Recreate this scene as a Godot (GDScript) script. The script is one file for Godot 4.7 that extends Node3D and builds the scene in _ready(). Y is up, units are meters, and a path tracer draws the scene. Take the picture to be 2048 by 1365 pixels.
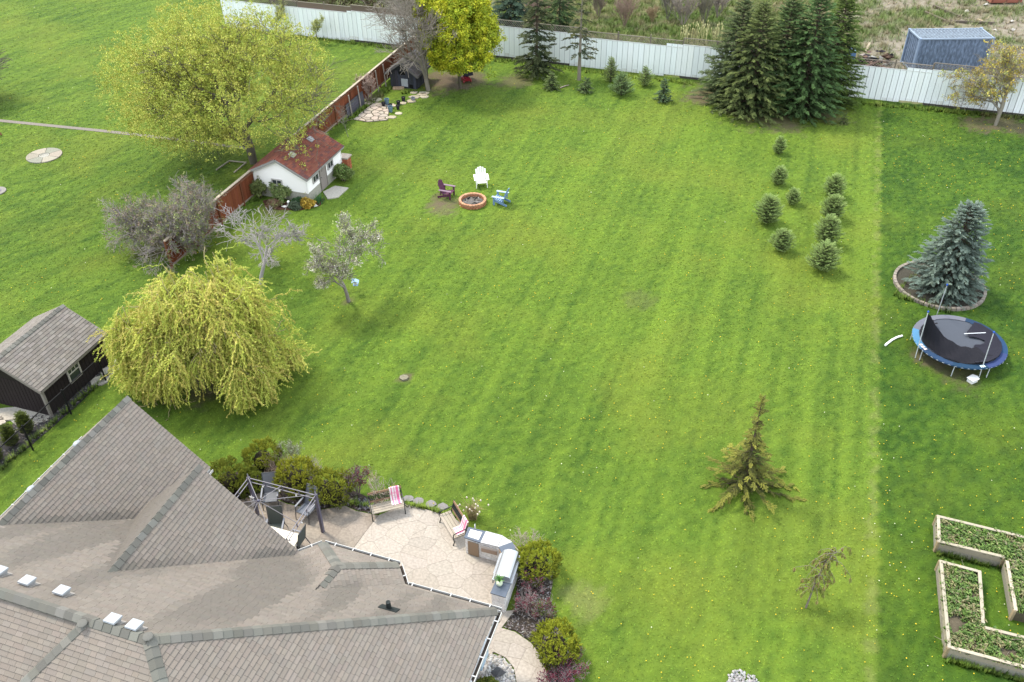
extends Node3D

const FPX := 1800.0     # focal length in photograph pixels (2048 wide)
const EYE := 25.0       # height of the drone in metres
const YAW := -0.3229    # the street grid: house, sheds, fences and mowing all follow it
var rng := RandomNumberGenerator.new()
var cb := Basis(Vector3.RIGHT, deg_to_rad(-37.5)) * Basis(Vector3.BACK, deg_to_rad(-0.5))
var XA := Basis(Vector3.UP, YAW) * Vector3.RIGHT   # along the back wall of the house
var ZA := Basis(Vector3.UP, YAW) * Vector3.BACK    # from the garden towards the house
var M := {}
var T := {}
var NB := FastNoiseLite.new()
var NM := FastNoiseLite.new()
var NF := FastNoiseLite.new()
var NS := FastNoiseLite.new()
var blocked_polys: Array = []

class MB:
	var v := PackedVector3Array()
	var n := PackedVector3Array()
	var c := PackedColorArray()
	var ix := PackedInt32Array()
	var col := Color.WHITE
	func tri(a: Vector3, b: Vector3, d: Vector3) -> void:
		var m := (b - a).cross(d - a).normalized()
		var k := v.size()
		v.append(a); v.append(b); v.append(d)
		n.append(m); n.append(m); n.append(m)
		c.append(col); c.append(col); c.append(col)
		ix.append(k); ix.append(k + 2); ix.append(k + 1)
	func quad(a: Vector3, b: Vector3, d: Vector3, e: Vector3) -> void:
		var m := (d - a).cross(e - b).normalized()
		var k := v.size()
		v.append(a); v.append(b); v.append(d); v.append(e)
		for i in 4:
			n.append(m)
			c.append(col)
		ix.append(k); ix.append(k + 2); ix.append(k + 1)
		ix.append(k); ix.append(k + 3); ix.append(k + 2)
	func box(t: Transform3D, s: Vector3) -> void:
		var p := []
		for i in 8:
			p.append(t * (Vector3(-1 if i & 1 == 0 else 1, -1 if i & 2 == 0 else 1, -1 if i & 4 == 0 else 1) * s * 0.5))
		quad(p[4], p[5], p[7], p[6]); quad(p[1], p[0], p[2], p[3])
		quad(p[5], p[1], p[3], p[7]); quad(p[0], p[4], p[6], p[2])
		quad(p[6], p[7], p[3], p[2]); quad(p[0], p[1], p[5], p[4])
	func bx(x: float, y: float, z: float, w: float, h: float, d: float) -> void:
		box(Transform3D(Basis(), Vector3(x, y, z)), Vector3(w, h, d))
	func bar(a: Vector3, b: Vector3, w: float, h: float, up := Vector3.UP) -> void:
		var z := (b - a).normalized()
		var x := up.cross(z)
		x = Vector3.RIGHT if x.length() < 0.01 else x.normalized()
		box(Transform3D(Basis(x, z.cross(x), z), (a + b) * 0.5), Vector3(w, h, a.distance_to(b)))
	func tube(p: PackedVector3Array, r: PackedFloat32Array, sides := 5) -> void:
		var k := v.size()
		var side := Vector3.ZERO
		for i in p.size():
			var d := (p[mini(i + 1, p.size() - 1)] - p[maxi(i - 1, 0)]).normalized()
			if i == 0:
				side = d.cross(Vector3(0.31, 0.2, 0.93)).normalized()
			side = (side - d * side.dot(d)).normalized()
			var other := d.cross(side)
			for j in sides:
				var a := TAU * j / sides
				var m := side * cos(a) + other * sin(a)
				v.append(p[i] + m * r[i]); n.append(m); c.append(col)
		for i in p.size() - 1:
			for j in sides:
				var a := k + i * sides + j
				var b := k + i * sides + (j + 1) % sides
				ix.append(a); ix.append(a + sides); ix.append(b)
				ix.append(b); ix.append(a + sides); ix.append(b + sides)
		var l := p.size() - 1
		if r[l] > 0.004:
			for e in [0, l]:
				for j in range(1, sides - 1):
					var q: int = k + e * sides
					if e == 0: tri(v[q], v[q + j + 1], v[q + j])
					else: tri(v[q], v[q + j], v[q + j + 1])
	func rod(a: Vector3, b: Vector3, r: float, sides := 6) -> void:
		tube(PackedVector3Array([a, b]), PackedFloat32Array([r, r]), sides)
	func lathe(at: Vector3, prof: Array, seg := 16) -> void:
		for i in prof.size() - 1:
			var p: Vector2 = prof[i]
			var q: Vector2 = prof[i + 1]
			for j in seg:
				var a := TAU * j / seg
				var b := TAU * (j + 1) / seg
				var da := Vector3(cos(a), 0, -sin(a))
				var db := Vector3(cos(b), 0, -sin(b))
				var e := at + da * p.x + Vector3.UP * p.y
				var f := at + db * p.x + Vector3.UP * p.y
				var g := at + db * q.x + Vector3.UP * q.y
				var h := at + da * q.x + Vector3.UP * q.y
				if p.x < 0.0001: tri(e, g, h)
				elif q.x < 0.0001: tri(e, f, g)
				else: quad(e, f, g, h)
	func ball(at: Vector3, s: Vector3, seg := 10) -> void:
		var k := v.size()
		for i in seg + 1:
			var t := PI * i / seg
			for j in seg + 1:
				var a := TAU * j / seg
				var m := Vector3(sin(t) * cos(a), cos(t), sin(t) * sin(a))
				v.append(at + m * s); n.append((m / s).normalized()); c.append(col)
		for i in seg:
			for j in seg:
				var a := k + i * (seg + 1) + j
				ix.append(a); ix.append(a + seg + 1); ix.append(a + 1)
				ix.append(a + 1); ix.append(a + seg + 1); ix.append(a + seg + 2)
	func poly(p: PackedVector3Array) -> void:       # convex, counter-clockwise from its front
		for i in range(1, p.size() - 1):
			tri(p[0], p[i], p[i + 1])
	func prism(p: PackedVector2Array, y0: float, y1: float) -> void:   # outline in x, z
		var q := p.duplicate()
		if Geometry2D.is_polygon_clockwise(q): q.reverse()
		var t := Geometry2D.triangulate_polygon(q)
		for i in range(0, t.size(), 3):
			var a := Vector3(q[t[i]].x, y1, q[t[i]].y)
			var b := Vector3(q[t[i + 1]].x, y1, q[t[i + 1]].y)
			var d := Vector3(q[t[i + 2]].x, y1, q[t[i + 2]].y)
			if (b - a).cross(d - a).y < 0: tri(a, d, b)
			else: tri(a, b, d)
		for i in q.size():
			var a := q[i]
			var b := q[(i + 1) % q.size()]
			var o := Vector3(b.y - a.y, 0, a.x - b.x)
			var A := Vector3(a.x, y0, a.y)
			var B := Vector3(b.x, y0, b.y)
			var up := Vector3(0, y1 - y0, 0)
			if (B - A).cross(up).dot(o) > 0: quad(A, B, B + up, A + up)
			else: quad(B, A, A + up, B + up)
	func mesh() -> ArrayMesh:
		var a := []
		a.resize(Mesh.ARRAY_MAX)
		a[Mesh.ARRAY_VERTEX] = v
		a[Mesh.ARRAY_NORMAL] = n
		a[Mesh.ARRAY_COLOR] = c
		a[Mesh.ARRAY_INDEX] = ix
		var m := ArrayMesh.new()
		if v.size(): m.add_surface_from_arrays(Mesh.PRIMITIVE_TRIANGLES, a)
		return m

# ---------------------------------------------------------------- helpers
func G(px: float, py: float, h := 0.0) -> Vector3:     # the point at height h seen at a pixel of the 2048-wide photograph
	var d := cb * Vector3((px - 1024.0) / FPX, -(py - 682.5) / FPX, -1.0)
	return Vector3(0, EYE, 0) + d * ((h - EYE) / d.y)
func tall(by: float, ty: float) -> float:              # height of an upright thing from its base and top rows
	return EYE * (by - ty) * 3727.0 / ((by + 699.0) * (3028.0 - ty))
func g2(px: float, py: float, h := 0.0) -> Vector2:
	var p := G(px, py, h)
	return Vector2(p.x, p.z)
func outline(px: Array) -> PackedVector2Array:
	var o := PackedVector2Array()
	for i in range(0, px.size(), 2): o.append(g2(px[i], px[i + 1]))
	return o
func R(a: float, b: float) -> float: return rng.randf_range(a, b)
func rv() -> Vector3: return Vector3(R(-1, 1), R(-1, 1), R(-1, 1))
func lin(r: float, g: float, b: float) -> Color: return Color(r, g, b)
func vary(c: Color, f: float) -> Color:
	var k := R(1.0 - f, 1.0 + f)
	return Color(c.r * k * R(1 - f * 0.25, 1 + f * 0.25), c.g * k, c.b * k * R(1 - f * 0.3, 1 + f * 0.3))
func put(mb: MB, called: String, mat: Material, parent: Node3D = self) -> MeshInstance3D:
	var o := MeshInstance3D.new()
	o.mesh = mb.mesh()
	o.material_override = mat
	o.name = called
	parent.add_child(o, true)
	return o
func inst(m: Mesh, called: String, mat: Material, parent: Node3D, at := Transform3D()) -> MeshInstance3D:
	var o := MeshInstance3D.new()
	o.mesh = m
	o.material_override = mat
	o.name = called
	o.transform = at
	parent.add_child(o, true)
	return o
func tag(o: Node3D, label: String, category: String, group := "") -> Node3D:
	o.set_meta("label", label)
	o.set_meta("category", category)
	if group: o.set_meta("group", group)
	return o
func thing(called: String, label: String, category: String, at := Vector3.ZERO, turn := 0.0, group := "") -> Node3D:
	var o := Node3D.new()
	o.name = called
	add_child(o, true)
	o.position = at
	o.rotation.y = turn
	return tag(o, label, category, group)
func kind(o: Node3D, k: String) -> Node3D:
	o.set_meta("kind", k)
	return o
func many(called: String, m: Mesh, tr: Array, cols: Array, mat: Material, parent: Node3D = self) -> MultiMeshInstance3D:
	var mm := MultiMesh.new()
	mm.transform_format = MultiMesh.TRANSFORM_3D
	mm.use_colors = true
	mm.mesh = m
	mm.instance_count = tr.size()
	for i in tr.size():
		mm.set_instance_transform(i, tr[i])
		mm.set_instance_color(i, cols[i])
	var o := MultiMeshInstance3D.new()
	o.multimesh = mm
	o.material_override = mat
	o.name = called
	o.set_meta("kind", "stuff")
	parent.add_child(o, true)
	return o
func noise(kind_: int, f: float, s: int, oct := 3) -> FastNoiseLite:
	var k := FastNoiseLite.new()
	k.noise_type = kind_
	k.frequency = f
	k.seed = s
	k.fractal_octaves = oct
	return k
func tex(f: float, s: int, lo: float, oct := 4, size := 512, kind_ := FastNoiseLite.TYPE_SIMPLEX_SMOOTH) -> NoiseTexture2D:
	var t := NoiseTexture2D.new()
	t.width = size
	t.height = size
	t.seamless = true
	t.noise = noise(kind_, f, s, oct)
	var g := Gradient.new()
	g.set_color(0, Color(lo, lo, lo))
	g.set_color(1, Color.WHITE)
	t.color_ramp = g
	return t
func mk(c: Color, rough := 0.85, t = null, sc := Vector3.ONE, bump := 0.0, metal := 0.0) -> StandardMaterial3D:
	var m := StandardMaterial3D.new()
	m.albedo_color = c.linear_to_srgb()
	m.roughness = rough
	m.metallic = metal
	m.metallic_specular = 0.3
	m.vertex_color_use_as_albedo = true
	if t:
		m.albedo_texture = t
		m.uv1_triplanar = true
		m.uv1_scale = sc
		if bump > 0.0:
			m.heightmap_enabled = true
			m.heightmap_texture = t
			m.heightmap_scale = bump
	return m
func facing(d: Vector3, roll := 0.0) -> Basis:          # a basis whose z runs along d
	var z := d.normalized()
	var x := Vector3.UP.cross(z)
	x = Vector3.RIGHT if x.length() < 0.02 else x.normalized()
	return Basis(x, z.cross(x), z) * Basis(Vector3.BACK, roll)
func upright(d: Vector3, roll := 0.0) -> Basis:         # a basis whose y runs along d
	var y := d.normalized()
	var x := y.cross(Vector3(0.3, 0.1, 0.95))
	x = Vector3.RIGHT if x.length() < 0.02 else x.normalized()
	return Basis(x, y, x.cross(y)) * Basis(Vector3.UP, roll)

func _ready() -> void:
	rng.seed = 4711
	# ---- camera, sky, sun, exposure
	var cam := Camera3D.new()
	cam.name = "camera"
	cam.fov = rad_to_deg(2.0 * atan(682.5 / FPX))
	cam.near = 0.3
	cam.far = 1500.0
	cam.transform = Transform3D(cb, Vector3(0, EYE, 0))
	add_child(cam)
	cam.current = true
	var sky_mat := ProceduralSkyMaterial.new()
	sky_mat.sky_top_color = Color(0.86, 0.90, 0.95)
	sky_mat.sky_horizon_color = Color(0.90, 0.91, 0.92)
	sky_mat.ground_horizon_color = Color(0.5, 0.52, 0.48)
	sky_mat.ground_bottom_color = Color(0.3, 0.34, 0.25)
	sky_mat.sun_angle_max = 1.0
	var env := Environment.new()
	env.background_mode = Environment.BG_SKY
	env.sky = Sky.new()
	env.sky.sky_material = sky_mat
	env.background_energy_multiplier = 0.86
	env.tonemap_mode = Environment.TONE_MAPPER_LINEAR
	env.tonemap_exposure = 3.42
	env.sdfgi_enabled = true
	env.ssao_enabled = true
	env.ssil_enabled = true
	var we := WorldEnvironment.new()
	we.name = "daylight"
	we.environment = env
	add_child(we)
	var sun := DirectionalLight3D.new()
	sun.name = "sun"
	sun.light_energy = 0.5
	sun.light_angular_distance = 11.0
	sun.light_color = Color(1.0, 0.96, 0.9)
	sun.shadow_enabled = true
	sun.rotation_degrees = Vector3(-58, -128, 0)
	add_child(sun)
	noises()
	materials()
	# ---- ground and large structure
	ground()
	patio()
	house()
	white_fence()
	brown_fence()
	white_shed()
	dark_shed()
	old_shed()
	container()
	chain_fence()
	# ---- trees and plants
	trees()
	shrubs()
	# ---- objects
	garden_beds()
	trampoline()
	fire_pit()
	patio_furniture()
	kitchen()
	small_things()
	far_things()
	grass()

func noises() -> void:
	NB = noise(FastNoiseLite.TYPE_SIMPLEX_SMOOTH, 0.07, 3, 3)
	NM = noise(FastNoiseLite.TYPE_SIMPLEX_SMOOTH, 0.45, 9, 4)
	NF = noise(FastNoiseLite.TYPE_SIMPLEX, 2.2, 21, 2)
	NS = noise(FastNoiseLite.TYPE_SIMPLEX_SMOOTH, 0.32, 33, 3)
func materials() -> void:
	T.grain = tex(0.09, 1, 0.72)
	T.blotch = tex(0.02, 2, 0.84, 6)
	T.speck = tex(0.22, 5, 0.6, 2)
	var grain: Texture2D = T.grain
	var blotch: Texture2D = T.blotch
	var speck: Texture2D = T.speck
	M.lawn = mk(Color.WHITE, 0.95, speck, Vector3.ONE * 0.8, 1.5)
	M.lawn.uv1_world_triplanar = true
	M.blade = mk(Color.WHITE, 0.8)
	M.leaf = mk(Color.WHITE, 0.7)
	M.leaf.backlight_enabled = true
	M.leaf.backlight = Color(0.35, 0.35, 0.35)
	M.needle = mk(Color.WHITE, 0.8)
	M.bark = mk(Color.WHITE, 0.95, grain, Vector3(1.5, 0.5, 1.5), 1.0)
	M.shingle = mk(Color.WHITE, 0.95, speck, Vector3.ONE * 1.6, 0.3)
	M.plain = mk(Color.WHITE, 0.7)
	M.matte = mk(Color.WHITE, 0.9, grain, Vector3.ONE * 0.7, 0.4)
	M.stone = mk(Color.WHITE, 0.9, blotch, Vector3.ONE * 0.8, 0.5)
	M.wood = mk(Color.WHITE, 0.85, grain, Vector3(0.25, 3.0, 3.0), 0.4)
	M.metal = mk(Color.WHITE, 0.45)
	M.metal.metallic_specular = 0.5
	M.weathered = mk(Color.WHITE, 0.55, tex(0.016, 12, 0.62, 6), Vector3(0.5, 0.25, 0.5))
	M.steel = mk(lin(0.40, 0.41, 0.42), 0.38, null, Vector3.ONE, 0.0, 0.75)
	M.gloss = mk(Color.WHITE, 0.25)
	M.gloss.metallic_specular = 0.5
	M.soil = mk(Color.WHITE, 0.97, speck, Vector3.ONE * 0.9, 4.0)
	M.soil.uv1_world_triplanar = true
	M.glass = mk(lin(0.03, 0.035, 0.04), 0.08)
	M.glass.metallic_specular = 0.6
	M.cloth = mk(Color.WHITE, 0.95)

# ---------------------------------------------------------------- ground
const EDGE_U := 5.80      # replaced below: line between the two lawns, along the street grid
var patches: Array = []
func along(p: Vector3) -> Vector2: return Vector2(p.x * XA.x + p.z * XA.z, p.x * ZA.x + p.z * ZA.z)
var lot_x := 0.0
var fence_x := 0.0
const BACK_Z := -64.85
func lawn_color(p: Vector3) -> Color:
	var q := along(p)
	var big := NB.get_noise_2d(p.x, p.z)
	var mid := NM.get_noise_2d(p.x * 0.8, p.z * 0.8)
	var fine := NF.get_noise_2d(p.x, p.z)
	var t := 0.57 + 0.22 * big + 0.13 * mid + 0.30 * fine
	t += 0.22 * NF.get_noise_2d(p.x * 2.9 + 7.0, p.z * 2.9)
	var yellow := clampf(NB.get_noise_2d(p.x * 1.7 + 90.0, p.z * 1.7) * 1.2 + NM.get_noise_2d(p.x * 0.5 + 31.0, p.z * 0.5) * 0.6 + 0.15, 0, 1)
	if q.y < BACK_Z - 0.1 and q.x > -46.5:        # rough field behind the metal fence
		var bare := clampf((q.x - 1.5 + 10.0 * NB.get_noise_2d(p.x * 1.3, p.z * 1.3)) * 0.12 + mid * 0.9, 0, 1)
		var weeds := lin(0.105, 0.15, 0.04).lerp(lin(0.20, 0.19, 0.085), clampf(0.4 + 1.1 * big + 0.9 * mid + 0.5 * fine, 0, 1))
		var dirt := lin(0.27, 0.225, 0.165).lerp(lin(0.36, 0.32, 0.26), clampf(0.5 + big * 1.2 + fine, 0, 1))
		var green := clampf((NB.get_noise_2d(p.x * 0.9 + 55.0, p.z * 2.4) - 0.18) * 4.0, 0, 1)
		return weeds.lerp(dirt.lerp(lin(0.115, 0.17, 0.04), green * 0.75), bare * (0.92 if q.x > 0.0 else 0.2))
	var c: Color
	if q.x > lot_x + 0.12 * mid:                  # the neighbour's deeper green lawn
		t = 0.34 + 0.28 * big + 0.36 * mid + 0.48 * fine
		c = lin(0.032, 0.084, 0.010).lerp(lin(0.112, 0.202, 0.018), clampf(t, 0, 1))
		c = c.lerp(lin(0.15, 0.19, 0.02), yellow * 0.25)
	else:
		var s: float
		if q.x < fence_x:                         # the lawn on the far side of the board fence
			var w := 0.55 * q.y + 0.83 * q.x
			s = NS.get_noise_2d(w * 3.2, (0.83 * q.y - 0.55 * q.x) * 0.10)
			t -= 0.04
		else:
			s = NS.get_noise_2d(q.x * 3.0, q.y * 0.07)
			var lane := sin(q.x * TAU / 2.3 + 1.5 * NB.get_noise_2d(p.x * 0.5, p.z * 0.5))
			t += 0.10 * lane * clampf(0.4 + NB.get_noise_2d(p.x * 0.7 - 40.0, p.z * 0.7) * 2.0, 0, 1)
			t += 0.12 * clampf((-q.y - 20.0) / 25.0, -0.6, 1.0)
			t += 0.10 * clampf(1.0 - absf(q.x - 5.0) / 12.0, 0, 1)
		t += 0.14 * clampf(s * 2.4, -1, 1) + 0.14 * clampf(NS.get_noise_2d(q.x * 7.5 + 40.0, q.y * 0.10) * 2.6, -1, 1) + 0.24 * NS.get_noise_2d(q.x * 17.0 - 40.0, q.y * 0.22)
		c = lin(0.049, 0.105, 0.013).lerp(lin(0.158, 0.250, 0.027), clampf(t, 0, 1))
		c = c.lerp(lin(0.215, 0.245, 0.032), yellow * 0.38)
		c = c.lerp(lin(0.045, 0.112, 0.018), clampf(NM.get_noise_2d(p.x * 0.6 - 77.0, p.z * 0.6) * 1.6 - 0.25, 0, 1) * 0.18)
	if absf(q.x - lot_x + 0.2) < 0.17 and NM.get_noise_2d(p.x * 2.2, p.z * 2.2) > 0.0:
		c = c.lerp(lin(0.24, 0.25, 0.09), 0.35)
	for k in patches:
		var d: float = Vector2(p.x - k[0].x, p.z - k[0].y).length() / k[1] + 0.55 * mid + 0.35 * fine
		if d < 1.0: c = c.lerp(k[2], clampf((1.0 - d) * 2.2, 0, 1) * k[3])
	return c
func ground() -> void:
	var p0 := G(1762, 500)
	lot_x = along(p0).x
	fence_x = along(G(500, 400)).x
	var earth := lin(0.17, 0.125, 0.085)
	for k in [[875, 398, 0.8, 0.6], [890, 420, 1.0, 0.55], [872, 410, 0.7, 0.5], [905, 405, 0.8, 0.6], [888, 168, 2.0, 0.7], [855, 168, 1.2, 0.6], [935, 160, 1.9, 0.65], [905, 156, 2.2, 0.7], [1905, 728, 1.6, 0.5], [1870, 718, 0.9, 0.4], [2020, 250, 2.0, 0.7], [1960, 250, 1.2, 0.6], [1420, 190, 2.0, 0.75], [1270, 600, 0.9, 0.22], [808, 757, 0.35, 0.9], [1395, 200, 1.2, 0.7], [745, 197, 1.2, 0.6], [1030, 165, 1.6, 0.6], [1540, 226, 3.2, 0.7], [1630, 222, 2.4, 0.7], [425, 760, 1.6, 0.6], [340, 492, 1.5, 0.7], [1885, 575, 1.7, 0.4], [550, 420, 1.0, 0.5], [697, 603, 0.3, 0.6], [520, 568, 0.35, 0.6]]:
		patches.append([g2(k[0], k[1]), k[2], earth, k[3]])
	patches.append([g2(1040, 1240), 0.8, lin(0.2, 0.24, 0.06), 0.5])
	patches.append([g2(1160, 1195), 0.9, lin(0.24, 0.25, 0.09), 0.5])
	# far terrain: one sheet out to the horizon, just under the lawn
	var far := MB.new()
	far.col = lin(0.13, 0.17, 0.06)
	far.quad(Vector3(-700, -0.06, 300), Vector3(700, -0.06, 300), Vector3(700, -0.06, -900), Vector3(-700, -0.06, -900))
	kind(put(far, "terrain", M.lawn), "structure")
	# the lawn and the field as one fine sheet in the tones of the turf
	var mb := MB.new()
	var st := 0.24
	var x0 := -58.0
	var z0 := -100.0
	var nx := int(112.0 / st)
	var nz := int(94.0 / st)
	mb.v.resize((nx + 1) * (nz + 1))
	mb.n.resize(mb.v.size())
	mb.c.resize(mb.v.size())
	mb.n.fill(Vector3.UP)
	for j in nz + 1:
		for i in nx + 1:
			var p := Vector3(x0 + i * st, 0, z0 + j * st)
			var k := j * (nx + 1) + i
			var rough := 0.012 * NM.get_noise_2d(p.x * 2.0, p.z * 2.0) + 0.006
			if along(p).y < BACK_Z - 0.4: rough = 0.09 * NM.get_noise_2d(p.x, p.z)
			mb.v[k] = p + Vector3(0, minf(rough, 0.01) - 0.012, 0)
			var vis := absf(p.x) < 9.0 + absf(p.z) * 0.85
			mb.c[k] = lawn_color(p) if vis else lin(0.085, 0.18, 0.016)
	mb.ix.resize(nx * nz * 6)
	var w := 0
	for j in nz:
		for i in nx:
			var a := j * (nx + 1) + i
			var b := a + nx + 1
			for q in [a, a + 1, b, a + 1, b + 1, b]:
				mb.ix[w] = q
				w += 1
	kind(put(mb, "lawn", M.lawn), "structure")

func poly_block(o: PackedVector2Array) -> void: blocked_polys.append([o, bounds(o)])
func bounds(o: PackedVector2Array) -> Rect2:
	var r := Rect2(o[0], Vector2.ZERO)
	for p in o: r = r.expand(p)
	return r
func sheet(called: String, px: Array, y: float, c: Color, mat: Material, label := "", cat := "") -> MeshInstance3D:
	var o := outline(px)
	poly_block(o)
	var mb := MB.new()
	mb.col = c
	mb.prism(o, -0.05, y)
	var m := put(mb, called, mat)
	if label: tag(m, label, cat)
	else: kind(m, "structure")
	return m
func voronoi(o: PackedVector2Array, gap: float, jitter: float, inset: float) -> Array:
	var b := bounds(o).grow(gap)
	var pts: Array = []
	var r := 0
	var y := b.position.y
	while y < b.end.y:
		var x := b.position.x + (gap * 0.5 if r % 2 else 0.0)
		while x < b.end.x:
			pts.append(Vector2(x + R(-jitter, jitter) * gap, y + R(-jitter, jitter) * gap))
			x += gap
		y += gap * 0.87
		r += 1
	var out: Array = []
	for i in pts.size():
		var s: Vector2 = pts[i]
		var cell := PackedVector2Array([s + Vector2(-gap, -gap) * 2, s + Vector2(gap, -gap) * 2, s + Vector2(gap, gap) * 2, s + Vector2(-gap, gap) * 2])
		for j in pts.size():
			if j == i or s.distance_to(pts[j]) > gap * 2.6: continue
			var m: Vector2 = (s + pts[j]) * 0.5
			var d: Vector2 = pts[j] - s
			var nxt := PackedVector2Array()
			for k in cell.size():
				var a := cell[k]
				var e := cell[(k + 1) % cell.size()]
				var fa := (a - m).dot(d)
				var fe := (e - m).dot(d)
				if fa <= 0: nxt.append(a)
				if (fa < 0 and fe > 0) or (fa > 0 and fe < 0): nxt.append(a.lerp(e, fa / (fa - fe)))
			cell = nxt
			if cell.size() < 3: break
		if cell.size() < 3: continue
		for piece in Geometry2D.intersect_polygons(cell, o):
			for q in Geometry2D.offset_polygon(piece, -inset):
				if q.size() >= 3 and bounds(q).get_area() > 0.012: out.append(q)
	return out
func pave(called: String, px: Array, gap: float, y: float, tone: Callable) -> void:
	var o := outline(px)
	poly_block(o)
	var base := MB.new()
	base.col = lin(0.33, 0.285, 0.235)
	base.prism(o, -0.05, y - 0.005)
	var root := put(base, called, M.stone)
	kind(root, "structure")
	for q in voronoi(o, gap, 0.52, 0.0045):
		var mb := MB.new()
		var ctr := Vector2.ZERO
		for e in q: ctr += e / q.size()
		mb.col = vary(tone.call(ctr), 0.022)
		mb.prism(q, y - 0.02, y + R(0.0, 0.003))
		put(mb, "paving_stone", M.stone, root)
func patio() -> void:
	var warm := lin(0.42, 0.375, 0.32)
	var tone := func(p: Vector2) -> Color:
		var k := clampf(0.5 + NM.get_noise_2d(p.x * 0.7, p.y * 0.7), 0, 1)
		return warm.lerp(lin(0.355, 0.313, 0.264), k)
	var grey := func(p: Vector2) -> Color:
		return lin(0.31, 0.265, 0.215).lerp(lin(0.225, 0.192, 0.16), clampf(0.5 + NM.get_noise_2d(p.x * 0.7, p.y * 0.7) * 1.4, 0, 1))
	pave("patio", [733, 1064, 757, 1033, 812, 1010, 905, 1036, 935, 1058, 1020, 1082, 1046, 1112, 1012, 1222, 1000, 1245, 860, 1290, 640, 1190], 0.62, 0.05, tone)
	pave("dirty_patio", [420, 985, 455, 1010, 520, 988, 575, 1010, 640, 1022, 691, 1014, 712, 1024, 756.5, 1033, 732.5, 1064, 640, 1188, 560, 1170, 400, 1020], 0.66, 0.046, grey)  # left section of the patio, dirty and so darker than the rest
	pave("garden_path", [1000, 1247, 1010, 1224, 1030, 1222, 1003, 1258, 1030, 1266, 1062, 1288, 1085, 1318, 1093, 1345, 1094, 1400, 1030, 1400, 1033, 1365, 1028, 1338, 1012, 1318, 988, 1306, 940, 1330, 900, 1290], 0.55, 0.043, tone)
	# planting beds round the patio
	var mulch := lin(0.085, 0.068, 0.056)
	sheet("planting_bed", [1034, 1168, 1046, 1112, 1058, 1105, 1090, 1115, 1108, 1150, 1100, 1200, 1112, 1250, 1140, 1300, 1150, 1400, 1097, 1400, 1096, 1345, 1087, 1316, 1064, 1286, 1031, 1263, 1008, 1256, 1030, 1222], 0.03, mulch, M.soil)
	sheet("hedge_bed", [405, 970, 450, 955, 520, 925, 580, 930, 630, 955, 690, 975, 740, 998, 765, 1008, 757, 1030, 712, 1021, 691, 1011, 640, 1019, 575, 1007, 520, 985, 455, 1007, 420, 982], 0.028, mulch, M.soil)
	sheet("rock_bed", [985, 1309, 1010, 1321, 1025, 1340, 1030, 1365, 1027, 1400, 930, 1400, 945, 1345], 0.03, lin(0.2, 0.19, 0.18), M.soil)
	sheet("shed_gravel", [0, 935, 60, 893, 150, 815, 215, 752, 240, 735, 246, 720, 215, 705, 95, 820, 40, 840, -10, 870], 0.02, lin(0.075, 0.072, 0.078), M.soil)
	sheet("concrete_pad", [-20, 820, 30, 815, 102, 826, 96, 842, 40, 858, 20, 842, -20, 850], 0.026, lin(0.38, 0.35, 0.30), M.stone)
	sheet("flower_bed", [525, 402, 545, 398, 600, 412, 640, 402, 650, 396, 640, 412, 600, 421, 555, 420, 530, 412], 0.03, lin(0.13, 0.06, 0.04), M.soil)
	sheet("doorstep_slab", [646, 385, 670, 373, 697, 377, 676, 396, 655, 399], 0.05, lin(0.44, 0.41, 0.35), M.stone)
	sheet("sidewalk", [-30, 236, 200, 259, 350, 276, 505, 296, 505, 301, 350, 281, 200, 264, -30, 241], 0.012, lin(0.20, 0.178, 0.155), M.stone)

# ---------------------------------------------------------------- buildings
# Shingles over a flat polygon: p in 3D, e the direction of the courses. Returns tab meshes as [distance, MB]
func shingle_tabs(p: PackedVector3Array, e: Vector3, expo: float, wmin: float, wmax: float, tone: Callable, eye: Vector3, spread := 1.0) -> Array:
	var nrm := (p[1] - p[0]).cross(p[2] - p[0]).normalized()
	if nrm.y < 0: nrm = -nrm
	e = (e - nrm * e.dot(nrm)).normalized()
	var up := nrm.cross(e)
	if up.y < 0:
		up = -up
		e = -e
	var o := p[0]
	var flat := PackedVector2Array()
	for q in p: flat.append(Vector2((q - o).dot(e), (q - o).dot(up)))
	var b := bounds(flat)
	var out: Array = []
	var y := b.position.y
	while y < b.end.y:
		var x := b.position.x - R(0, wmax)
		while x < b.end.x:
			var w := R(wmin, wmax)
			var lift := R(0.0, 0.004)
			for piece in Geometry2D.intersect_polygons(PackedVector2Array([Vector2(x + 0.0025, y), Vector2(x + w - 0.0025, y), Vector2(x + w - 0.0025, y + expo + 0.012), Vector2(x + 0.0025, y + expo + 0.012)]), flat):
				if bounds(piece).get_area() < 0.002: continue
				var q: PackedVector2Array = piece
				if Geometry2D.is_polygon_clockwise(q): q.reverse()
				var mb := MB.new()
				var top := PackedVector3Array()
				for k in q:
					var h := 0.018 * (1.0 - (k.y - y) / expo) + 0.006 + lift
					top.append(o + e * k.x + up * k.y + nrm * h)
				mb.col = tone.call(o + e * (x + w * 0.5) + up * y)
				if (top[1] - top[0]).cross(top[2] - top[0]).dot(nrm) < 0: top.reverse()
				mb.poly(top)
				for i in top.size():
					var A := top[i]
					var B := top[(i + 1) % top.size()]
					mb.quad(A, A - nrm * 0.02, B - nrm * 0.02, B)
				out.append([eye.distance_to(o + e * x + up * y) if eye != Vector3.ZERO else 0.0, mb])
			x += w
		y += expo
	return out
func join(a: MB, b: MB) -> void:
	var k := a.v.size()
	a.v.append_array(b.v); a.n.append_array(b.n); a.c.append_array(b.c)
	for i in b.ix: a.ix.append(i + k)
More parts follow.
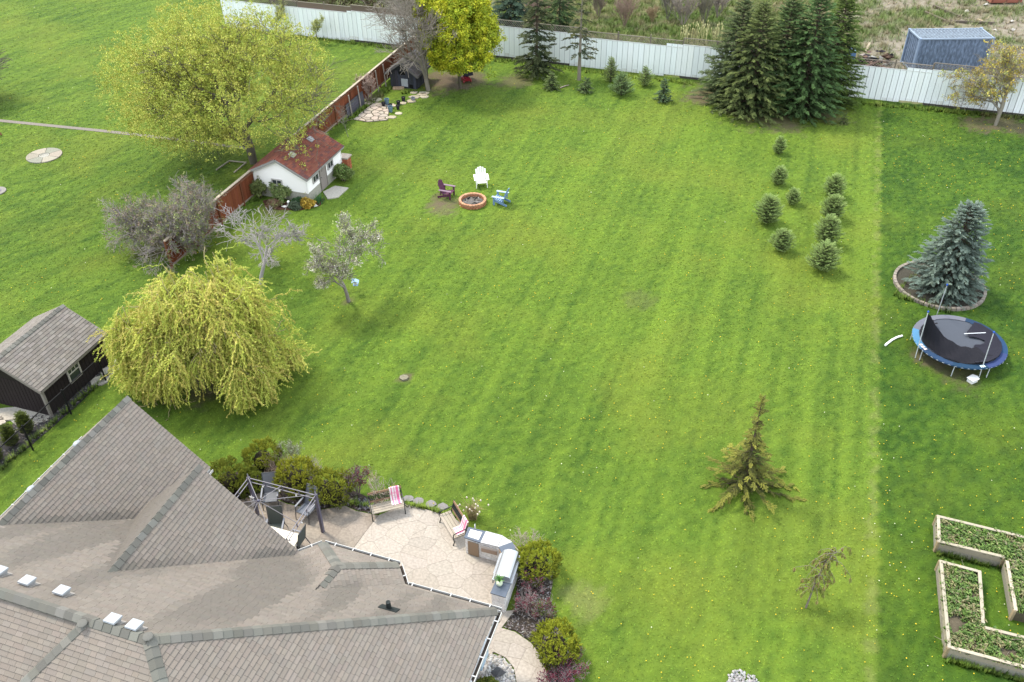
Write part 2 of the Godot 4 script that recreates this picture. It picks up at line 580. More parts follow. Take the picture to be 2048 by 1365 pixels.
func slab(mb: MB, p: PackedVector3Array, th: float) -> void:      # a flat plate: top polygon p and its underside
	var nrm := (p[1] - p[0]).cross(p[2] - p[0]).normalized()
	var q := p.duplicate()
	if nrm.y < 0:
		q.reverse()
		nrm = -nrm
	mb.poly(q)
	var low := PackedVector3Array()
	for k in q: low.append(k - nrm * th)
	for i in q.size():
		var j := (i + 1) % q.size()
		mb.quad(q[i], low[i], low[j], q[j])
	low.reverse()
	mb.poly(low)
func ridge_caps(root: Node3D, a: Vector3, b: Vector3, l: Vector3, r: Vector3, w := 0.17) -> void:   # folded caps laid from a to b; l and r run down both slopes
	var d := (b - a).normalized()
	var n_ := maxi(1, int(a.distance_to(b) / 0.24))
	var step := a.distance_to(b) / n_
	l = l.normalized() * w
	r = r.normalized() * w
	for i in n_:
		var mb := MB.new()
		mb.col = [lin(0.205, 0.2, 0.175), lin(0.178, 0.173, 0.151), lin(0.24, 0.234, 0.206), lin(0.192, 0.187, 0.163)][rng.randi() % 4]
		mb.col = vary(mb.col, 0.08)
		var h0 := Vector3.UP * (0.065 + R(0, 0.006))
		var h1 := Vector3.UP * 0.045
		var s := a + d * (step * i)
		var t := a + d * (step * (i + 1) + 0.03)
		var up := Vector3.UP * 0.012
		for f in [[l, 1], [r, -1]]:
			var k: Vector3 = f[0]
			var A := s + h0
			var B := s + h0 + k - up
			var C := t + h1 + k - up
			var D := t + h1
			if (B - A).cross(D - A).y > 0:
				mb.quad(A, B, C, D)
			else:
				mb.quad(A, D, C, B)
			mb.quad(A, B, B - Vector3.UP * 0.05, A - Vector3.UP * 0.05)
			mb.quad(B, C, C - Vector3.UP * 0.04, B - Vector3.UP * 0.05)
		put(mb, "ridge_cap", M.shingle, root)
func gutter(root: Node3D, a: Vector3, b: Vector3, out_: Vector3) -> void:
	var mb := MB.new()
	mb.col = lin(0.46, 0.455, 0.44)
	out_ = out_.normalized()
	mb.bar(a + out_ * 0.125, b + out_ * 0.125, 0.016, 0.10)
	mb.bar(a + out_ * 0.008, b + out_ * 0.008, 0.016, 0.12)
	var g := put(mb, "gutter", M.plain, root)
	var fl := MB.new()
	fl.col = lin(0.06, 0.05, 0.04)
	fl.bar(a + out_ * 0.066 - Vector3.UP * 0.04, b + out_ * 0.066 - Vector3.UP * 0.04, 0.10, 0.012)
	put(fl, "gutter_floor", M.matte, g)
	var k := 0.35
	while k < a.distance_to(b):
		var h := MB.new()
		h.col = lin(0.45, 0.45, 0.44)
		var s := a.move_toward(b, k) + Vector3.UP * 0.055
		h.bar(s - out_ * 0.06, s + out_ * 0.145, 0.03, 0.02)
		put(h, "gutter_hanger", M.plain, g)
		k += 0.62
func house() -> void:
	var e0 := G(994, 1221, 2.7)
	e0.y = 0
	var hs := thing("house", "grey brown shingled house with white gutters beside the patio", "house", e0, YAW)
	var inv := hs.transform.affine_inverse()
	var eye := inv * Vector3(0, EYE, 0)
	var E := 2.7
	var s := 0.72
	var ra := 5.13    # ridge heights of the two gabled wings
	var rb := 5.6
	var front := func(z: float) -> float: return 7.164 - s * (z - 6.2)
	# a side of the bay roof: the plane through its eave c-e and the apex, run on until it is under the main slope
	var bay_side := func(c: Vector3, e: Vector3, apex: Vector3) -> Array:
		var back := apex + (apex - c) * 0.001 + (e - c).normalized() * 1.5
		var low := e + (e - c).normalized() * 1.0
		var nn := (e - c).cross(apex - c)
		var m := -nn.z / nn.y
		var top := apex + Vector3(0, m, 1.0) * 1.5
		return [[[apex.x, apex.y, apex.z], [c.x, c.y, c.z], [low.x, low.y, low.z], [back.x, back.y, back.z], [top.x, top.y, top.z]], e - c]
	var planes := [
		[[[0, E, 0], [-6.2, 7.164, 6.2], [-7.9, 7.164, 6.2], [-14.1, 7.164, 6.2], [-14.1, E, 0]], Vector3.RIGHT],
		[[[0, E, 0], [0, E, 12.4], [-6.2, 7.164, 6.2]], Vector3.BACK],
		[[[-6.2, 7.164, 6.2], [0, E, 12.4], [-12.55, E, 12.4], [-7.9, 7.164, 6.2]], Vector3.RIGHT],
		[[[-7.6, 7.12, 6.16], [-7.6, 2.5, 11.9], [-14.1, 2.5, 11.9], [-14.1, 7.12, 6.16]], Vector3.RIGHT],
		[[[-7.9, 7.164, 6.2], [-12.55, E, 12.4], [-13.3, 2.0, 12.4], [-8.45, 6.62, 6.25]], Vector3.BACK],
		[[[-14.02, ra, -2.55], [-14.02, ra, 4.2], [-11.4, 2.59, 4.2], [-11.4, 2.59, -2.55]], Vector3.BACK],
		[[[-14.02, ra, -2.55], [-16.64, 2.59, -2.55], [-16.64, 2.59, 3.6], [-14.02, ra, 3.6]], Vector3.BACK],
		[[[-9.49, rb, -0.14], [-9.49, rb, 4.4], [-6.56, E, 4.4], [-6.56, E, -0.14]], Vector3.BACK],
		[[[-9.49, rb, -0.14], [-12.42, E, -0.14], [-12.42, E, 4.4], [-9.49, rb, 4.4]], Vector3.BACK],
		[[[-3.43, E, -0.64], [-4.75, 3.62, 0.6], [-6.04, E, -0.67]], Vector3.RIGHT],
		bay_side.call(Vector3(-3.43, E, -0.64), Vector3(-2.93, E, 0), Vector3(-4.75, 3.62, 0.6)),
		bay_side.call(Vector3(-6.04, E, -0.67), Vector3(-6.6, E, -0.1), Vector3(-4.75, 3.62, 0.6)),
	]
	var roof := MB.new()
	roof.col = lin(0.12, 0.104, 0.088)
	var polys: Array = []
	for q in planes:
		var p := PackedVector3Array()
		for k in q[0]: p.append(Vector3(k[0], k[1], k[2]))
		polys.append(p)
		slab(roof, p, 0.05)
	var rf := put(roof, "roof", M.shingle, hs)
	var tone := func(p: Vector3) -> Color:
		var c: Color = [lin(0.302, 0.257, 0.217), lin(0.286, 0.245, 0.207), lin(0.272, 0.237, 0.203), lin(0.318, 0.277, 0.235), lin(0.286, 0.254, 0.219)][rng.randi() % 5]
		c = vary(c.lerp(lin(0.290, 0.250, 0.213), 0.35), 0.05)
		# old weather streaks down the slope that faces the garden, and moss in the valleys
		var st := 0.0
		if p.z > 0.0 and p.x > -14.0:
			st = clampf(NM.get_noise_2d(p.x * 1.3, p.z * 0.22 + p.x * 0.15) * 1.9 + 0.10, 0, 1) * clampf((6.4 - p.z) / 3.0, 0, 1)
			st = (st * 0.8 + 0.22) * clampf(1.0 - absf(p.y - (E + s * p.z)) * 3.0, 0, 1)
		if p.x < -9.6 and p.x > -11.93 and p.z > -0.2 and p.z < 4.0 and absf(p.y - (rb - (-9.49 - p.x) * 0.99)) < 0.15: st = 0.75
		return c.lerp(lin(0.13, 0.121, 0.106), clampf(st, 0, 0.62))
	var tabs: Array = []
	for i in planes.size():
		tabs.append_array(shingle_tabs(polys[i], planes[i][1], 0.128, 0.15, 0.30, tone, eye))
	# the three hundred that show largest are pieces of their own, the rest one covering
	var cands: Array = []
	for i in tabs.size():
		var m: MB = tabs[i][1]
		var c: Vector3 = m.v[0]
		var w := cb.inverse() * (hs.transform * c - Vector3(0, EYE, 0))
		var px := 1024.0 - FPX * w.x / w.z
		var py := 682.5 + FPX * w.y / w.z
		if px > 5 and px < 1000 and py < 1360:
			var facing_ := absf(m.n[0].dot((eye - c).normalized()))
			cands.append([facing_ / (tabs[i][0] * tabs[i][0]), i])
	cands.sort_custom(func(a, b): return a[0] > b[0])
	var own := {}
	for i in mini(300, cands.size()): own[cands[i][1]] = true
	var rest := MB.new()
	for i in tabs.size():
		if own.has(i): put(tabs[i][1], "shingle", M.shingle, rf)
		else: join(rest, tabs[i][1])
	kind(put(rest, "shingle_field", M.shingle, rf), "stuff")
	# ridges and hips
	hip(rf, Vector3(0, E, 0), Vector3(-6.2, 7.164, 6.2), polys[0], polys[1])
	hip(rf, Vector3(0, E, 12.4), Vector3(-6.2, 7.164, 6.2), polys[2], polys[1])
	hip(rf, Vector3(-6.2, 7.164, 6.2), Vector3(-7.9, 7.164, 6.2), polys[0], polys[2])
	hip(rf, Vector3(-14.1, 7.18, 6.2), Vector3(-7.75, 7.18, 6.2), polys[0], polys[3])
	hip(rf, Vector3(-12.55, E, 12.4), Vector3(-7.95, 7.12, 6.26), polys[2], polys[4])
	hip(rf, Vector3(-14.02, ra, 3.6), Vector3(-14.02, ra, -2.55), polys[5], polys[6])
	hip(rf, Vector3(-9.49, rb, 4.05), Vector3(-9.49, rb, -0.14), polys[7], polys[8])
	hip(rf, Vector3(-3.43, E, -0.64), Vector3(-4.75, 3.62, 0.6), polys[9], polys[10])
	hip(rf, Vector3(-6.04, E, -0.67), Vector3(-4.75, 3.62, 0.6), polys[9], polys[11])
	hip(rf, Vector3(-4.75, 3.92, 1.62), Vector3(-4.75, 3.62, 0.6), polys[10], polys[11])
	# lead patches where the hips meet
	for p in [Vector3(-6.2, 7.24, 6.2), Vector3(-7.9, 7.2, 6.35)]:
		var lp := MB.new()
		lp.col = lin(0.19, 0.186, 0.165)
		lp.ball(p, Vector3(0.13, 0.035, 0.13), 8)
		put(lp, "ridge_patch", M.shingle, rf)
	# gutters
	var gy := 2.62
	gutter(rf, Vector3(0.1, gy, -0.02), Vector3(-2.93, gy, -0.02), Vector3(0, 0, -1))
	gutter(rf, Vector3(-2.94, gy, 0), Vector3(-3.44, gy, -0.64), Vector3(0.78, 0, -0.62))
	gutter(rf, Vector3(-3.44, gy, -0.66), Vector3(-6.04, gy, -0.69), Vector3(0, 0, -1))
	gutter(rf, Vector3(-6.05, gy, -0.69), Vector3(-6.62, gy, -0.1), Vector3(-0.72, 0, -0.7))
	gutter(rf, Vector3(0.02, gy, 0), Vector3(0.02, gy, 12.4), Vector3(1, 0, 0))
	gutter(rf, Vector3(-16.62, 2.52, -2.5), Vector3(-16.62, 2.52, 3.6), Vector3(-1, 0, 0))
	gutter(rf, Vector3(-11.4, 2.53, -2.5), Vector3(-11.4, 2.53, -0.6), Vector3(1, 0, 0))
	# box vents and pipes on the slope
	var on_slope := func(px: float, py: float) -> Vector3:
		var nn := Vector3(0, 1, -s)
		var d := inv.basis * (cb * Vector3((px - 1024.0) / FPX, -(py - 682.5) / FPX, -1.0))
		return eye + d * ((E - nn.dot(eye)) / nn.dot(d))
	var tilt := Basis(Vector3.RIGHT, -atan(s) * 0.5)
	for q in [[2, 1150], [58, 1170], [127, 1190], [229, 1247], [272, 1259]]:
		var p: Vector3 = on_slope.call(q[0], q[1])
		var vb := MB.new()
		vb.col = lin(0.34, 0.355, 0.37)
		var t := Transform3D(Basis(Vector3.UP, 0.0) * Basis(Vector3.RIGHT, -0.25), p + Vector3(0, 0.17, 0))
		vb.box(t, Vector3(0.3, 0.05, 0.3))
		var cr := []
		for a in [[-1, -1], [1, -1], [1, 1], [-1, 1]]: cr.append([t * Vector3(a[0] * 0.15, 0.025, a[1] * 0.15), t * Vector3(a[0] * 0.05, 0.065, a[1] * 0.05)])
		for i in 4: vb.quad(cr[(i + 1) % 4][0], cr[i][0], cr[i][1], cr[(i + 1) % 4][1])
		vb.quad(cr[3][1], cr[2][1], cr[1][1], cr[0][1])
		vb.col = lin(0.3, 0.3, 0.3)
		vb.box(Transform3D(Basis(Vector3.RIGHT, -atan(s)), p + Vector3(0, 0.07, 0)), Vector3(0.22, 0.16, 0.22))
		vb.col = lin(0.24, 0.22, 0.2)
		vb.box(Transform3D(Basis(Vector3.RIGHT, -atan(s)), p + Vector3(0, 0.02, 0)), Vector3(0.38, 0.03, 0.38))
		put(vb, "roof_vent", M.plain, rf)
	var pp: Vector3 = on_slope.call(778, 1219)
	var pb := MB.new()
	pb.col = lin(0.02, 0.025, 0.025)
	pb.box(Transform3D(Basis(Vector3.RIGHT, -atan(s)), pp + Vector3(0, 0.04, 0)), Vector3(0.55, 0.02, 0.3))
	pb.lathe(pp, [Vector2(0.09, 0.0), Vector2(0.07, 0.12), Vector2(0.065, 0.32), Vector2(0.05, 0.32), Vector2(0.0, 0.3)], 12)
	put(pb, "vent_pipe", M.plain, rf)
	for q in [[-0.6, 0.12], [1.5, 0.12]]:
		var sb := MB.new()
		sb.col = lin(0.26, 0.275, 0.29)
		var c := Vector3(-14.66, ra - 0.60, q[0])
		sb.box(Transform3D(Basis(Vector3.BACK, 0.77), c), Vector3(0.45, 0.05, 0.45))
		sb.ball(c + Vector3(-0.03, 0.03, 0), Vector3(0.11, 0.07, 0.15), 10)
		put(sb, "roof_dome", M.gloss, rf)
	# walls under the eaves
	var wall := MB.new()
	wall.col = lin(0.32, 0.13, 0.075)
	for q in [[-14.0, -0.5, 0.5, 11.6], [-16.1, -11.9, -2.15, 3.4], [-11.95, -7.0, 0.25, 0.7], [-6.0, -3.5, -0.25, 0.6]]:
		wall.prism(PackedVector2Array([Vector2(q[0], q[2]), Vector2(q[1], q[2]), Vector2(q[1], q[3]), Vector2(q[0], q[3])]), 0.0, 2.66)
	for q in [[-14.02, ra, 2.1, -2.14], [-9.49, rb, 2.45, 0.26]]:
		var A := Vector3(q[0] - q[2], 2.66, q[3])
		var B := Vector3(q[0] + q[2], 2.66, q[3])
		var C := Vector3(q[0], q[1] - 0.25, q[3])
		wall.tri(B, A, C)
		wall.tri(A + Vector3(0, 0, 0.1), B + Vector3(0, 0, 0.1), C + Vector3(0, 0, 0.1))
	var wl := put(wall, "wall", M.matte, hs)
	# brick courses of the right-hand wall
	var bricks := MB.new()
	var y := 0.06
	var row := 0
	while y < 2.6:
		var z := 0.55 - (0.11 if row % 2 else 0.0)
		while z < 11.9:
			bricks.col = vary(lin(0.40, 0.15, 0.08), 0.22)
			bricks.bx(-0.498, y + 0.03, z + 0.105, 0.02, 0.058, 0.2)
			z += 0.215
		y += 0.07
		row += 1
	kind(put(bricks, "brick_facing", M.matte, wl), "stuff")
	# downspout near the right-hand corner
	var ds := MB.new()
	ds.col = lin(0.75, 0.76, 0.75)
	ds.bar(Vector3(0.08, 2.58, 2.35), Vector3(-0.42, 2.2, 2.35), 0.07, 0.09)
	ds.bar(Vector3(-0.42, 2.2, 2.35), Vector3(-0.42, 0.25, 2.35), 0.07, 0.09, Vector3.BACK)
	ds.bar(Vector3(-0.42, 0.22, 2.35), Vector3(0.55, 0.12, 2.15), 0.08, 0.07)
	put(ds, "downspout", M.plain, hs)
	var o := PackedVector2Array()
	for k in [[0.15, 0], [0.15, 12.4], [-18.5, 12.4], [-18.5, 0.0], [-16.7, -2.6], [-11.3, -2.6], [-11.3, 0], [-6.6, 0], [-6, -0.7], [-3.4, -0.7], [-3, 0]]:
		var w := hs.transform * Vector3(k[0], 0, k[1])
		o.append(Vector2(w.x, w.z))
	poly_block(o)
func hip(root: Node3D, a: Vector3, b: Vector3, p: PackedVector3Array, q: PackedVector3Array) -> void:
	var d := (b - a).normalized()
	var down := []
	for f in [p, q]:
		var nrm: Vector3 = (f[1] - f[0]).cross(f[2] - f[0]).normalized()
		var c := Vector3.ZERO
		for k in f: c += k / f.size()
		var s: Vector3 = nrm.cross(d).normalized()
		if s.dot(c - (a + b) * 0.5) < 0: s = -s
		down.append(s)
	ridge_caps(root, a, b, down[0], down[1])

# a small gabled shed in its own frame: x across the gable, z along the ridge (towards -z)
func gable_walls(mb: MB, w: float, l: float, y0: float, ye: float, yr: float) -> void:
	mb.quad(Vector3(-w, y0, 0), Vector3(w, y0, 0), Vector3(w, ye, 0), Vector3(-w, ye, 0))
	mb.tri(Vector3(-w, ye, 0), Vector3(w, ye, 0), Vector3(0, yr, 0))
	mb.quad(Vector3(w, y0, -l), Vector3(-w, y0, -l), Vector3(-w, ye, -l), Vector3(w, ye, -l))
	mb.tri(Vector3(w, ye, -l), Vector3(-w, ye, -l), Vector3(0, yr, -l))
	mb.quad(Vector3(w, y0, 0), Vector3(w, y0, -l), Vector3(w, ye, -l), Vector3(w, ye, 0))
	mb.quad(Vector3(-w, y0, -l), Vector3(-w, y0, 0), Vector3(-w, ye, 0), Vector3(-w, ye, -l))
func gable_roof(root: Node3D, w: float, l: float, ye: float, yr: float, over: float, under: Color, tone: Callable, expo: float, tw: float) -> MeshInstance3D:
	var mb := MB.new()
	mb.col = under
	var k := (yr - ye) / w
	var x := w + over
	var yl := ye - k * over
	var a := PackedVector3Array([Vector3(0, yr, over), Vector3(0, yr, -l - over), Vector3(x, yl, -l - over), Vector3(x, yl, over)])
	var b := PackedVector3Array([Vector3(0, yr, over), Vector3(-x, yl, over), Vector3(-x, yl, -l - over), Vector3(0, yr, -l - over)])
	slab(mb, a, 0.05)
	slab(mb, b, 0.05)
	var r := put(mb, "roof", M.shingle, root)
	var f := MB.new()
	for t in shingle_tabs(a, Vector3.BACK, expo, tw * 0.7, tw * 1.3, tone, Vector3.ZERO): join(f, t[1])
	for t in shingle_tabs(b, Vector3.BACK, expo, tw * 0.7, tw * 1.3, tone, Vector3.ZERO): join(f, t[1])
	kind(put(f, "shingle_field", M.shingle, r), "stuff")
	return r
func fascia(root: Node3D, w: float, l: float, ye: float, yr: float, over: float, c: Color) -> void:
	var k := (yr - ye) / w
	var x := w + over
	var yl := ye - k * over
	for z in [over + 0.012, -l - over - 0.012]:
		for sgn in [-1.0, 1.0]:
			var mb := MB.new()
			mb.col = c
			mb.bar(Vector3(0, yr - 0.08, z), Vector3(sgn * x, yl - 0.08, z), 0.02, 0.14)
			put(mb, "barge_board", M.wood, root)
	for sgn in [-1.0, 1.0]:
		var mb := MB.new()
		mb.col = c
		mb.bx(sgn * (x - 0.01), yl - 0.075, -l * 0.5, 0.02, 0.1, l + over * 2 - 0.02)
		put(mb, "fascia", M.wood, root)
func window(root: Node3D, at: Transform3D, w: float, h: float, frame_c: Color, cols := 2, bars := 0) -> void:
	var fr := MB.new()
	fr.col = frame_c
	for s in [-1.0, 1.0]:
		fr.box(at * Transform3D(Basis(), Vector3(s * w * 0.5, 0, 0.02)), Vector3(0.06, h + 0.06, 0.06))
		fr.box(at * Transform3D(Basis(), Vector3(0, s * h * 0.5, 0.02)), Vector3(w - 0.06, 0.06, 0.056))
	for i in range(1, cols): fr.box(at * Transform3D(Basis(), Vector3(-w * 0.5 + w * i / cols, 0, 0.02)), Vector3(0.035, h - 0.06, 0.05))
	var f := put(fr, "window", M.plain, root)
	for i in cols:
		var g := MB.new()
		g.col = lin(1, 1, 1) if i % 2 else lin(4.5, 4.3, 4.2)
		g.box(at * Transform3D(Basis(), Vector3(-w * 0.5 + w * (i + 0.5) / cols, 0, 0.012)), Vector3(w / cols - 0.05, h - 0.05, 0.012))
		put(g, "pane", M.glass, f)
	if bars:
		var b := MB.new()
		b.col = frame_c
		for i in range(1, bars): b.box(at * Transform3D(Basis(), Vector3(-w * 0.5 + w * i / bars, h * 0.25, 0.028)), Vector3(0.022, h * 0.5, 0.014))
		b.box(at * Transform3D(Basis(), Vector3(0, h * 0.25, 0.03)), Vector3(w - 0.06, 0.022, 0.014))
		b.box(at * Transform3D(Basis(), Vector3(0, -0.01, 0.032)), Vector3(w - 0.06, 0.045, 0.02))
		put(b, "glazing_bar", M.plain, f)
func white_shed() -> void:
	var c := G(619, 406)
	var w := 1.68
	var l := 4.15
	var q := along(c)
	var at := c - XA * w
	var sh := thing("white_shed", "small white clapboard shed with red brown shingle roof on concrete footing", "shed", at, YAW)
	var base := MB.new()
	base.col = lin(0.40, 0.385, 0.32)
	base.prism(PackedVector2Array([Vector2(-w - 0.02, 0.02), Vector2(w + 0.02, 0.02), Vector2(w + 0.02, -l - 0.02), Vector2(-w - 0.02, -l - 0.02)]), -0.1, 0.6)
	put(base, "footing", M.stone, sh)
	var wl := MB.new()
	wl.col = lin(0.82, 0.79, 0.755)
	gable_walls(wl, w, l, 0.6, 1.68, 2.52)
	var wall := put(wl, "wall", M.plain, sh)
	# clapboards: thin wedges, one per course
	var cl := MB.new()
	cl.col = lin(0.86, 0.83, 0.795)
	var y := 0.6
	while y < 2.45:
		var half := w if y < 1.68 else w * (2.52 - y) / (2.52 - 1.68)
		var half2 := w if y + 0.1 < 1.68 else w * (2.52 - y - 0.1) / (2.52 - 1.68)
		for z in [[0.0, 1.0], [-l, -1.0]]:
			var a := Vector3(-half, y, z[0] + z[1] * 0.022)
			var b := Vector3(half, y, z[0] + z[1] * 0.022)
			var d := Vector3(half2, y + 0.1, z[0] + z[1] * 0.004)
			var e := Vector3(-half2, y + 0.1, z[0] + z[1] * 0.004)
			if z[1] > 0: cl.quad(a, b, d, e)
			else: cl.quad(b, a, e, d)
			cl.quad(a, a - Vector3(0, 0, z[1] * 0.02), b - Vector3(0, 0, z[1] * 0.02), b)
		if y < 1.6:
			for x in [w, -w]:
				var sg := signf(x)
				var a := Vector3(x + sg * 0.022, y, 0)
				var b := Vector3(x + sg * 0.022, y, -l)
				var d := Vector3(x + sg * 0.004, minf(y + 0.1, 1.68), -l)
				var e := Vector3(x + sg * 0.004, minf(y + 0.1, 1.68), 0)
				if sg > 0: cl.quad(a, b, d, e)
				else: cl.quad(b, a, e, d)
				cl.quad(a, b, b - Vector3(sg * 0.02, 0, 0), a - Vector3(sg * 0.02, 0, 0))
		y += 0.1
	kind(put(cl, "clapboard_siding", M.plain, wall), "stuff")
	for x in [-w, w]:
		for z in [0.0, -l]:
			var cb_ := MB.new()
			cb_.col = lin(0.8, 0.78, 0.75)
			cb_.bx(x, 1.14, z, 0.08, 1.08, 0.08)
			put(cb_, "corner_trim", M.plain, sh)
	var tone := func(_p: Vector3) -> Color:
		return vary([lin(0.275, 0.092, 0.062), lin(0.245, 0.086, 0.064), lin(0.30, 0.112, 0.074), lin(0.19, 0.085, 0.075), lin(0.262, 0.10, 0.073)][rng.randi() % 5], 0.12)
	var rf := gable_roof(sh, w, l, 1.7, 2.56, 0.2, lin(0.08, 0.03, 0.025), tone, 0.14, 0.26)
	fascia(sh, w, l, 1.7, 2.56, 0.2, lin(0.36, 0.345, 0.325))
	for z in [-0.95, -3.1]:
		var vb := MB.new()
		vb.col = lin(0.34, 0.34, 0.34)
		var tb := Basis(Vector3.BACK, -atan(0.86 / w))
		vb.box(Transform3D(tb, Vector3(0.45, 2.39, z)), Vector3(0.36, 0.05, 0.36))
		vb.box(Transform3D(tb, Vector3(0.47, 2.43, z)), Vector3(0.24, 0.1, 0.24))
		put(vb, "roof_vent", M.plain, rf)
	window(sh, Transform3D(Basis(), Vector3(-0.22, 1.02, 0.03)), 0.62, 0.36, lin(0.42, 0.40, 0.38))
	var side := Basis(Vector3.UP, PI / 2)
	window(sh, Transform3D(side, Vector3(w + 0.03, 1.12, -0.95)), 0.62, 0.40, lin(0.40, 0.38, 0.36))
	window(sh, Transform3D(side, Vector3(w + 0.03, 1.12, -2.75)), 0.62, 0.40, lin(0.40, 0.38, 0.36))
	var dr := MB.new()
	dr.col = lin(0.33, 0.29, 0.255)
	dr.bx(w + 0.04, 0.88, -1.8, 0.05, 1.6, 0.66)
	dr.col = lin(0.25, 0.22, 0.19)
	dr.bx(w + 0.045, 0.88, -1.44, 0.07, 1.66, 0.06)
	dr.bx(w + 0.045, 0.88, -2.16, 0.07, 1.66, 0.06)
	var door := put(dr, "door", M.wood, sh)
	var kn := MB.new()
	kn.col = lin(0.1, 0.1, 0.1)
	kn.ball(Vector3(w + 0.08, 0.85, -1.56), Vector3(0.03, 0.03, 0.03), 6)
	put(kn, "handle", M.metal, door)
	block_box(sh.transform, -w, w, -l, 0.0)
	# brick box with a stone lid behind the shed's far corner
	var bb := thing("brick_planter", "red brick box with pale stone lid behind the white shed corner", "planter", sh.transform * Vector3(w + 0.12, 0, -l - 0.3), YAW)
	var lid := MB.new()
	lid.col = lin(0.42, 0.36, 0.30)
	lid.bx(0, 0.86, 0, 0.62, 0.08, 0.62)
	put(lid, "lid", M.stone, bb)
	var core := MB.new()
	core.col = lin(0.3, 0.26, 0.22)
	core.bx(0, 0.41, 0, 0.47, 0.82, 0.47)
	put(core, "core", M.stone, bb)
	for i in 11:
		for k in 8:
			var mb := MB.new()
			mb.col = vary(lin(0.48, 0.16, 0.08), 0.2)
			var f := k / 2
			var t := Transform3D(Basis(Vector3.UP, f * PI / 2), Vector3.ZERO)
			mb.box(t * Transform3D(Basis(), Vector3(-0.12 + 0.245 * (k % 2) + (0.01 if i % 2 else -0.01), 0.04 + i * 0.075, 0.243)), Vector3(0.225, 0.062, 0.03))
			put(mb, "brick", M.matte, bb)
func block_box(t: Transform3D, x0: float, x1: float, z0: float, z1: float) -> void:
	var o := PackedVector2Array()
	for k in [[x0, z0], [x1, z0], [x1, z1], [x0, z1]]:
		var w := t * Vector3(k[0], 0, k[1])
		o.append(Vector2(w.x, w.z))
	poly_block(o)
func dark_shed() -> void:
	var c := G(103, 833)
	var w := 1.75
	var l := 3.75
	var sh := thing("dark_shed", "dark brown board shed with grey shingle roof behind the black fence", "shed", c - XA * w, YAW)
	var wl := MB.new()
	wl.col = lin(0.024, 0.020, 0.018)
	gable_walls(wl, w, l, 0.0, 1.6, 2.55)
	var wall := put(wl, "wall", M.matte, sh)
	var gr := MB.new()
	gr.col = lin(0.028, 0.023, 0.021)
	var x := -w + 0.1
	while x < w:
		gr.bx(x, 0.8, 0.008, 0.17, 1.6, 0.016)
		gr.bx(x, 0.8, -l - 0.008, 0.17, 1.6, 0.016)
		x += 0.19
	var z := -0.1
	while z > -l:
		gr.bx(w + 0.008, 0.8, z, 0.016, 1.58, 0.17)
		gr.bx(-w - 0.008, 0.8, z, 0.016, 1.58, 0.17)
		z -= 0.19
	kind(put(gr, "board_siding", M.wood, wall), "stuff")
	var tone := func(_p: Vector3) -> Color:
		return vary([lin(0.265, 0.238, 0.21), lin(0.245, 0.22, 0.194), lin(0.285, 0.257, 0.228), lin(0.222, 0.198, 0.174)][rng.randi() % 4], 0.08)
	var rf := gable_roof(sh, w, l, 1.62, 2.60, 0.18, lin(0.08, 0.07, 0.06), tone, 0.15, 0.26)
	ridge_caps(rf, Vector3(0, 2.60, 0.18), Vector3(0, 2.60, -l - 0.18), Vector3(1, -0.56, 0), Vector3(-1, -0.56, 0), 0.14)
	fascia(sh, w, l, 1.62, 2.60, 0.18, lin(0.26, 0.235, 0.20))
	for q in [[w, 0.0], [w, -l], [-w, 0.0], [-w, -l]]:
		var t := MB.new()
		t.col = lin(0.31, 0.28, 0.24)
		t.bx(q[0], 0.79, q[1], 0.11, 1.58, 0.11)
		put(t, "corner_trim", M.wood, sh)
	window(sh, Transform3D(Basis(Vector3.UP, PI / 2), Vector3(w + 0.03, 1.08, -1.75)), 0.66, 0.82, lin(0.42, 0.39, 0.34), 1, 3)
	block_box(sh.transform, -w, w, -l, 0.0)
func old_shed() -> void:
	var c := G(833, 179)
	var w := 1.0
	var l := 2.2
	var sh := thing("old_shed", "weathered dark grey little shed under bare tree by the board fence", "shed", c - XA * w, YAW)
	var wl := MB.new()
	wl.col = lin(0.05, 0.052, 0.062)
	gable_walls(wl, w, l, 0.0, 1.25, 1.95)
	var wall := put(wl, "wall", M.matte, sh)
	for i in 10:
		var b := MB.new()
		b.col = vary(lin(0.062, 0.064, 0.078), 0.25)
		b.bx(-w + 0.1 + i * 0.2, 0.62, 0.015, 0.18, 1.24, 0.03)
		put(b, "plank", M.wood, wall)
	for i in 10:
		var b := MB.new()
		b.col = vary(lin(0.062, 0.064, 0.075), 0.25)
		b.bx(w + 0.015, 0.62, -0.1 - i * 0.215, 0.03, 1.24, 0.19)
		put(b, "plank", M.wood, wall)
	var tone := func(_p: Vector3) -> Color: return vary(lin(0.115, 0.108, 0.112), 0.25)
	gable_roof(sh, w, l, 1.28, 2.0, 0.3, lin(0.05, 0.05, 0.05), tone, 0.16, 0.28)
	fascia(sh, w, l, 1.28, 2.0, 0.3, lin(0.17, 0.16, 0.155))
	var d := MB.new()
	d.col = lin(0.34, 0.36, 0.38)
	d.bx(0.12, 0.42, 0.05, 0.5, 0.56, 0.04)
	put(d, "door", M.plain, sh)
	var op := MB.new()
	op.col = lin(0.012, 0.012, 0.014)
	op.bx(0.62, 0.2, 0.045, 0.26, 0.26, 0.03)
	op.bx(-0.05, 1.1, 0.045, 0.5, 0.22, 0.03)
	put(op, "opening", M.matte, sh)
	block_box(sh.transform, -w, w, -l, 0.0)

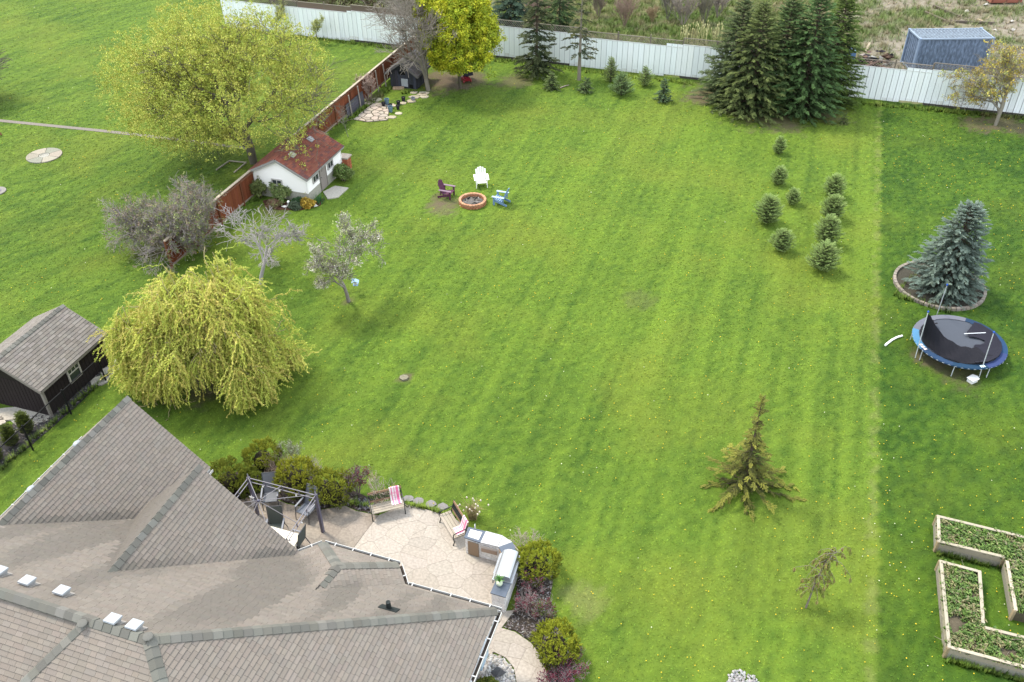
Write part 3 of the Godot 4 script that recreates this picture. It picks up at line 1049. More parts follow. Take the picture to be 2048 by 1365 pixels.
# ---------------------------------------------------------------- fences
func white_fence() -> void:
	var a := G(455, 52)
	var q := along(a)
	var x0 := q.x
	var x1 := along(G(2048, 234)).x + 6.0
	var fe := thing("metal_fence", "tall white ribbed metal fence with wooden lattice along its top", "fence", XA * x0 + ZA * BACK_Z, YAW)
	var n_ := int((x1 - x0) / 0.40)
	var sec_of := func(x: float) -> float:      # the sections step up and down a little
		var t := x / (x1 - x0)
		if t < 0.17: return 2.26
		if t < 0.44: return 2.42
		if t < 0.545: return 2.22
		if t < 0.66: return 2.44
		if t < 0.79: return 2.25
		return 2.46
	var lift_of := func(x: float) -> float: return 0.16 if sec_of.call(x) > 2.4 else 0.02
	for i in n_:
		var x := i * 0.40
		var top: float = sec_of.call(x)
		var low: float = lift_of.call(x)
		var mb := MB.new()
		mb.col = vary(lin(0.80, 0.83, 0.83), 0.05)
		var h := top - low
		var tone_ := mb.col
		var dirt := R(0.08, 0.30)
		mb.col = tone_.lerp(lin(0.42, 0.39, 0.31), R(0.15, 0.45))
		mb.bx(x + 0.2, low + dirt * 0.5, 0.004, 0.36, dirt, 0.018)
		mb.col = tone_
		mb.bx(x + 0.2, low + h * 0.5, R(-0.006, 0.006), 0.365, h, 0.02)
		mb.bx(x + 0.05, low + h * 0.5, 0.022, 0.05, h, 0.03)
		mb.col = lin(0.40, 0.41, 0.42)
		mb.bx(x + 0.2, low + h * 0.5, -0.03, 0.4, h - 0.02, 0.01)
		mb.col = lin(0.76, 0.79, 0.79)
		mb.bx(x + 0.2, low + h * 0.5, 0.016, 0.03, h, 0.014)
		put(mb, "fence_panel", M.metal, fe)
	# posts, cap rails and lattice, section by section
	var x := 0.0
	var bay := 2.4
	while x < x1 - x0 - 0.1:
		var w := minf(bay, x1 - x0 - x)
		var top: float = sec_of.call(x + 0.2)
		var p := MB.new()
		p.col = lin(0.23, 0.19, 0.15)
		p.bx(x, 1.45, -0.08, 0.09, 2.9, 0.09)
		put(p, "post", M.wood, fe)
		var r := MB.new()
		r.col = lin(0.60, 0.60, 0.58)
		r.bx(x + w * 0.5, top + 0.02, 0.0, w, 0.04, 0.07)
		put(r, "cap_rail", M.metal, fe)
		var la := MB.new()
		var lh := 0.44
		la.col = vary(lin(0.30, 0.26, 0.21), 0.1)
		la.bx(x + w * 0.5, top + lh + 0.04, -0.06, w, 0.04, 0.05)
		var t := x / (x1 - x0)
		if t > 0.075 and t < 0.29:               # here boards close the top
			la.col = vary(lin(0.20, 0.15, 0.115), 0.1)
			la.bx(x + w * 0.5, top + lh * 0.5 + 0.03, -0.06, w - 0.03, lh, 0.02)
			put(la, "top_board", M.wood, fe)
		else:
			var k := -lh
			while k < w:
				for dirn in [1.0, -1.0]:
					var xa := k if dirn > 0 else k + lh
					var xb := k + lh if dirn > 0 else k
					var ya := 0.0
					var yb := lh
					var A := Vector3(xa, ya, 0)
					var B := Vector3(xb, yb, 0)
					# trim to the bay
					for e in [[0.0, 1.0], [w, -1.0]]:
						var lim: float = e[0]
						var sg: float = e[1]
						if (A.x - lim) * sg < 0 and (B.x - lim) * sg > 0: A = A.lerp(B, (lim - A.x) / (B.x - A.x))
						elif (B.x - lim) * sg < 0 and (A.x - lim) * sg > 0: B = B.lerp(A, (lim - B.x) / (A.x - B.x))
					if A.x < -0.001 or B.x < -0.001 or A.x > w + 0.001 or B.x > w + 0.001 or A.distance_to(B) < 0.03: continue
					var off := Vector3(x, top + 0.04, -0.055 - 0.006 * dirn)
					la.bar(A + off, B + off, 0.010, 0.045, Vector3.BACK)
				k += 0.19
			kind(put(la, "lattice", M.wood, fe), "stuff")
		var gb := MB.new()
		var low: float = lift_of.call(x + 0.2)
		if low > 0.1:
			gb.col = lin(0.10, 0.09, 0.08)
			gb.bx(x + w * 0.5, 0.07, -0.03, w - 0.02, 0.2, 0.04)
			put(gb, "gravel_board", M.wood, fe)
		x += bay
func brown_fence() -> void:
	var a := G(320, 482, 1.6)
	var b := G(846, 62, 1.6)
	var pa := along(a)
	var pb := along(b)
	var fe := thing("board_fence", "long red brown board fence with pale cap rail between the lawns", "fence", XA * ((pa.x + pb.x) * 0.5) + ZA * pa.y, YAW)
	var l := pa.y - BACK_Z - 0.2
	var fence_u := (pa.x + pb.x) * 0.5
	var x := 0.0
	var bay := 2.3
	while x < l:
		var w := minf(bay, l - x)
		var p := MB.new()
		p.col = vary(lin(0.20, 0.075, 0.04), 0.1)
		p.bx(0.03, 0.8, -x, 0.1, 1.6, 0.1)
		put(p, "post", M.wood, fe)
		var c := MB.new()
		c.col = vary(lin(0.50, 0.43, 0.33), 0.1)
		c.bx(0, 1.62, -x - w * 0.5, 0.15, 0.04, w)
		put(c, "cap_rail", M.wood, fe)
		for h in [0.18, 1.48]:
			var rr := MB.new()
			rr.col = vary(lin(0.23, 0.10, 0.06) if h > 1 else lin(0.34, 0.27, 0.2), 0.1)
			rr.bx(0.05, h, -x - w * 0.5, 0.04, 0.09, w - 0.1)
			put(rr, "rail", M.wood, fe)
		var z := 0.0
		var sheet_c := vary(lin(0.23, 0.072, 0.034), 0.14)
		while z < w - 0.02:
			var bd := MB.new()
			bd.col = vary(sheet_c, 0.18)
			bd.bx(0.0 + R(-0.003, 0.003), 0.83, -x - z - 0.075, 0.022, 1.5, 0.138)
			put(bd, "board", M.wood, fe)
			z += 0.15
		x += bay
	# grey wooden panels, wires and poles that lean against the garden side
	var gp := thing("grey_panel", "weathered grey plank panel leaning on the board fence by flagstones", "panel", XA * (fence_u + 0.13) + ZA * (along(G(716, 222)).y), YAW)
	for i in 5:
		var mb := MB.new()
		mb.col = vary(lin(0.12, 0.115, 0.13), 0.2)
		mb.box(Transform3D(Basis(Vector3.BACK, 0.1), Vector3(0.1 - 0.018 * i, 0.1 + i * 0.18, 0)), Vector3(0.025, 0.17, 2.6))
		put(mb, "plank", M.wood, gp)
	var li := [[704, 232, 190, "nearest the white shed end"], [722, 216, 172, "beside the grey plank panel"], [757, 183, 141, "behind the bare twiggy bush"], [772, 173, 128, "nearest the old dark shed"]]
	for q in li:
		var s := G(q[0], q[1])
		var h := tall(q[1], q[2])
		var po := MB.new()
		po.col = lin(0.42, 0.37, 0.32)
		po.rod(Vector3.ZERO, Vector3(-0.08, h, 0.02), 0.045, 6)
		var o := put(po, "garden_pole", M.wood)
		o.position = s
		tag(o, "thin grey pole standing before the board fence, " + q[3], "pole", "grey poles along the board fence")
func container() -> void:
	var p := G(1842, 77, 2.55)
	p.y = 0
	var r := G(1987, 75, 2.55)
	var d := Vector3(r.x - p.x, 0, r.z - p.z)
	var l := 5.35
	var w := 2.1
	var co := thing("shipping_container", "blue grey corrugated shipping container behind the white fence", "container", p, -atan2(d.z, d.x))
	var H := 2.55
	var c := lin(0.20, 0.265, 0.37)
	var side := func(called: String, A: Vector3, e: Vector3, len_: float, out_: Vector3, cc: Color, pitch: float) -> void:
		var mb := MB.new()
		mb.col = cc
		var n_ := int(len_ / pitch)
		var st := len_ / n_
		for i in n_:
			var s := A + e * (st * i)
			var pr := [0.0, 0.0, 0.045, 0.045, 0.0]
			var at := [0.0, 0.28, 0.42, 0.86, 1.0]
			for k in 4:
				var u: Vector3 = s + e * (st * at[k]) - out_ * pr[k]
				var v_: Vector3 = s + e * (st * at[k + 1]) - out_ * pr[k + 1]
				if absf(out_.y) > 0.5:
					mb.quad(u + Vector3(0, 0, 0), v_, v_ + Vector3(0, 0, -w + 0.12), u + Vector3(0, 0, -w + 0.12))
				else:
					mb.quad(u, v_, v_ + Vector3.UP * (H - 0.3), u + Vector3.UP * (H - 0.3))
		put(mb, called, M.weathered, co)
	side.call("side_wall", Vector3(0.06, 0.17, -0.02), Vector3.RIGHT, l - 0.12, Vector3(0, 0, 1), c, 0.28)
	side.call("side_wall", Vector3(l - 0.06, 0.17, -w + 0.02), Vector3.LEFT, l - 0.12, Vector3(0, 0, -1), c, 0.28)
	side.call("end_wall", Vector3(0.02, 0.17, -w + 0.06), Vector3.BACK, w - 0.12, Vector3(-1, 0, 0), c, 0.28)
	side.call("end_wall", Vector3(l - 0.02, 0.17, -0.06), Vector3.FORWARD, w - 0.12, Vector3(1, 0, 0), c, 0.28)
	side.call("top_sheet", Vector3(0.06, H - 0.02, -0.06), Vector3.RIGHT, l - 0.12, Vector3(0, 1, 0), lin(0.185, 0.235, 0.29), 0.24)
	var fl := MB.new()
	fl.col = lin(0.07, 0.08, 0.1)
	fl.bx(l * 0.5, 0.1, -w * 0.5, l - 0.1, 0.08, w - 0.1)
	put(fl, "floor", M.metal, co)
	for x in [0.0, l]:
		for z in [0.0, -w]:
			var k := MB.new()
			k.col = lin(0.19, 0.25, 0.35)
			k.bx(x, H * 0.5, z, 0.13, H, 0.13)
			k.bx(x, H - 0.04, z, 0.17, 0.12, 0.17)
			k.bx(x, 0.06, z, 0.17, 0.12, 0.17)
			put(k, "corner_post", M.metal, co)
	for z in [0.0, -w]:
		for y in [0.1, H - 0.06]:
			var k := MB.new()
			k.col = lin(0.22, 0.28, 0.36) if y > 1 else c
			k.bx(l * 0.5, y, z, l - 0.13, 0.1, 0.08)
			put(k, "rail", M.metal, co)
	for x in [0.0, l]:
		for y in [0.1, H - 0.06]:
			var k := MB.new()
			k.col = lin(0.22, 0.28, 0.36) if y > 1 else c
			k.bx(x, y, -w * 0.5, 0.08, 0.1, w - 0.13)
			put(k, "rail", M.metal, co)
	block_box(co.transform, 0, l, -w, 0)
func chain_fence() -> void:
	var a := G(142, 829)
	var fe := thing("chain_link_fence", "black chain link fence with thin posts before the dark shed", "fence", a, YAW)
	var gap := 2.22
	var black := lin(0.008, 0.008, 0.009)
	for i in range(-3, 2):
		var p := MB.new()
		p.col = black
		p.rod(Vector3(0, 0, i * -gap), Vector3(0, 1.3, i * -gap), 0.035, 8)
		p.ball(Vector3(0, 1.31, i * -gap), Vector3(0.045, 0.045, 0.045), 6)
		put(p, "post", M.plain, fe)
	var r := MB.new()
	r.col = black
	r.rod(Vector3(0, 1.25, gap * 3), Vector3(0, 1.25, -gap), 0.024, 6)
	put(r, "top_rail", M.plain, fe)
	var wire := MB.new()
	wire.col = black
	var z := -gap
	while z < gap * 3:
		for s in [-1.0, 1.0]:
			var A := Vector3(0.002 * s, 0.03, z)
			var B := Vector3(0.002 * s, 1.23, z + s * 1.2)
			if B.z > gap * 3 or B.z < -gap: continue
			wire.bar(A, B, 0.003, 0.003, Vector3.RIGHT)
		z += 0.06
	kind(put(wire, "chain_link_mesh", M.plain, fe), "stuff")

# ---------------------------------------------------------------- trees and plants
# Branches: o = {depth, kids, ang, ratio, rr, wig, up, segs, from}; tips collect [place, direction, level]
func grow(mb: MB, p: Vector3, d: Vector3, l: float, r: float, depth: int, o: Dictionary, tips: Array) -> void:
	var segs: int = o.segs
	var pts := PackedVector3Array([p])
	var rad := PackedFloat32Array([r])
	var cur := p
	var wig: float = o.wig
	var up: float = o.up
	for i in segs:
		d = (d + rv() * wig + Vector3(0, up, 0)).normalized()
		cur += d * (l / segs)
		pts.append(cur)
		rad.append(maxf(r * (1.0 - 0.62 * (i + 1) / segs), o.minr))
	mb.tube(pts, rad, 7 if r > 0.06 else (4 if r > 0.015 else 3))
	if depth <= o.leafy:
		for i in range(1, pts.size()): tips.append([pts[i], (pts[i] - pts[i - 1]).normalized(), depth])
	if depth == 0: return
	var kids: int = o.kids[depth - 1]
	for k in kids:
		var t: float = lerpf(o.from, 1.0, (k + R(0.1, 0.9)) / kids)
		var f := t * segs
		var i := mini(int(f), segs - 1)
		var at := pts[i].lerp(pts[i + 1], f - i)
		var ax := d.cross(rv()).normalized()
		var cd := (pts[i + 1] - pts[i]).normalized().rotated(ax, o.ang * R(0.7, 1.25))
		grow(mb, at, cd, l * o.ratio * R(0.7, 1.25) * (1.15 - 0.35 * t), maxf(lerpf(r, r * 0.4, t) * o.rr, o.minr), depth - 1, o, tips)
# grow a tree, then fit it to the height and radius it has in the photograph
func tree_frame(H: float, Rd: float, r0: float, trunk: float, o: Dictionary, stems := 1, lean := 0.1) -> Array:
	var mb := MB.new()
	mb.col = o.bark
	var tips: Array = []
	for s in stems:
		var d := Vector3(R(-lean, lean), 1, R(-lean, lean)).normalized()
		if stems > 1: d = Vector3(cos(TAU * s / stems + R(-0.3, 0.3)) * o.spread, 1, sin(TAU * s / stems) * o.spread).normalized()
		grow(mb, Vector3(d.x * 0.05, -0.1, d.z * 0.05) if stems == 1 else Vector3(d.x, 0, d.z) * 0.15, d, trunk, r0, o.depth, o, tips)
	var top := 0.1
	var rs := PackedFloat32Array()
	for t in tips:
		top = maxf(top, t[0].y)
		rs.append(Vector2(t[0].x, t[0].z).length())
	rs.sort()
	var k := Vector3(Rd / rs[int(rs.size() * 0.93)], H / top, 0)
	k.z = k.x
	for i in mb.v.size():      # below the first fork the trunk keeps its girth
		var v := mb.v[i]
		var f := clampf(v.y / (trunk * 0.5), 0, 1)
		mb.v[i] = Vector3(v.x * lerpf(1, k.x, f), v.y * k.y, v.z * lerpf(1, k.z, f))
	for t in tips:
		t[0] = t[0] * k
	return [mb, tips]
func leaf_clump(n_: int, rad: float, size: float, s: int, long := 1.6) -> ArrayMesh:
	rng.seed = s
	var mb := MB.new()
	for i in n_:
		var p := rv() * rad
		while p.length() > rad: p = rv() * rad
		var b := facing(rv(), R(0, TAU))
		var sz := size * R(0.6, 1.25)
		var k := R(0.75, 1.25)
		mb.col = Color(k * R(0.92, 1.1), k, k * R(0.85, 1.1))
		var u := b.x * sz * long * 0.5
		var w := b.y * sz * 0.5
		mb.quad(p - u, p - w + b.z * sz * 0.12, p + u, p + w + b.z * sz * 0.12)
	return mb.mesh()
# one spray of a conifer bough: a stem along z with fingers of needles
func spray(s: int, fingers: int, fl: float, fw: float, droop: float, bare := 0.0) -> ArrayMesh:
	rng.seed = s
	var mb := MB.new()
	for i in fingers:
		var t := (i + 0.5) / fingers
		var side := 1.0 if i % 2 else -1.0
		var base := Vector3(0, -droop * t * t, t * (1.0 - fl * 0.6))
		var ang := R(0.5, 0.95) * side
		if i >= fingers - 1: ang = 0.0
		var d := Vector3(sin(ang), R(-0.25, 0.3) - droop * t, cos(ang)).normalized()
		var l := fl * R(0.75, 1.2) * (1.0 - 0.45 * t)
		var x := Vector3.UP.cross(d).normalized() * fw
		var y := d.cross(x).normalized() * fw * 0.8
		var m := base + d * l * 0.45
		var e := base + d * l
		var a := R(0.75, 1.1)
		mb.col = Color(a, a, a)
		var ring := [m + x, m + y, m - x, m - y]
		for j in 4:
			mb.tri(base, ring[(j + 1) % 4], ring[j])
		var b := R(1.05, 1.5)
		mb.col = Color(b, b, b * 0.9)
		for j in 4:
			mb.tri(ring[j], ring[(j + 1) % 4], e)
		# loose needles that break the outline
		for j in 3:
			var q := base + d * l * R(0.2, 0.95)
			var o := (rv() + d * 0.6).normalized() * fw * R(1.4, 2.2)
			mb.tri(q, q + o.cross(d).normalized() * fw * 0.35, q + o)
	return mb.mesh()
func conifer(called: String, label: String, cat: String, group: String, at: Vector3, H: float, Rd: float, c0: Color, c1: Color, o := {}) -> Node3D:
	var th := thing(called, label, cat, at, R(0, TAU), group)
	var sp: Array = o.get("sprays", [])
	var step: float = o.get("step", 0.3)
	var per: int = o.get("per", 9)
	var droop: float = o.get("droop", 0.25)
	var power: float = o.get("power", 0.85)
	var low: float = o.get("low", 0.04)
	var ssize: float = o.get("size", 0.62)
	var skip: float = o.get("skip", 0.0)
	var inner: float = o.get("inner", 0.25)
	var lean: Vector3 = o.get("lean", Vector3.ZERO)
	var belly: float = o.get("belly", 0.0)
	var mb := MB.new()
	mb.col = o.get("bark", lin(0.10, 0.075, 0.055))
	var pts := PackedVector3Array()
	var rad := PackedFloat32Array()
	for i in 7:
		var t := i / 6.0
		pts.append(Vector3(0, H * 0.97 * t - 0.05, 0) + lean * t * t)
		rad.append(lerpf(0.018 * H + 0.015, 0.006, t))
	mb.tube(pts, rad, 7)
	var tr: Array = [[], [], [], [], []]
	var cl: Array = [[], [], [], [], []]
	var y := H * low
	while y < H * 0.985:
		var t := y / H
		var prof := pow(1.0 - t, power)
		if belly > 0.0: prof *= lerpf(1.0 - belly, 1.0, clampf(t / 0.22, 0, 1))
		var L := Rd * prof + 0.05
		var n_ := maxi(3, int(per * (0.35 + 0.65 * prof)))
		var a0 := R(0, TAU)
		for k in n_:
			if R(0, 1) < skip: continue
			var a := a0 + TAU * (k + R(-0.3, 0.3)) / n_
			var l := L * R(0.72, 1.14)
			var rise := lerpf(-droop, 0.5, smoothstep(0.55, 1.0, t)) + R(-0.12, 0.12)
			var dir := Vector3(cos(a), rise, sin(a)).normalized()
			var base := Vector3(0, y, 0) + lean * t * t
			if l > 0.25:
				mb.tube(PackedVector3Array([base, base + dir * l * 0.5, base + dir * l * 0.92 + Vector3(0, l * 0.06, 0)]), PackedFloat32Array([0.012 + l * 0.008, 0.008 + l * 0.004, 0.004]), 3)
			var s := minf(ssize, 0.3 + l * 0.4) * R(0.85, 1.15)
			var m := maxi(1, int((l * (1.0 - inner)) / (s * 0.42)))
			for j in m:
				var f := lerpf(inner, 1.0, (j + 1.0) / m) if m > 1 else 0.6
				var sideways := R(-1.15, 1.15) * (1.0 - 0.35 * f)
				var dd := dir.rotated(Vector3.UP, sideways)
				dd.y += R(-0.06, 0.12) + 0.2 * f
				var p := base + dir * maxf(0.0, l * f - s * 0.75) + Vector3(0, l * 0.06 * f * f, 0)
				var b := facing(dd, R(-0.5, 0.5)).scaled(Vector3.ONE * s)
				var w := rng.randi() % sp.size()
				tr[w].append(Transform3D(b, p))
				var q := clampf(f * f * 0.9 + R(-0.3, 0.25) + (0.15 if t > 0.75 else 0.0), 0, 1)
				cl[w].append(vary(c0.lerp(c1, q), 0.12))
		y += step * R(0.85, 1.15) * (0.55 + 0.45 * prof)
	# leader
	tr[0].append(Transform3D(facing(Vector3(0.02, 1, 0.02)).scaled(Vector3.ONE * minf(0.5, H * 0.16)), Vector3(0, H * 0.93, 0) + lean))
	cl[0].append(c1)
	put(mb, "trunk", M.bark, th)
	for w in sp.size():
		if tr[w].size(): many("crown", sp[w], tr[w], cl[w], M.needle, th)
	return th
func leafy(th: Node3D, tips: Array, clumps: Array, colors: Array, share: float, s0: float, s1: float, out_: float, called := "crown", low := 0.0) -> void:
	var tr: Array = []
	var cl: Array = []
	for c in clumps:
		tr.append([])
		cl.append([])
	for t in tips:
		if R(0, 1) > share or t[0].y < low: continue
		var w := rng.randi() % clumps.size()
		tr[w].append(Transform3D(facing(rv()).scaled(Vector3.ONE * R(s0, s1)), t[0] + rv() * out_))
		cl[w].append(vary(colors[rng.randi() % colors.size()], 0.16))
	for w in clumps.size():
		if tr[w].size(): many(called, clumps[w], tr[w], cl[w], M.leaf, th)
var SP := []
var SPB := []
var SPP := []
func trees() -> void:
	SP = [spray(11, 15, 0.42, 0.062, 0.18), spray(12, 15, 0.46, 0.058, 0.26), spray(13, 13, 0.40, 0.066, 0.1)]
	SP.append(spray(14, 19, 0.34, 0.05, 0.2))
	SP.append(spray(15, 11, 0.55, 0.07, 0.22))
	SPP = [spray(31, 15, 0.5, 0.035, -0.15), spray(32, 13, 0.55, 0.038, -0.05)]
	rng.seed = 99
	var lc := [leaf_clump(18, 0.24, 0.07, 41), leaf_clump(16, 0.20, 0.075, 42), leaf_clump(20, 0.27, 0.065, 43)]
	var dense := [leaf_clump(34, 0.30, 0.11, 44), leaf_clump(30, 0.27, 0.12, 45)]
	var small := [leaf_clump(12, 0.14, 0.055, 46), leaf_clump(10, 0.12, 0.06, 47)]
	rng.seed = 100
	# the big maple behind the white shed
	var o := {"depth": 5, "kids": [4, 4, 4, 5, 7], "ang": 0.80, "ratio": 0.70, "rr": 0.52, "wig": 0.17, "up": 0.03, "segs": 4, "from": 0.16, "leafy": 1, "minr": 0.007, "bark": lin(0.17, 0.15, 0.12), "spread": 0.3}
	var th := thing("maple_tree", "large spreading maple with sparse yellow green leaves behind the white shed", "tree", G(507, 326))
	var f := tree_frame(9.4, 5.6, 0.24, 3.2, o, 1, 0.03)
	put(f[0], "trunk", M.bark, th)
	var fill: Array = []      # shoots that round the crown out to its dome
	while fill.size() < 5200:
		var d := rv()
		if d.length() > 1.0 or d.length() < 0.45 or d.y < -0.55: continue
		var p := Vector3(d.x * 6.8 - 1.2, 5.0 + d.y * 4.5, d.z * 5.9 - 0.3)
		if NM.get_noise_3d(p.x * 1.1, p.y * 1.1, p.z * 1.1) < -0.12: continue
		fill.append([p, Vector3.UP, 0])
	for q in f[1]:
		if R(0, 1) < 0.45 and q[0].x < 4.9: fill.append(q)
	leafy(th, fill, lc, [lin(0.36, 0.40, 0.07), lin(0.41, 0.43, 0.08), lin(0.30, 0.355, 0.06), lin(0.40, 0.39, 0.08)], 1.0, 0.6, 1.0, 0.35)
	# bright yellow tree by the far fence
	o = {"depth": 4, "kids": [5, 5, 6, 12], "ang": 0.85, "ratio": 0.6, "rr": 0.5, "wig": 0.12, "up": 0.09, "segs": 4, "from": 0.2, "leafy": 2, "minr": 0.006, "bark": lin(0.13, 0.11, 0.085), "spread": 0.3}
	rng.seed = 101
	th = thing("yellow_tree", "dense round tree with bright yellow leaves near the far fence corner", "tree", G(921, 176))
	f = tree_frame(7.3, 2.65, 0.13, 4.0, o, 1, 0.03)
	put(f[0], "trunk", M.bark, th)
	fill = []
	while fill.size() < 3300:
		var d := rv()
		if d.length() > 1.0 or d.length() < 0.4 or d.y < -0.8: continue
		var wide := 1.0 - 0.25 * maxf(0.0, d.y)
		var p := Vector3(d.x * 2.75 * wide, 4.3 + d.y * 3.3, d.z * 2.6 * wide)
		if NM.get_noise_3d(p.x * 1.6, p.y * 1.6, p.z * 1.6) < -0.08: continue
		fill.append([p, Vector3.UP, 0])
	for q in f[1]:
		if R(0, 1) < 0.25: fill.append(q)
	leafy(th, fill, dense, [lin(0.38, 0.41, 0.025), lin(0.45, 0.45, 0.03), lin(0.31, 0.36, 0.025), lin(0.23, 0.295, 0.025)], 1.0, 0.6, 1.0, 0.15, "crown", 0.95)
	# right-hand tree with thin yellow leaves
	o = {"depth": 5, "kids": [4, 4, 4, 4, 6], "ang": 0.75, "ratio": 0.70, "rr": 0.58, "wig": 0.18, "up": 0.03, "segs": 4, "from": 0.25, "leafy": 1, "minr": 0.006, "bark": lin(0.27, 0.24, 0.19), "spread": 0.3}
	rng.seed = 102
	th = thing("ochre_tree", "open tree with thin ochre leaves before the white fence below the container", "tree", G(1991, 251))
	f = tree_frame(5.2, 3.9, 0.10, 1.6, o, 1, 0.03)
	put(f[0], "trunk", M.bark, th)
	leafy(th, f[1], small, [lin(0.44, 0.35, 0.07), lin(0.40, 0.36, 0.09), lin(0.36, 0.27, 0.06), lin(0.35, 0.36, 0.10)], 0.13, 0.8, 1.4, 0.1)
	# bare trees
	var bare := {"depth": 5, "kids": [4, 4, 5, 5, 8], "ang": 0.66, "ratio": 0.68, "rr": 0.68, "wig": 0.15, "up": 0.05, "segs": 4, "from": 0.2, "leafy": 0, "minr": 0.012, "bark": lin(0.30, 0.265, 0.22), "spread": 0.4}
	rng.seed = 103
	th = thing("bare_tree", "tall leafless tree with pale trunk beside the old dark shed", "tree", G(857, 181))
	f = tree_frame(9.0, 3.3, 0.17, 4.2, bare)
	put(f[0], "trunk", M.bark, th)
	var gnarl := {"depth": 5, "kids": [3, 4, 4, 4, 5], "ang": 0.72, "ratio": 0.70, "rr": 0.66, "wig": 0.20, "up": -0.01, "segs": 4, "from": 0.35, "leafy": 0, "minr": 0.009, "bark": lin(0.40, 0.37, 0.355), "spread": 0.4}
	rng.seed = 104
	th = thing("bare_tree", "small leafless grey tree standing just behind the yellow willow", "tree", G(520, 568))
	f = tree_frame(4.1, 2.6, 0.10, 1.9, gnarl, 1, 0.03)
	put(f[0], "trunk", M.bark, th)
	var bush := {"depth": 4, "kids": [4, 5, 6, 7], "ang": 0.72, "ratio": 0.66, "rr": 0.6, "wig": 0.28, "up": 0.02, "segs": 4, "from": 0.2, "leafy": 1, "minr": 0.007, "bark": lin(0.34, 0.30, 0.28), "spread": 0.8}
	rng.seed = 105
	th = thing("thicket_tree", "wide grey twiggy tree budding green at the end of the board fence", "tree", G(352, 498))
	f = tree_frame(3.9, 2.7, 0.09, 1.9, bush, 8)
	put(f[0], "trunk", M.bark, th)
	leafy(th, f[1], small, [lin(0.2, 0.25, 0.08), lin(0.25, 0.27, 0.1), lin(0.28, 0.21, 0.15)], 0.10, 0.5, 0.9, 0.1)
	# apple tree in blossom
	gnarl.bark = lin(0.30, 0.262, 0.24)
	gnarl.leafy = 1
	gnarl.minr = 0.009
	gnarl.up = 0.05
	rng.seed = 106
	th = thing("apple_tree", "small apple tree with pale blossom standing alone on the lawn", "tree", G(697, 603))
	f = tree_frame(4.5, 1.75, 0.10, 2.0, gnarl, 1, 0.03)
	put(f[0], "trunk", M.bark, th)
	leafy(th, f[1], small, [lin(0.50, 0.47, 0.40), lin(0.36, 0.38, 0.22), lin(0.28, 0.33, 0.11), lin(0.34, 0.36, 0.2)], 0.2, 0.5, 1.0, 0.1)
	# saplings along the board fence and the bush by the flagstones
	var twig := {"depth": 3, "kids": [4, 5, 8], "ang": 0.5, "ratio": 0.6, "rr": 0.5, "wig": 0.2, "up": 0.1, "segs": 4, "from": 0.25, "leafy": 1, "minr": 0.005, "bark": lin(0.36, 0.27, 0.23), "spread": 0.5}
	th = thing("bare_bush", "pinkish bare bush between the board fence and the flagstones", "bush", G(737, 201))
	f = tree_frame(2.0, 0.75, 0.05, 1.2, twig, 4)
	put(f[0], "trunk", M.bark, th)
	leafy(th, f[1], small, [lin(0.45, 0.33, 0.28)], 0.12, 0.4, 0.7, 0.05)
	twig.bark = lin(0.27, 0.25, 0.22)
	th = thing("thin_sapling", "thin leafless sapling beside the far end of the white shed", "tree", G(697, 274))
	f = tree_frame(2.3, 0.55, 0.025, 1.5, twig)
	put(f[0], "trunk", M.bark, th)
	# limbs that reach in from outside the left edge
	bare.bark = lin(0.2, 0.17, 0.15)
	bare.minr = 0.008
	th = thing("bare_tree", "leafless tree at the left edge whose twigs reach into view", "tree", G(-62, 205))
	f = tree_frame(4.2, 2.7, 0.12, 1.6, bare)
	put(f[0], "trunk", M.bark, th)
	willow()
	# the row of five spruces
	var g := "tall dark spruces in the clump by the white fence"
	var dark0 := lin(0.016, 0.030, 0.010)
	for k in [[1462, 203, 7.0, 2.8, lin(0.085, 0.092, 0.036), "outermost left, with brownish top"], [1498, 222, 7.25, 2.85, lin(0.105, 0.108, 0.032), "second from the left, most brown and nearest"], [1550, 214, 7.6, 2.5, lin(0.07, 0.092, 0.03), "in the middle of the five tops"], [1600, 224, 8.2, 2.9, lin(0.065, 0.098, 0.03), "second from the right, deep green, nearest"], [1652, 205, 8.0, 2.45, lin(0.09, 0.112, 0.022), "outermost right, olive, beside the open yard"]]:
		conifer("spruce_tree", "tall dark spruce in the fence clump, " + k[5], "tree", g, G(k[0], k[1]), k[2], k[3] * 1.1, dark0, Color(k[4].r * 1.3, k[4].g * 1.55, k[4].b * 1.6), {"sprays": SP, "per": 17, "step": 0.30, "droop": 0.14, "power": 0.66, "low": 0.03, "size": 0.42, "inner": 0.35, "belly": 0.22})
	# spruces before the fence on the left
	conifer("spruce_tree", "ragged dark spruce beside the yellow tree before the white fence", "tree", "", G(1073, 150), 7.2, 2.0, dark0, lin(0.075, 0.088, 0.035), {"sprays": SP, "per": 9, "step": 0.42, "droop": 0.3, "power": 0.6, "low": 0.08, "size": 0.7, "skip": 0.15})
	conifer("spruce_tree", "thin open spruce with bare lower trunk before the white fence", "tree", "", G(1158, 160), 7.4, 1.5, dark0, lin(0.085, 0.09, 0.035), {"sprays": SP, "per": 6, "step": 0.5, "droop": 0.3, "power": 0.45, "low": 0.22, "size": 0.6, "skip": 0.2, "bark": lin(0.3, 0.26, 0.21)})
	conifer("pine_tree", "blue green conifer behind the white fence beside the yellow tree", "tree", "", G(1022, 75), 6.0, 2.4, lin(0.02, 0.04, 0.025), lin(0.06, 0.095, 0.06), {"sprays": SP, "per": 10, "step": 0.45, "size": 0.8, "power": 0.6})
	conifer("pine_tree", "green conifer behind the lattice between the two ragged spruces", "tree", "", G(1118, 75), 5.0, 2.0, lin(0.02, 0.04, 0.015), lin(0.06, 0.10, 0.03), {"sprays": SP, "per": 9, "step": 0.45, "size": 0.8, "power": 0.6})
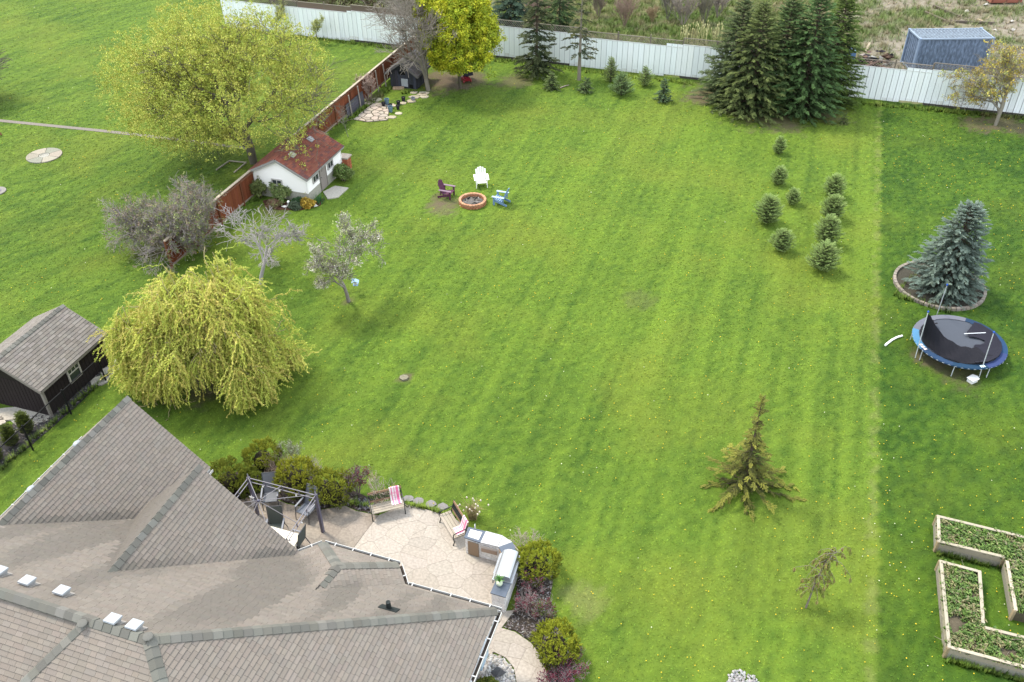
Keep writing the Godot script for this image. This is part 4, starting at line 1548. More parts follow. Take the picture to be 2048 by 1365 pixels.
	# little conifers by the fence
	for k in [["spruce_sapling", "squat dense green spruce sapling nearest the ragged dark spruce", 1103, 178, 1.15, 0.62, lin(0.075, 0.10, 0.03)], ["spruce_sapling", "small dark spruce sapling under the thin open spruce", 1171, 184, 0.95, 0.5, lin(0.06, 0.085, 0.03)], ["pine_sapling", "yellowish young pine close against the white fence with tall leader", 1221, 163, 1.75, 0.62, lin(0.13, 0.165, 0.05)], ["pine_sapling", "broad green young pine in front of the yellowish one by the fence", 1242, 190, 1.55, 0.85, lin(0.095, 0.14, 0.055)], ["pine_sapling", "young pine with two pale leaders by the fence step", 1290, 171, 1.3, 0.62, lin(0.125, 0.17, 0.05)], ["spruce_sapling", "small dark spruce sapling with long spike standing out on the lawn", 1326, 202, 1.5, 0.55, lin(0.055, 0.085, 0.04)]]:
		var pine: bool = k[0] == "pine_sapling"
		conifer(k[0], k[1], "sapling", "", G(k[2], k[3]), k[4], k[5] * 1.25, lin(0.04, 0.062, 0.026) if not pine else lin(0.09, 0.125, 0.05), Color(k[6].r * 1.7, k[6].g * 1.7, k[6].b * 1.7), {"sprays": SPP if pine else SP, "per": 8, "step": 0.16, "droop": -0.25 if pine else 0.1, "power": 0.6 if pine else 0.55, "size": 0.36, "low": 0.05, "inner": 0.2})
	# two files of young pines on the lawn
	var i := 0
	for k in [[1557, 307, 1.15, 0.44, "left file, farthest back"], [1556, 369, 1.2, 0.48, "left file, second from the back"], [1533, 446, 1.75, 0.76, "left file, the largest, standing widest left"], [1585, 409, 1.0, 0.44, "small one standing between the two files"], [1561, 502, 1.3, 0.62, "left file, nearest the camera, low and loose"], [1665, 393, 1.4, 0.62, "right file, farthest back"], [1662, 438, 1.5, 0.70, "right file, second from the back"], [1651, 488, 1.7, 0.74, "right file, third from the back"], [1643, 541, 1.65, 0.86, "right file, nearest the camera"]]:
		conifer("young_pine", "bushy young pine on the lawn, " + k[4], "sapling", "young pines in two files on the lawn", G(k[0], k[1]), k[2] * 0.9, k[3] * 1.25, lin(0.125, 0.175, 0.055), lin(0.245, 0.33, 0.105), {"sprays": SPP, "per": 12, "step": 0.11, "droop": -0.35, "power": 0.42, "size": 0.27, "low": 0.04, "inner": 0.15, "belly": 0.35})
	conifer("tiny_spruce", "tiny spruce sapling on the lawn right of the tall spruce clump", "sapling", "", G(1687, 248), 0.7, 0.42, lin(0.04, 0.06, 0.02), lin(0.11, 0.13, 0.04), {"sprays": SP, "per": 7, "step": 0.14, "power": 0.6, "size": 0.28})
	# blue spruce in its ring
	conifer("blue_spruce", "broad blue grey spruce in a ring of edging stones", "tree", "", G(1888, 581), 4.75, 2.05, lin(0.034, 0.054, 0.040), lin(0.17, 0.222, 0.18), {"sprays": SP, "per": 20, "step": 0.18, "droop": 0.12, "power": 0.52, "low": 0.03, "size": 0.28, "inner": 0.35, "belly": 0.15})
	# the thin spruce that stands alone in the foreground
	rng.seed = 512
	conifer("sparse_spruce", "sparse olive spruce with bare upper boughs alone on the lawn", "tree", "", G(1488, 972), 4.35, 2.35, lin(0.05, 0.055, 0.016), lin(0.20, 0.20, 0.035), {"sprays": SP, "per": 11, "step": 0.27, "droop": 0.2, "power": 2.2, "low": 0.05, "size": 0.34, "skip": 0.15, "inner": 0.1})
	# the leaning weeping sapling
	th = thing("weeping_sapling", "thin leaning weeping larch sapling on the lawn near the garden beds", "sapling", G(1612, 1216))
	var mb := MB.new()
	mb.col = lin(0.24, 0.2, 0.17)
	var ax := PackedVector3Array([Vector3(0, -0.05, 0), Vector3(0.03, 0.6, 0), Vector3(0.10, 1.2, -0.1), Vector3(0.24, 1.75, -0.2), Vector3(0.40, 2.15, -0.3), Vector3(0.66, 2.45, -0.35)])
	mb.tube(ax, PackedFloat32Array([0.035, 0.03, 0.024, 0.018, 0.012, 0.006]), 6)
	var tr: Array = []
	var cl: Array = []
	for k in 46:
		var t := R(0.16, 0.98) * 5.0
		var p := ax[int(t)].lerp(ax[mini(int(t) + 1, 5)], t - int(t))
		var a := R(0, TAU)
		var l := R(0.25, 0.6) if k % 6 else 0.95
		var e := Vector3(cos(a), 0, sin(a))
		var q := PackedVector3Array([p, p + e * l * 0.4 + Vector3(0, 0.05, 0), p + e * l * 0.8 - Vector3(0, l * 0.3, 0), p + e * l * 0.9 - Vector3(0, l * 0.6, 0)])
		mb.tube(q, PackedFloat32Array([0.012, 0.009, 0.006, 0.004]), 3)
		for j in 12:
			var u := R(0.2, 2.9)
			tr.append(Transform3D(facing(Vector3(R(-0.4, 0.4), -1, R(-0.4, 0.4))).scaled(Vector3.ONE * R(0.13, 0.24)), q[int(u)].lerp(q[int(u) + 1], u - int(u))))
			cl.append(vary(lin(0.20, 0.23, 0.05) if j % 4 else lin(0.24, 0.18, 0.07), 0.2))
	put(mb, "trunk", M.bark, th)
	many("crown", SP[1], tr, cl, M.needle, th)
	# saplings on the far side of the metal fence's left end
	var thin := {"depth": 3, "kids": [5, 5, 7], "ang": 0.45, "ratio": 0.55, "rr": 0.5, "wig": 0.15, "up": 0.12, "segs": 4, "from": 0.2, "leafy": 1, "minr": 0.006, "bark": lin(0.25, 0.23, 0.16), "spread": 0.4}
	for k in [[555, 74, 3.0, 0.95, "left one, tallest"], [634, 84, 2.3, 0.75, "right one, slender"]]:
		th = thing("leafy_sapling", "pale green sapling before the white fence behind the maple, " + k[4], "sapling", G(k[0], k[1]), 0, "pale saplings before the left fence")
		f = tree_frame(k[2], k[3], 0.04, 1.6, thin)
		put(f[0], "trunk", M.bark, th)
		leafy(th, f[1], small, [lin(0.40, 0.42, 0.15), lin(0.34, 0.37, 0.12)], 0.3, 0.6, 1.0, 0.08)
func strand(s: int, n_: int, amp: float, leaves: int) -> ArrayMesh:     # one curled hanging shoot of unit length
	rng.seed = s
	var mb := MB.new()
	var p := PackedVector3Array()
	var r := PackedFloat32Array()
	var ph := R(0, TAU)
	for i in n_ + 1:
		var t := float(i) / n_
		var out_ := 0.18 * sin(t * 1.6)
		p.append(Vector3(out_ + amp * (sin(t * 11.0 + ph) + 0.6 * sin(t * 23.0 + ph * 2.0)) * minf(1.0, t * 4.0), -t + 0.06 * sin(t * 3.0), amp * cos(t * 12.5 + ph * 1.3) * minf(1.0, t * 4.0)))
		r.append(lerpf(0.008, 0.003, t))
	mb.col = Color(1.25, 1.05, 1.3)
	mb.tube(p, r, 3)
	for i in leaves:
		var t := R(0.04, 1.0) * n_
		var k := mini(int(t), n_ - 1)
		var at := p[k].lerp(p[k + 1], t - k)
		var d := (rv() + Vector3(0, -0.9, 0)).normalized()
		var l := R(0.04, 0.075)
		var w := d.cross(rv()).normalized() * l * 0.17
		var a := R(0.7, 1.25)
		mb.col = Color(a * R(0.85, 1.1), a, a * R(0.8, 1.2))
		mb.quad(at, at + d * l * 0.5 + w, at + d * l, at + d * l * 0.5 - w)
	return mb.mesh()
func willow() -> void:
	var st := [strand(61, 18, 0.035, 110), strand(62, 18, 0.045, 120), strand(63, 16, 0.04, 100), strand(64, 20, 0.03, 115)]
	rng.seed = 640
	var o := {"depth": 3, "kids": [5, 6, 9], "ang": 0.75, "ratio": 0.72, "rr": 0.6, "wig": 0.42, "up": -0.02, "segs": 6, "from": 0.3, "leafy": 2, "minr": 0.014, "bark": lin(0.42, 0.36, 0.19), "spread": 0.35}
	var th := thing("willow_tree", "curly weeping willow with yellow green hanging shoots by the dark shed", "tree", G(424, 748))
	var f := tree_frame(5.8, 3.2, 0.20, 2.2, o, 3)
	put(f[0], "trunk", M.bark, th)
	var tr := [[], [], [], []]
	var cl := [[], [], [], []]
	for t in f[1]:
		var p: Vector3 = t[0]
		if p.y < 0.9: continue
		var rr := Vector2(p.x, p.z).length() / 3.8
		for k in 3:
			var w := rng.randi() % 4
			var l := minf(p.y - R(0.15, 0.6), R(0.5, 1.3) + 0.9 * rr * rr)
			if NM.get_noise_3d(p.x, p.y, p.z) < -0.26: continue
			if l < 0.35: continue
			var a := atan2(-p.z, p.x) + R(-1.3, 1.3)
			var thick := R(0.9, 1.3)
			tr[w].append(Transform3D(Basis(Vector3.UP, a).scaled_local(Vector3(thick, l, thick)) * Basis(Vector3.BACK, R(-0.1, 0.5) if R(0, 1) > 0.2 else R(0.6, 1.5)), p + rv() * 0.12))
			cl[w].append(vary([lin(0.48, 0.50, 0.09), lin(0.55, 0.54, 0.115), lin(0.40, 0.45, 0.075), lin(0.50, 0.43, 0.11)][rng.randi() % 4], 0.14))
	for w in 4: many("foliage", st[w], tr[w], cl[w], M.leaf, th)

# rounded cedars: lobes covered with short upright fans
func globe(called: String, label: String, at: Vector3, h: float, r: float, lobes: int, c0: Color, c1: Color, group := "") -> void:
	var th := thing(called, label, "shrub", at, R(0, TAU), group)
	var core := MB.new()
	core.col = lin(0.035, 0.028, 0.016)
	core.ball(Vector3(0, h * 0.38, 0), Vector3(r * 0.5, h * 0.38, r * 0.5), 10)
	put(core, "twigs", M.bark, th)
	var tr := [[], [], []]
	var cl := [[], [], []]
	for i in lobes:
		var t := (i + 0.5) / lobes
		var y := 1.0 - 1.55 * t
		var a := i * 2.39996 + R(-0.2, 0.2)
		var q := sqrt(maxf(0.0, 1.0 - y * y))
		var c := Vector3(cos(a) * q * r * 0.72, h * 0.5 + y * h * 0.36, sin(a) * q * r * 0.72)
		var lr := r * R(0.34, 0.46)
		for k in 190:
			var d := rv().normalized()
			if d.dot(c - Vector3(0, h * 0.35, 0)) < -0.1: continue
			d.y = d.y * 0.8 + 0.25
			var w := rng.randi() % 3
			tr[w].append(Transform3D(facing(d + Vector3(0, 0.5, 0), R(0, TAU)).scaled(Vector3.ONE * R(0.10, 0.155)), c + d * lr * R(0.5, 0.92)))
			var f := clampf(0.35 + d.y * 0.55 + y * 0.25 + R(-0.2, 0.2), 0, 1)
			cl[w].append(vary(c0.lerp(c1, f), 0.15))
	for w in 3: many("foliage", SP[w], tr[w], cl[w], M.needle, th)
func twig_shrub(called: String, label: String, at: Vector3, h: float, r: float, bark: Color, leaves: Array, share: float, stems := 5, group := "", lean := 0.5) -> void:
	var th := thing(called, label, "shrub", at, 0, group)
	var o := {"depth": 3, "kids": [3, 4, 5], "ang": 0.6, "ratio": 0.68, "rr": 0.6, "wig": 0.24, "up": 0.05, "segs": 4, "from": 0.2, "leafy": 1, "minr": 0.0065, "bark": bark, "spread": lean}
	var f := tree_frame(h, r, 0.022, 0.8, o, stems)
	put(f[0], "branches", M.bark, th)
	if leaves.size():
		leafy(th, f[1], [leaf_clump(8, 0.07, 0.035, 71)], leaves, share, 0.6, 1.2, 0.03, "leaves")
func leaf_shrub(called: String, label: String, at: Vector3, h: float, r: float, bark: Color, leaves: Array, share: float, size := 0.06, group := "") -> void:
	var th := thing(called, label, "shrub", at, 0, group)
	var o := {"depth": 3, "kids": [4, 5, 6], "ang": 0.65, "ratio": 0.66, "rr": 0.6, "wig": 0.2, "up": 0.05, "segs": 3, "from": 0.25, "leafy": 1, "minr": 0.004, "bark": bark, "spread": 0.6}
	var f := tree_frame(h, r, 0.025, 0.6, o, 5)
	put(f[0], "branches", M.bark, th)
	var keep := rng.seed
	var ms := [leaf_clump(14, 0.12, size, 72), leaf_clump(12, 0.10, size, 73)]
	rng.seed = keep + 1
	leafy(th, f[1], ms, leaves, share, 0.7, 1.2, 0.04, "leaves")
func shrubs() -> void:
	rng.seed = 2024
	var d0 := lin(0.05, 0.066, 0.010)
	var d1 := lin(0.20, 0.215, 0.018)
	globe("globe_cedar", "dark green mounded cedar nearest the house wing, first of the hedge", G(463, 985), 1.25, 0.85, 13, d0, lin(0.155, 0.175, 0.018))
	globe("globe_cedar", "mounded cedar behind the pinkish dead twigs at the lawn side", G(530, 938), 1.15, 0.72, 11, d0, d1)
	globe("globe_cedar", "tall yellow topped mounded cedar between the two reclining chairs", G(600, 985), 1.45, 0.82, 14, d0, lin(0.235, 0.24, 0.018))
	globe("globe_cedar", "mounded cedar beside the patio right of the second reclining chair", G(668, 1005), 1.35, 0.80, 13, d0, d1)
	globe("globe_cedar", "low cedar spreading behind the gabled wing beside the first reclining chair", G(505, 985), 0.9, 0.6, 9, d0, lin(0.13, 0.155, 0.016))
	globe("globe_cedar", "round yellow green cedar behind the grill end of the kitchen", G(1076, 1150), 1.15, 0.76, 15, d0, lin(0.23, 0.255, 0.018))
	globe("globe_cedar", "round yellow green cedar beside the curved garden path", G(1111, 1313), 1.15, 0.76, 15, d0, lin(0.24, 0.26, 0.018))
	var pale := lin(0.50, 0.42, 0.35)
	twig_shrub("dead_shrub", "pale pinkish dead shrub among the cedars behind the first chair", G(560, 952), 1.15, 0.62, lin(0.40, 0.30, 0.24), [], 0, 6)
	twig_shrub("twig_shrub", "upright grey twiggy shrub budding green behind the cedar hedge", G(582, 930), 1.35, 0.45, lin(0.31, 0.28, 0.22), [lin(0.3, 0.33, 0.2)], 0.1, 4)
	twig_shrub("dead_branches", "bare grey branches leaning over the cedar by the second chair", G(638, 965), 1.2, 0.5, pale, [], 0, 3)
	twig_shrub("barberry_shrub", "dark red leafed barberry at the end of the cedar hedge", G(717, 990), 1.5, 0.5, lin(0.28, 0.22, 0.22), [lin(0.15, 0.03, 0.04), lin(0.12, 0.04, 0.055)], 0.09, 5, "", 0.25)
	twig_shrub("clipped_shrub", "leafless clipped round shrub behind the first bench", G(757, 1008), 1.25, 0.62, pale, [lin(0.3, 0.2, 0.15)], 0.04, 3, "", 0.7)
	twig_shrub("dead_shrub", "leafless pale shrub between the kitchen corner and the lawn", G(1052, 1098), 0.85, 0.55, pale, [], 0, 4)
	twig_shrub("barberry_shrub", "reddish barberry in front of the round cedar behind the grill", G(1068, 1180), 0.9, 0.45, lin(0.33, 0.26, 0.26), [lin(0.17, 0.03, 0.05), lin(0.15, 0.045, 0.065)], 0.05, 6)
	twig_shrub("barberry_shrub", "sparse purple twigged barberry beside the gravelly bed corner", G(1052, 1225), 0.9, 0.45, lin(0.37, 0.31, 0.30), [lin(0.17, 0.04, 0.06)], 0.03, 6)
	twig_shrub("barberry_shrub", "grey purple barberry right next to the lawn behind the kitchen", G(1085, 1238), 0.9, 0.45, lin(0.36, 0.3, 0.29), [lin(0.13, 0.03, 0.04), lin(0.1, 0.14, 0.04)], 0.08, 6)
	twig_shrub("barberry_shrub", "deep red barberry below the cedar by the garden path", G(1138, 1352), 0.9, 0.55, lin(0.31, 0.24, 0.25), [lin(0.17, 0.03, 0.06), lin(0.13, 0.045, 0.065)], 0.07, 7)
	twig_shrub("barberry_shrub", "barberry at the bottom edge beside the garden path", G(1112, 1375), 0.8, 0.55, lin(0.31, 0.24, 0.25), [lin(0.17, 0.035, 0.06)], 0.06, 6)
	# ornamental grass behind the kitchen sink
	var og := thing("ornamental_grass", "dry tan ornamental grass with pale heads behind the second bench", "grass clump", G(945, 1036))
	var mb := MB.new()
	for i in 260:
		mb.col = vary(lin(0.38, 0.29, 0.16) if i % 3 else lin(0.22, 0.24, 0.08), 0.2)
		var a := R(0, TAU)
		var l := R(0.4, 0.95)
		var e := Vector3(cos(a), 0, sin(a)) * R(0.1, 0.6)
		var s := Vector3(R(-0.15, 0.15), 0, R(-0.15, 0.15))
		mb.tube(PackedVector3Array([s, s + e * 0.35 * l + Vector3(0, l * 0.6, 0), s + e * l + Vector3(0, l * R(0.6, 0.9), 0)]), PackedFloat32Array([0.006, 0.005, 0.002]), 3)
		if i % 16 == 0:
			mb.col = lin(0.55, 0.48, 0.40)
			mb.ball(s + e * l + Vector3(0, l * 0.85, 0), Vector3(0.035, 0.05, 0.035), 5)
	put(mb, "blades", M.leaf, og)
	# by the white shed
	leaf_shrub("leafy_shrub", "green budding shrub under the gable window of the white shed", G(562, 398), 1.05, 0.62, lin(0.25, 0.22, 0.16), [lin(0.20, 0.26, 0.09), lin(0.25, 0.29, 0.11), lin(0.16, 0.22, 0.07)], 0.3)
	leaf_shrub("leafy_shrub", "green shrub growing beside the doorstep of the white shed", G(688, 362), 0.95, 0.55, lin(0.2, 0.17, 0.12), [lin(0.12, 0.18, 0.045), lin(0.17, 0.22, 0.07)], 0.4)
	leaf_shrub("golden_shrub", "low golden yellow shrub at the corner of the white shed", G(615, 413), 0.38, 0.3, lin(0.3, 0.2, 0.05), [lin(0.46, 0.29, 0.04), lin(0.38, 0.27, 0.05)], 0.5)
	leaf_shrub("leafy_shrub", "thin green weedy bush beside the board fence at the shed's left corner", G(520, 396), 1.2, 0.35, lin(0.2, 0.18, 0.1), [lin(0.15, 0.18, 0.06)], 0.2)
	leaf_shrub("low_plant", "low dark green plant in the flower bed below the gable window", G(596, 408), 0.3, 0.22, lin(0.1, 0.12, 0.05), [lin(0.06, 0.12, 0.05)], 0.9)
	leaf_shrub("low_plant", "low grey green plant at the edge of the flower bed", G(588, 416), 0.22, 0.3, lin(0.1, 0.12, 0.05), [lin(0.10, 0.13, 0.08)], 0.9)
	leaf_shrub("low_plant", "reddish low plant at the left end of the flower bed", G(548, 412), 0.25, 0.35, lin(0.2, 0.1, 0.08), [lin(0.24, 0.14, 0.10), lin(0.18, 0.17, 0.07)], 0.35)
	var iris := thing("iris_clump", "clump of blue green blades between the golden shrub and doorstep", "plant", G(638, 405))
	mb = MB.new()
	for i in 110:
		mb.col = vary(lin(0.06, 0.15, 0.055), 0.25)
		var a := R(0, TAU)
		var s := Vector3(cos(a), 0, sin(a)) * R(0, 0.35)
		var e := s * R(1.3, 1.9) + Vector3(0, R(0.3, 0.55), 0)
		var w := Vector3(-sin(a), 0, cos(a)) * 0.018
		mb.tri(s - w, s + w, e)
	put(mb, "blades", M.leaf, iris)
	# little cedars by the black fence
	for k in [[57, 868, "nearest the dark shed"], [27, 893, "second from the dark shed"], [-6, 925, "cut by the left edge of the picture"]]:
		conifer("pyramid_cedar", "small pyramid cedar behind the black fence, " + k[2], "shrub", "pyramid cedars along the black fence", G(k[0], k[1]), 1.15, 0.40, lin(0.022, 0.036, 0.008), lin(0.085, 0.105, 0.016), {"sprays": SP, "per": 14, "step": 0.085, "droop": -0.9, "power": 0.45, "size": 0.2, "low": 0.02, "inner": 0.3})

# ---------------------------------------------------------------- objects
var weeds_mesh: ArrayMesh
func bed(called: String, label: String, outer: Array, skip: Array, h: float) -> void:
	# outer: corners of the outer edge in photograph pixels on the rim; boards run along each side not skipped
	var pts: Array = []
	for i in range(0, outer.size(), 2):
		var p := G(outer[i], outer[i + 1], h)
		pts.append(Vector3(p.x, 0, p.z))
	var ctr := Vector3.ZERO
	for p in pts: ctr += p / pts.size()
	var th := thing(called, label, "raised bed", ctr)
	var o := PackedVector2Array()
	for p in pts: o.append(Vector2(p.x - ctr.x, p.z - ctr.z))
	var w := PackedVector2Array()
	for p in pts: w.append(Vector2(p.x, p.z))
	poly_block(w)
	var ins := Geometry2D.offset_polygon(o, -0.05)
	var so := MB.new()
	so.col = lin(0.17, 0.145, 0.095)
	so.prism(ins[0], -0.05, h - 0.09)
	put(so, "soil", M.soil, th)
	for i in pts.size():
		if i in skip: continue
		var a: Vector3 = pts[i] - ctr
		var b: Vector3 = pts[(i + 1) % pts.size()] - ctr
		var d := (b - a).normalized()
		var inw := Vector3(-d.z, 0, d.x)
		if not Geometry2D.is_point_in_polygon(Vector2(((a + b) * 0.5 + inw * 0.1).x, ((a + b) * 0.5 + inw * 0.1).z), o): inw = -inw
		for k in 2:
			var mb := MB.new()
			mb.col = vary(lin(0.40, 0.35, 0.26) if k else lin(0.31, 0.285, 0.23), 0.12)
			var y := h * (0.25 + 0.5 * k)
			mb.bar(a + inw * 0.03 + Vector3(0, y, 0) + d * 0.06, b + inw * 0.03 + Vector3(0, y, 0) - d * 0.06, 0.04, h * 0.5 - 0.008)
			put(mb, "plank", M.wood, th)
		var cap := MB.new()
		cap.col = vary(lin(0.46, 0.405, 0.31), 0.08)
		cap.bar(a + inw * 0.05 + Vector3(0, h + 0.012, 0) + d * 0.005, b + inw * 0.05 + Vector3(0, h + 0.012, 0) - d * 0.105, 0.105, 0.028)
		put(cap, "top_board", M.wood, th)
		var po := MB.new()
		po.col = vary(lin(0.38, 0.30, 0.18), 0.1)
		po.bx(a.x + inw.x * 0.03 + d.x * 0.03, h * 0.5, a.z + inw.z * 0.03 + d.z * 0.03, 0.09, h, 0.09)
		put(po, "corner_post", M.wood, th)
	var tr: Array = []
	var cl: Array = []
	var bb := bounds(ins[0])
	for i in 3200:
		var p := Vector2(R(bb.position.x, bb.end.x), R(bb.position.y, bb.end.y))
		if not Geometry2D.is_point_in_polygon(p, ins[0]): continue
		var dens := NM.get_noise_2d((p.x + ctr.x) * 0.9, (p.y + ctr.z) * 0.9)
		if dens < -0.38: continue
		tr.append(Transform3D(Basis(Vector3.UP, R(0, TAU)).scaled(Vector3.ONE * R(0.5, 1.25)), Vector3(p.x, h - 0.1, p.y)))
		cl.append(vary([lin(0.125, 0.21, 0.05), lin(0.165, 0.25, 0.07), lin(0.10, 0.17, 0.05), lin(0.26, 0.25, 0.13)][rng.randi() % 4], 0.2))
	kind(many("weeds", weeds_mesh, tr, cl, M.leaf, th), "stuff")
	var dr := MB.new()
	for i in 150:
		var p := Vector2(R(bb.position.x, bb.end.x), R(bb.position.y, bb.end.y))
		if not Geometry2D.is_point_in_polygon(p, ins[0]): continue
		dr.col = vary(lin(0.38, 0.32, 0.26), 0.25)
		var q := Vector3(p.x, h - 0.07, p.y)
		var d := Vector3(R(-1, 1), R(0.0, 0.35), R(-1, 1)).normalized() * R(0.15, 0.5)
		dr.tube(PackedVector3Array([q, q + d * 0.5 + rv() * 0.05, q + d]), PackedFloat32Array([0.008, 0.006, 0.004]), 3)
	kind(put(dr, "dry_stalks", M.bark, th), "stuff")
func garden_beds() -> void:
	rng.seed = 77
	var mb := MB.new()
	for i in 16:
		var a := R(0, TAU)
		var e := Vector3(cos(a), 0, sin(a))
		var l := R(0.05, 0.15)
		var w := Vector3(-e.z, 0, e.x) * l * 0.22
		var y := R(0.03, 0.14)
		mb.col = Color.WHITE * R(0.75, 1.3)
		mb.quad(Vector3(0, 0.01, 0), e * l * 0.5 + w + Vector3(0, y, 0), e * l + Vector3(0, y * 0.8, 0), e * l * 0.5 - w + Vector3(0, y, 0))
	weeds_mesh = mb.mesh()
	bed("raised_bed", "L shaped board bed full of weeds whose upper arm reaches the right edge", [1874, 1031, 2130, 1093, 2140, 1250, 2029, 1222, 2010.6, 1117.6, 1875.6, 1085], [1, 2], 0.5)
	bed("raised_bed", "L shaped board bed full of weeds cut off by the bottom right corner", [1879, 1121, 1962.5, 1143, 1970.5, 1254, 2150, 1299, 2155, 1366, 1895.6, 1296.8], [3], 0.5)

func trampoline() -> void:
	var c := G(1919.5, 682.5, 0.60)
	c.y = 0
	var r := 1.945
	var th := thing("trampoline", "round trampoline with blue rim pad and collapsed black safety net", "trampoline", c, YAW)
	var y := 0.58
	var galv := lin(0.42, 0.44, 0.46)
	var n_ := 48
	var ring := MB.new()
	ring.col = lin(0.5, 0.53, 0.57)
	var pr := PackedVector3Array()
	var rr := PackedFloat32Array()
	for i in n_ + 1:
		pr.append(Vector3(cos(TAU * i / n_) * r, y, sin(TAU * i / n_) * r))
		rr.append(0.028)
	ring.tube(pr, rr, 6)
	put(ring, "rim", M.metal, th)
	# rim pad in eight worn lengths
	for s in 8:
		var mb := MB.new()
		var worn := s in [4, 5]
		mb.col = vary(lin(0.017, 0.038, 0.078), 0.25)
		if s == 3: mb.col = lin(0.07, 0.18, 0.30)
		if s == 0: mb.col = lin(0.03, 0.045, 0.12)
		if worn: mb.col = lin(0.11, 0.115, 0.14)
		for i in 6:
			var a := TAU * (s + i / 6.0) / 8 + 0.2
			var b := TAU * (s + (i + 1) / 6.0) / 8 + 0.2
			var ri := r - 0.27 + R(-0.02, 0.02)
			var A := Vector3(cos(a), 0, sin(a))
			var B := Vector3(cos(b), 0, sin(b))
			var t := Vector3(0, y + 0.035, 0)
			var u := Vector3(0, y + 0.02, 0)
			mb.quad(A * ri + u, B * ri + u, B * (r + 0.02) + t, A * (r + 0.02) + t)
			mb.quad(A * (r + 0.02) + t, B * (r + 0.02) + t, B * (r + 0.03) + t - Vector3(0, 0.05, 0), A * (r + 0.03) + t - Vector3(0, 0.05, 0))
		put(mb, "rim_pad", M.cloth, th)
	# pale marks printed on the pad
	for k in [[2.45, 0.26, lin(0.55, 0.50, 0.50)], [1.02, 0.13, lin(0.5, 0.62, 0.7)]]:
		var mb := MB.new()
		mb.col = k[2]
		for i in 3:
			var a: float = k[0] + k[1] * i / 3.0 + 0.02
			var b: float = a + k[1] / 4.0
			mb.quad(Vector3(cos(a), 0, sin(a)) * (r - 0.2) + Vector3(0, y + 0.04, 0), Vector3(cos(b), 0, sin(b)) * (r - 0.2) + Vector3(0, y + 0.04, 0), Vector3(cos(b), 0, sin(b)) * (r - 0.05) + Vector3(0, y + 0.045, 0), Vector3(cos(a), 0, sin(a)) * (r - 0.05) + Vector3(0, y + 0.045, 0))
		put(mb, "printed_mark", M.cloth, th)
	var mat := MB.new()
	mat.col = lin(0.062, 0.068, 0.085)
	var pv := Vector3.ZERO
	for i in n_:
		var a := TAU * i / n_
		var b := TAU * (i + 1) / n_
		mat.tri(Vector3(0, y - 0.06, 0), Vector3(cos(b), 0, sin(b)) * (r - 0.2) + Vector3(0, y - 0.005, 0), Vector3(cos(a), 0, sin(a)) * (r - 0.2) + Vector3(0, y - 0.005, 0))
	put(mat, "jumping_mat", M.cloth, th)
	var at_px := func(px: float, py: float, h: float) -> Vector3: return th.transform.affine_inverse() * G(px, py, h)
	# legs: pairs of uprights joined by a foot rail
	for i in 8:
		var a := TAU * i / 8.0 + 0.15
		var mb := MB.new()
		mb.col = galv
		var p := Vector3(cos(a) * (r - 0.02), 0, sin(a) * (r - 0.02))
		mb.rod(p + Vector3(0, 0.02, 0), p + Vector3(0, y, 0), 0.022, 6)
		put(mb, "leg", M.metal, th)
	# net poles
	var tops: Array = []
	for k in [[1831, 716, 1857, 624, 2.42], [1958.7, 755, 1988.6, 665, 2.36], [1871, 640, 1895, 570, 2.35]]:
		var mb := MB.new()
		mb.col = galv
		var a: Vector3 = at_px.call(k[0], k[1], 0.02)
		var b: Vector3 = at_px.call(k[2], k[3], k[4])
		mb.rod(a, b, 0.022, 6)
		var pole := put(mb, "net_pole", M.metal, th)
		var cap := MB.new()
		cap.col = lin(0.03, 0.08, 0.35)
		cap.ball(b, Vector3(0.045, 0.055, 0.045), 6)
		put(cap, "cap", M.plain, pole)
		tops.append(b)
	var fp := MB.new()
	fp.col = lin(0.62, 0.64, 0.66)
	fp.rod(at_px.call(1929, 668, 0.67), at_px.call(1972, 666, 0.67), 0.022, 6)
	put(fp, "fallen_pole", M.metal, th)
	# the collapsed net: hangs from the left pole's top and lies in folds round the mat
	var net := MB.new()
	net.col = lin(0.012, 0.012, 0.016)
	var apex: Vector3 = tops[0] - Vector3(0, 0.1, 0)
	var rowsn := 9
	var cols := 20
	var grid: Array = []
	for i in cols + 1:
		var a := lerpf(0.55, 4.0, float(i) / cols)
		var line: Array = []
		for j in rowsn + 1:
			var t := float(j) / rowsn
			var e := Vector3(cos(a), 0, sin(a)) * (r - 0.28) + Vector3(0, y + 0.06, 0)
			var near := exp(-absf(a - 2.81) * (1.25 if a < 2.81 else 2.2))
			var m := e.lerp(apex, t * clampf(near * 1.15, 0, 1))
			m += Vector3(-cos(a), 0, -sin(a)) * t * (1.0 - near) * (0.8 if a < 2.81 else 0.4)
			m.y += 0.05 * sin(i * 1.9 + j) * (1.0 - t * near) - 0.22 * sin(t * PI) * near
			m.y = maxf(m.y, y + 0.0)
			line.append(m)
		grid.append(line)
	for i in cols:
		for j in rowsn:
			net.quad(grid[i][j], grid[i + 1][j], grid[i + 1][j + 1], grid[i][j + 1])
	put(net, "safety_net", M.cloth, th)
	var net2 := MB.new()
	net2.col = lin(0.018, 0.018, 0.024)
	var g2_: Array = []
	for i in 15:
		var a := lerpf(-1.15, 1.25, i / 14.0)
		var line: Array = []
		for j in 7:
			var t := j / 6.0
			var q := r - 0.25 - t * (0.85 + 0.25 * sin(i * 0.9))
			line.append(Vector3(cos(a) * q, y + 0.03 + 0.05 * absf(sin(i * 1.3 + j * 1.7)) + 0.10 * exp(-t * 5.0), sin(a) * q))
		g2_.append(line)
	for i in 14:
		for j in 6:
			net2.quad(g2_[i][j], g2_[i][j + 1], g2_[i + 1][j + 1], g2_[i + 1][j])
	put(net2, "fallen_net", M.cloth, th)
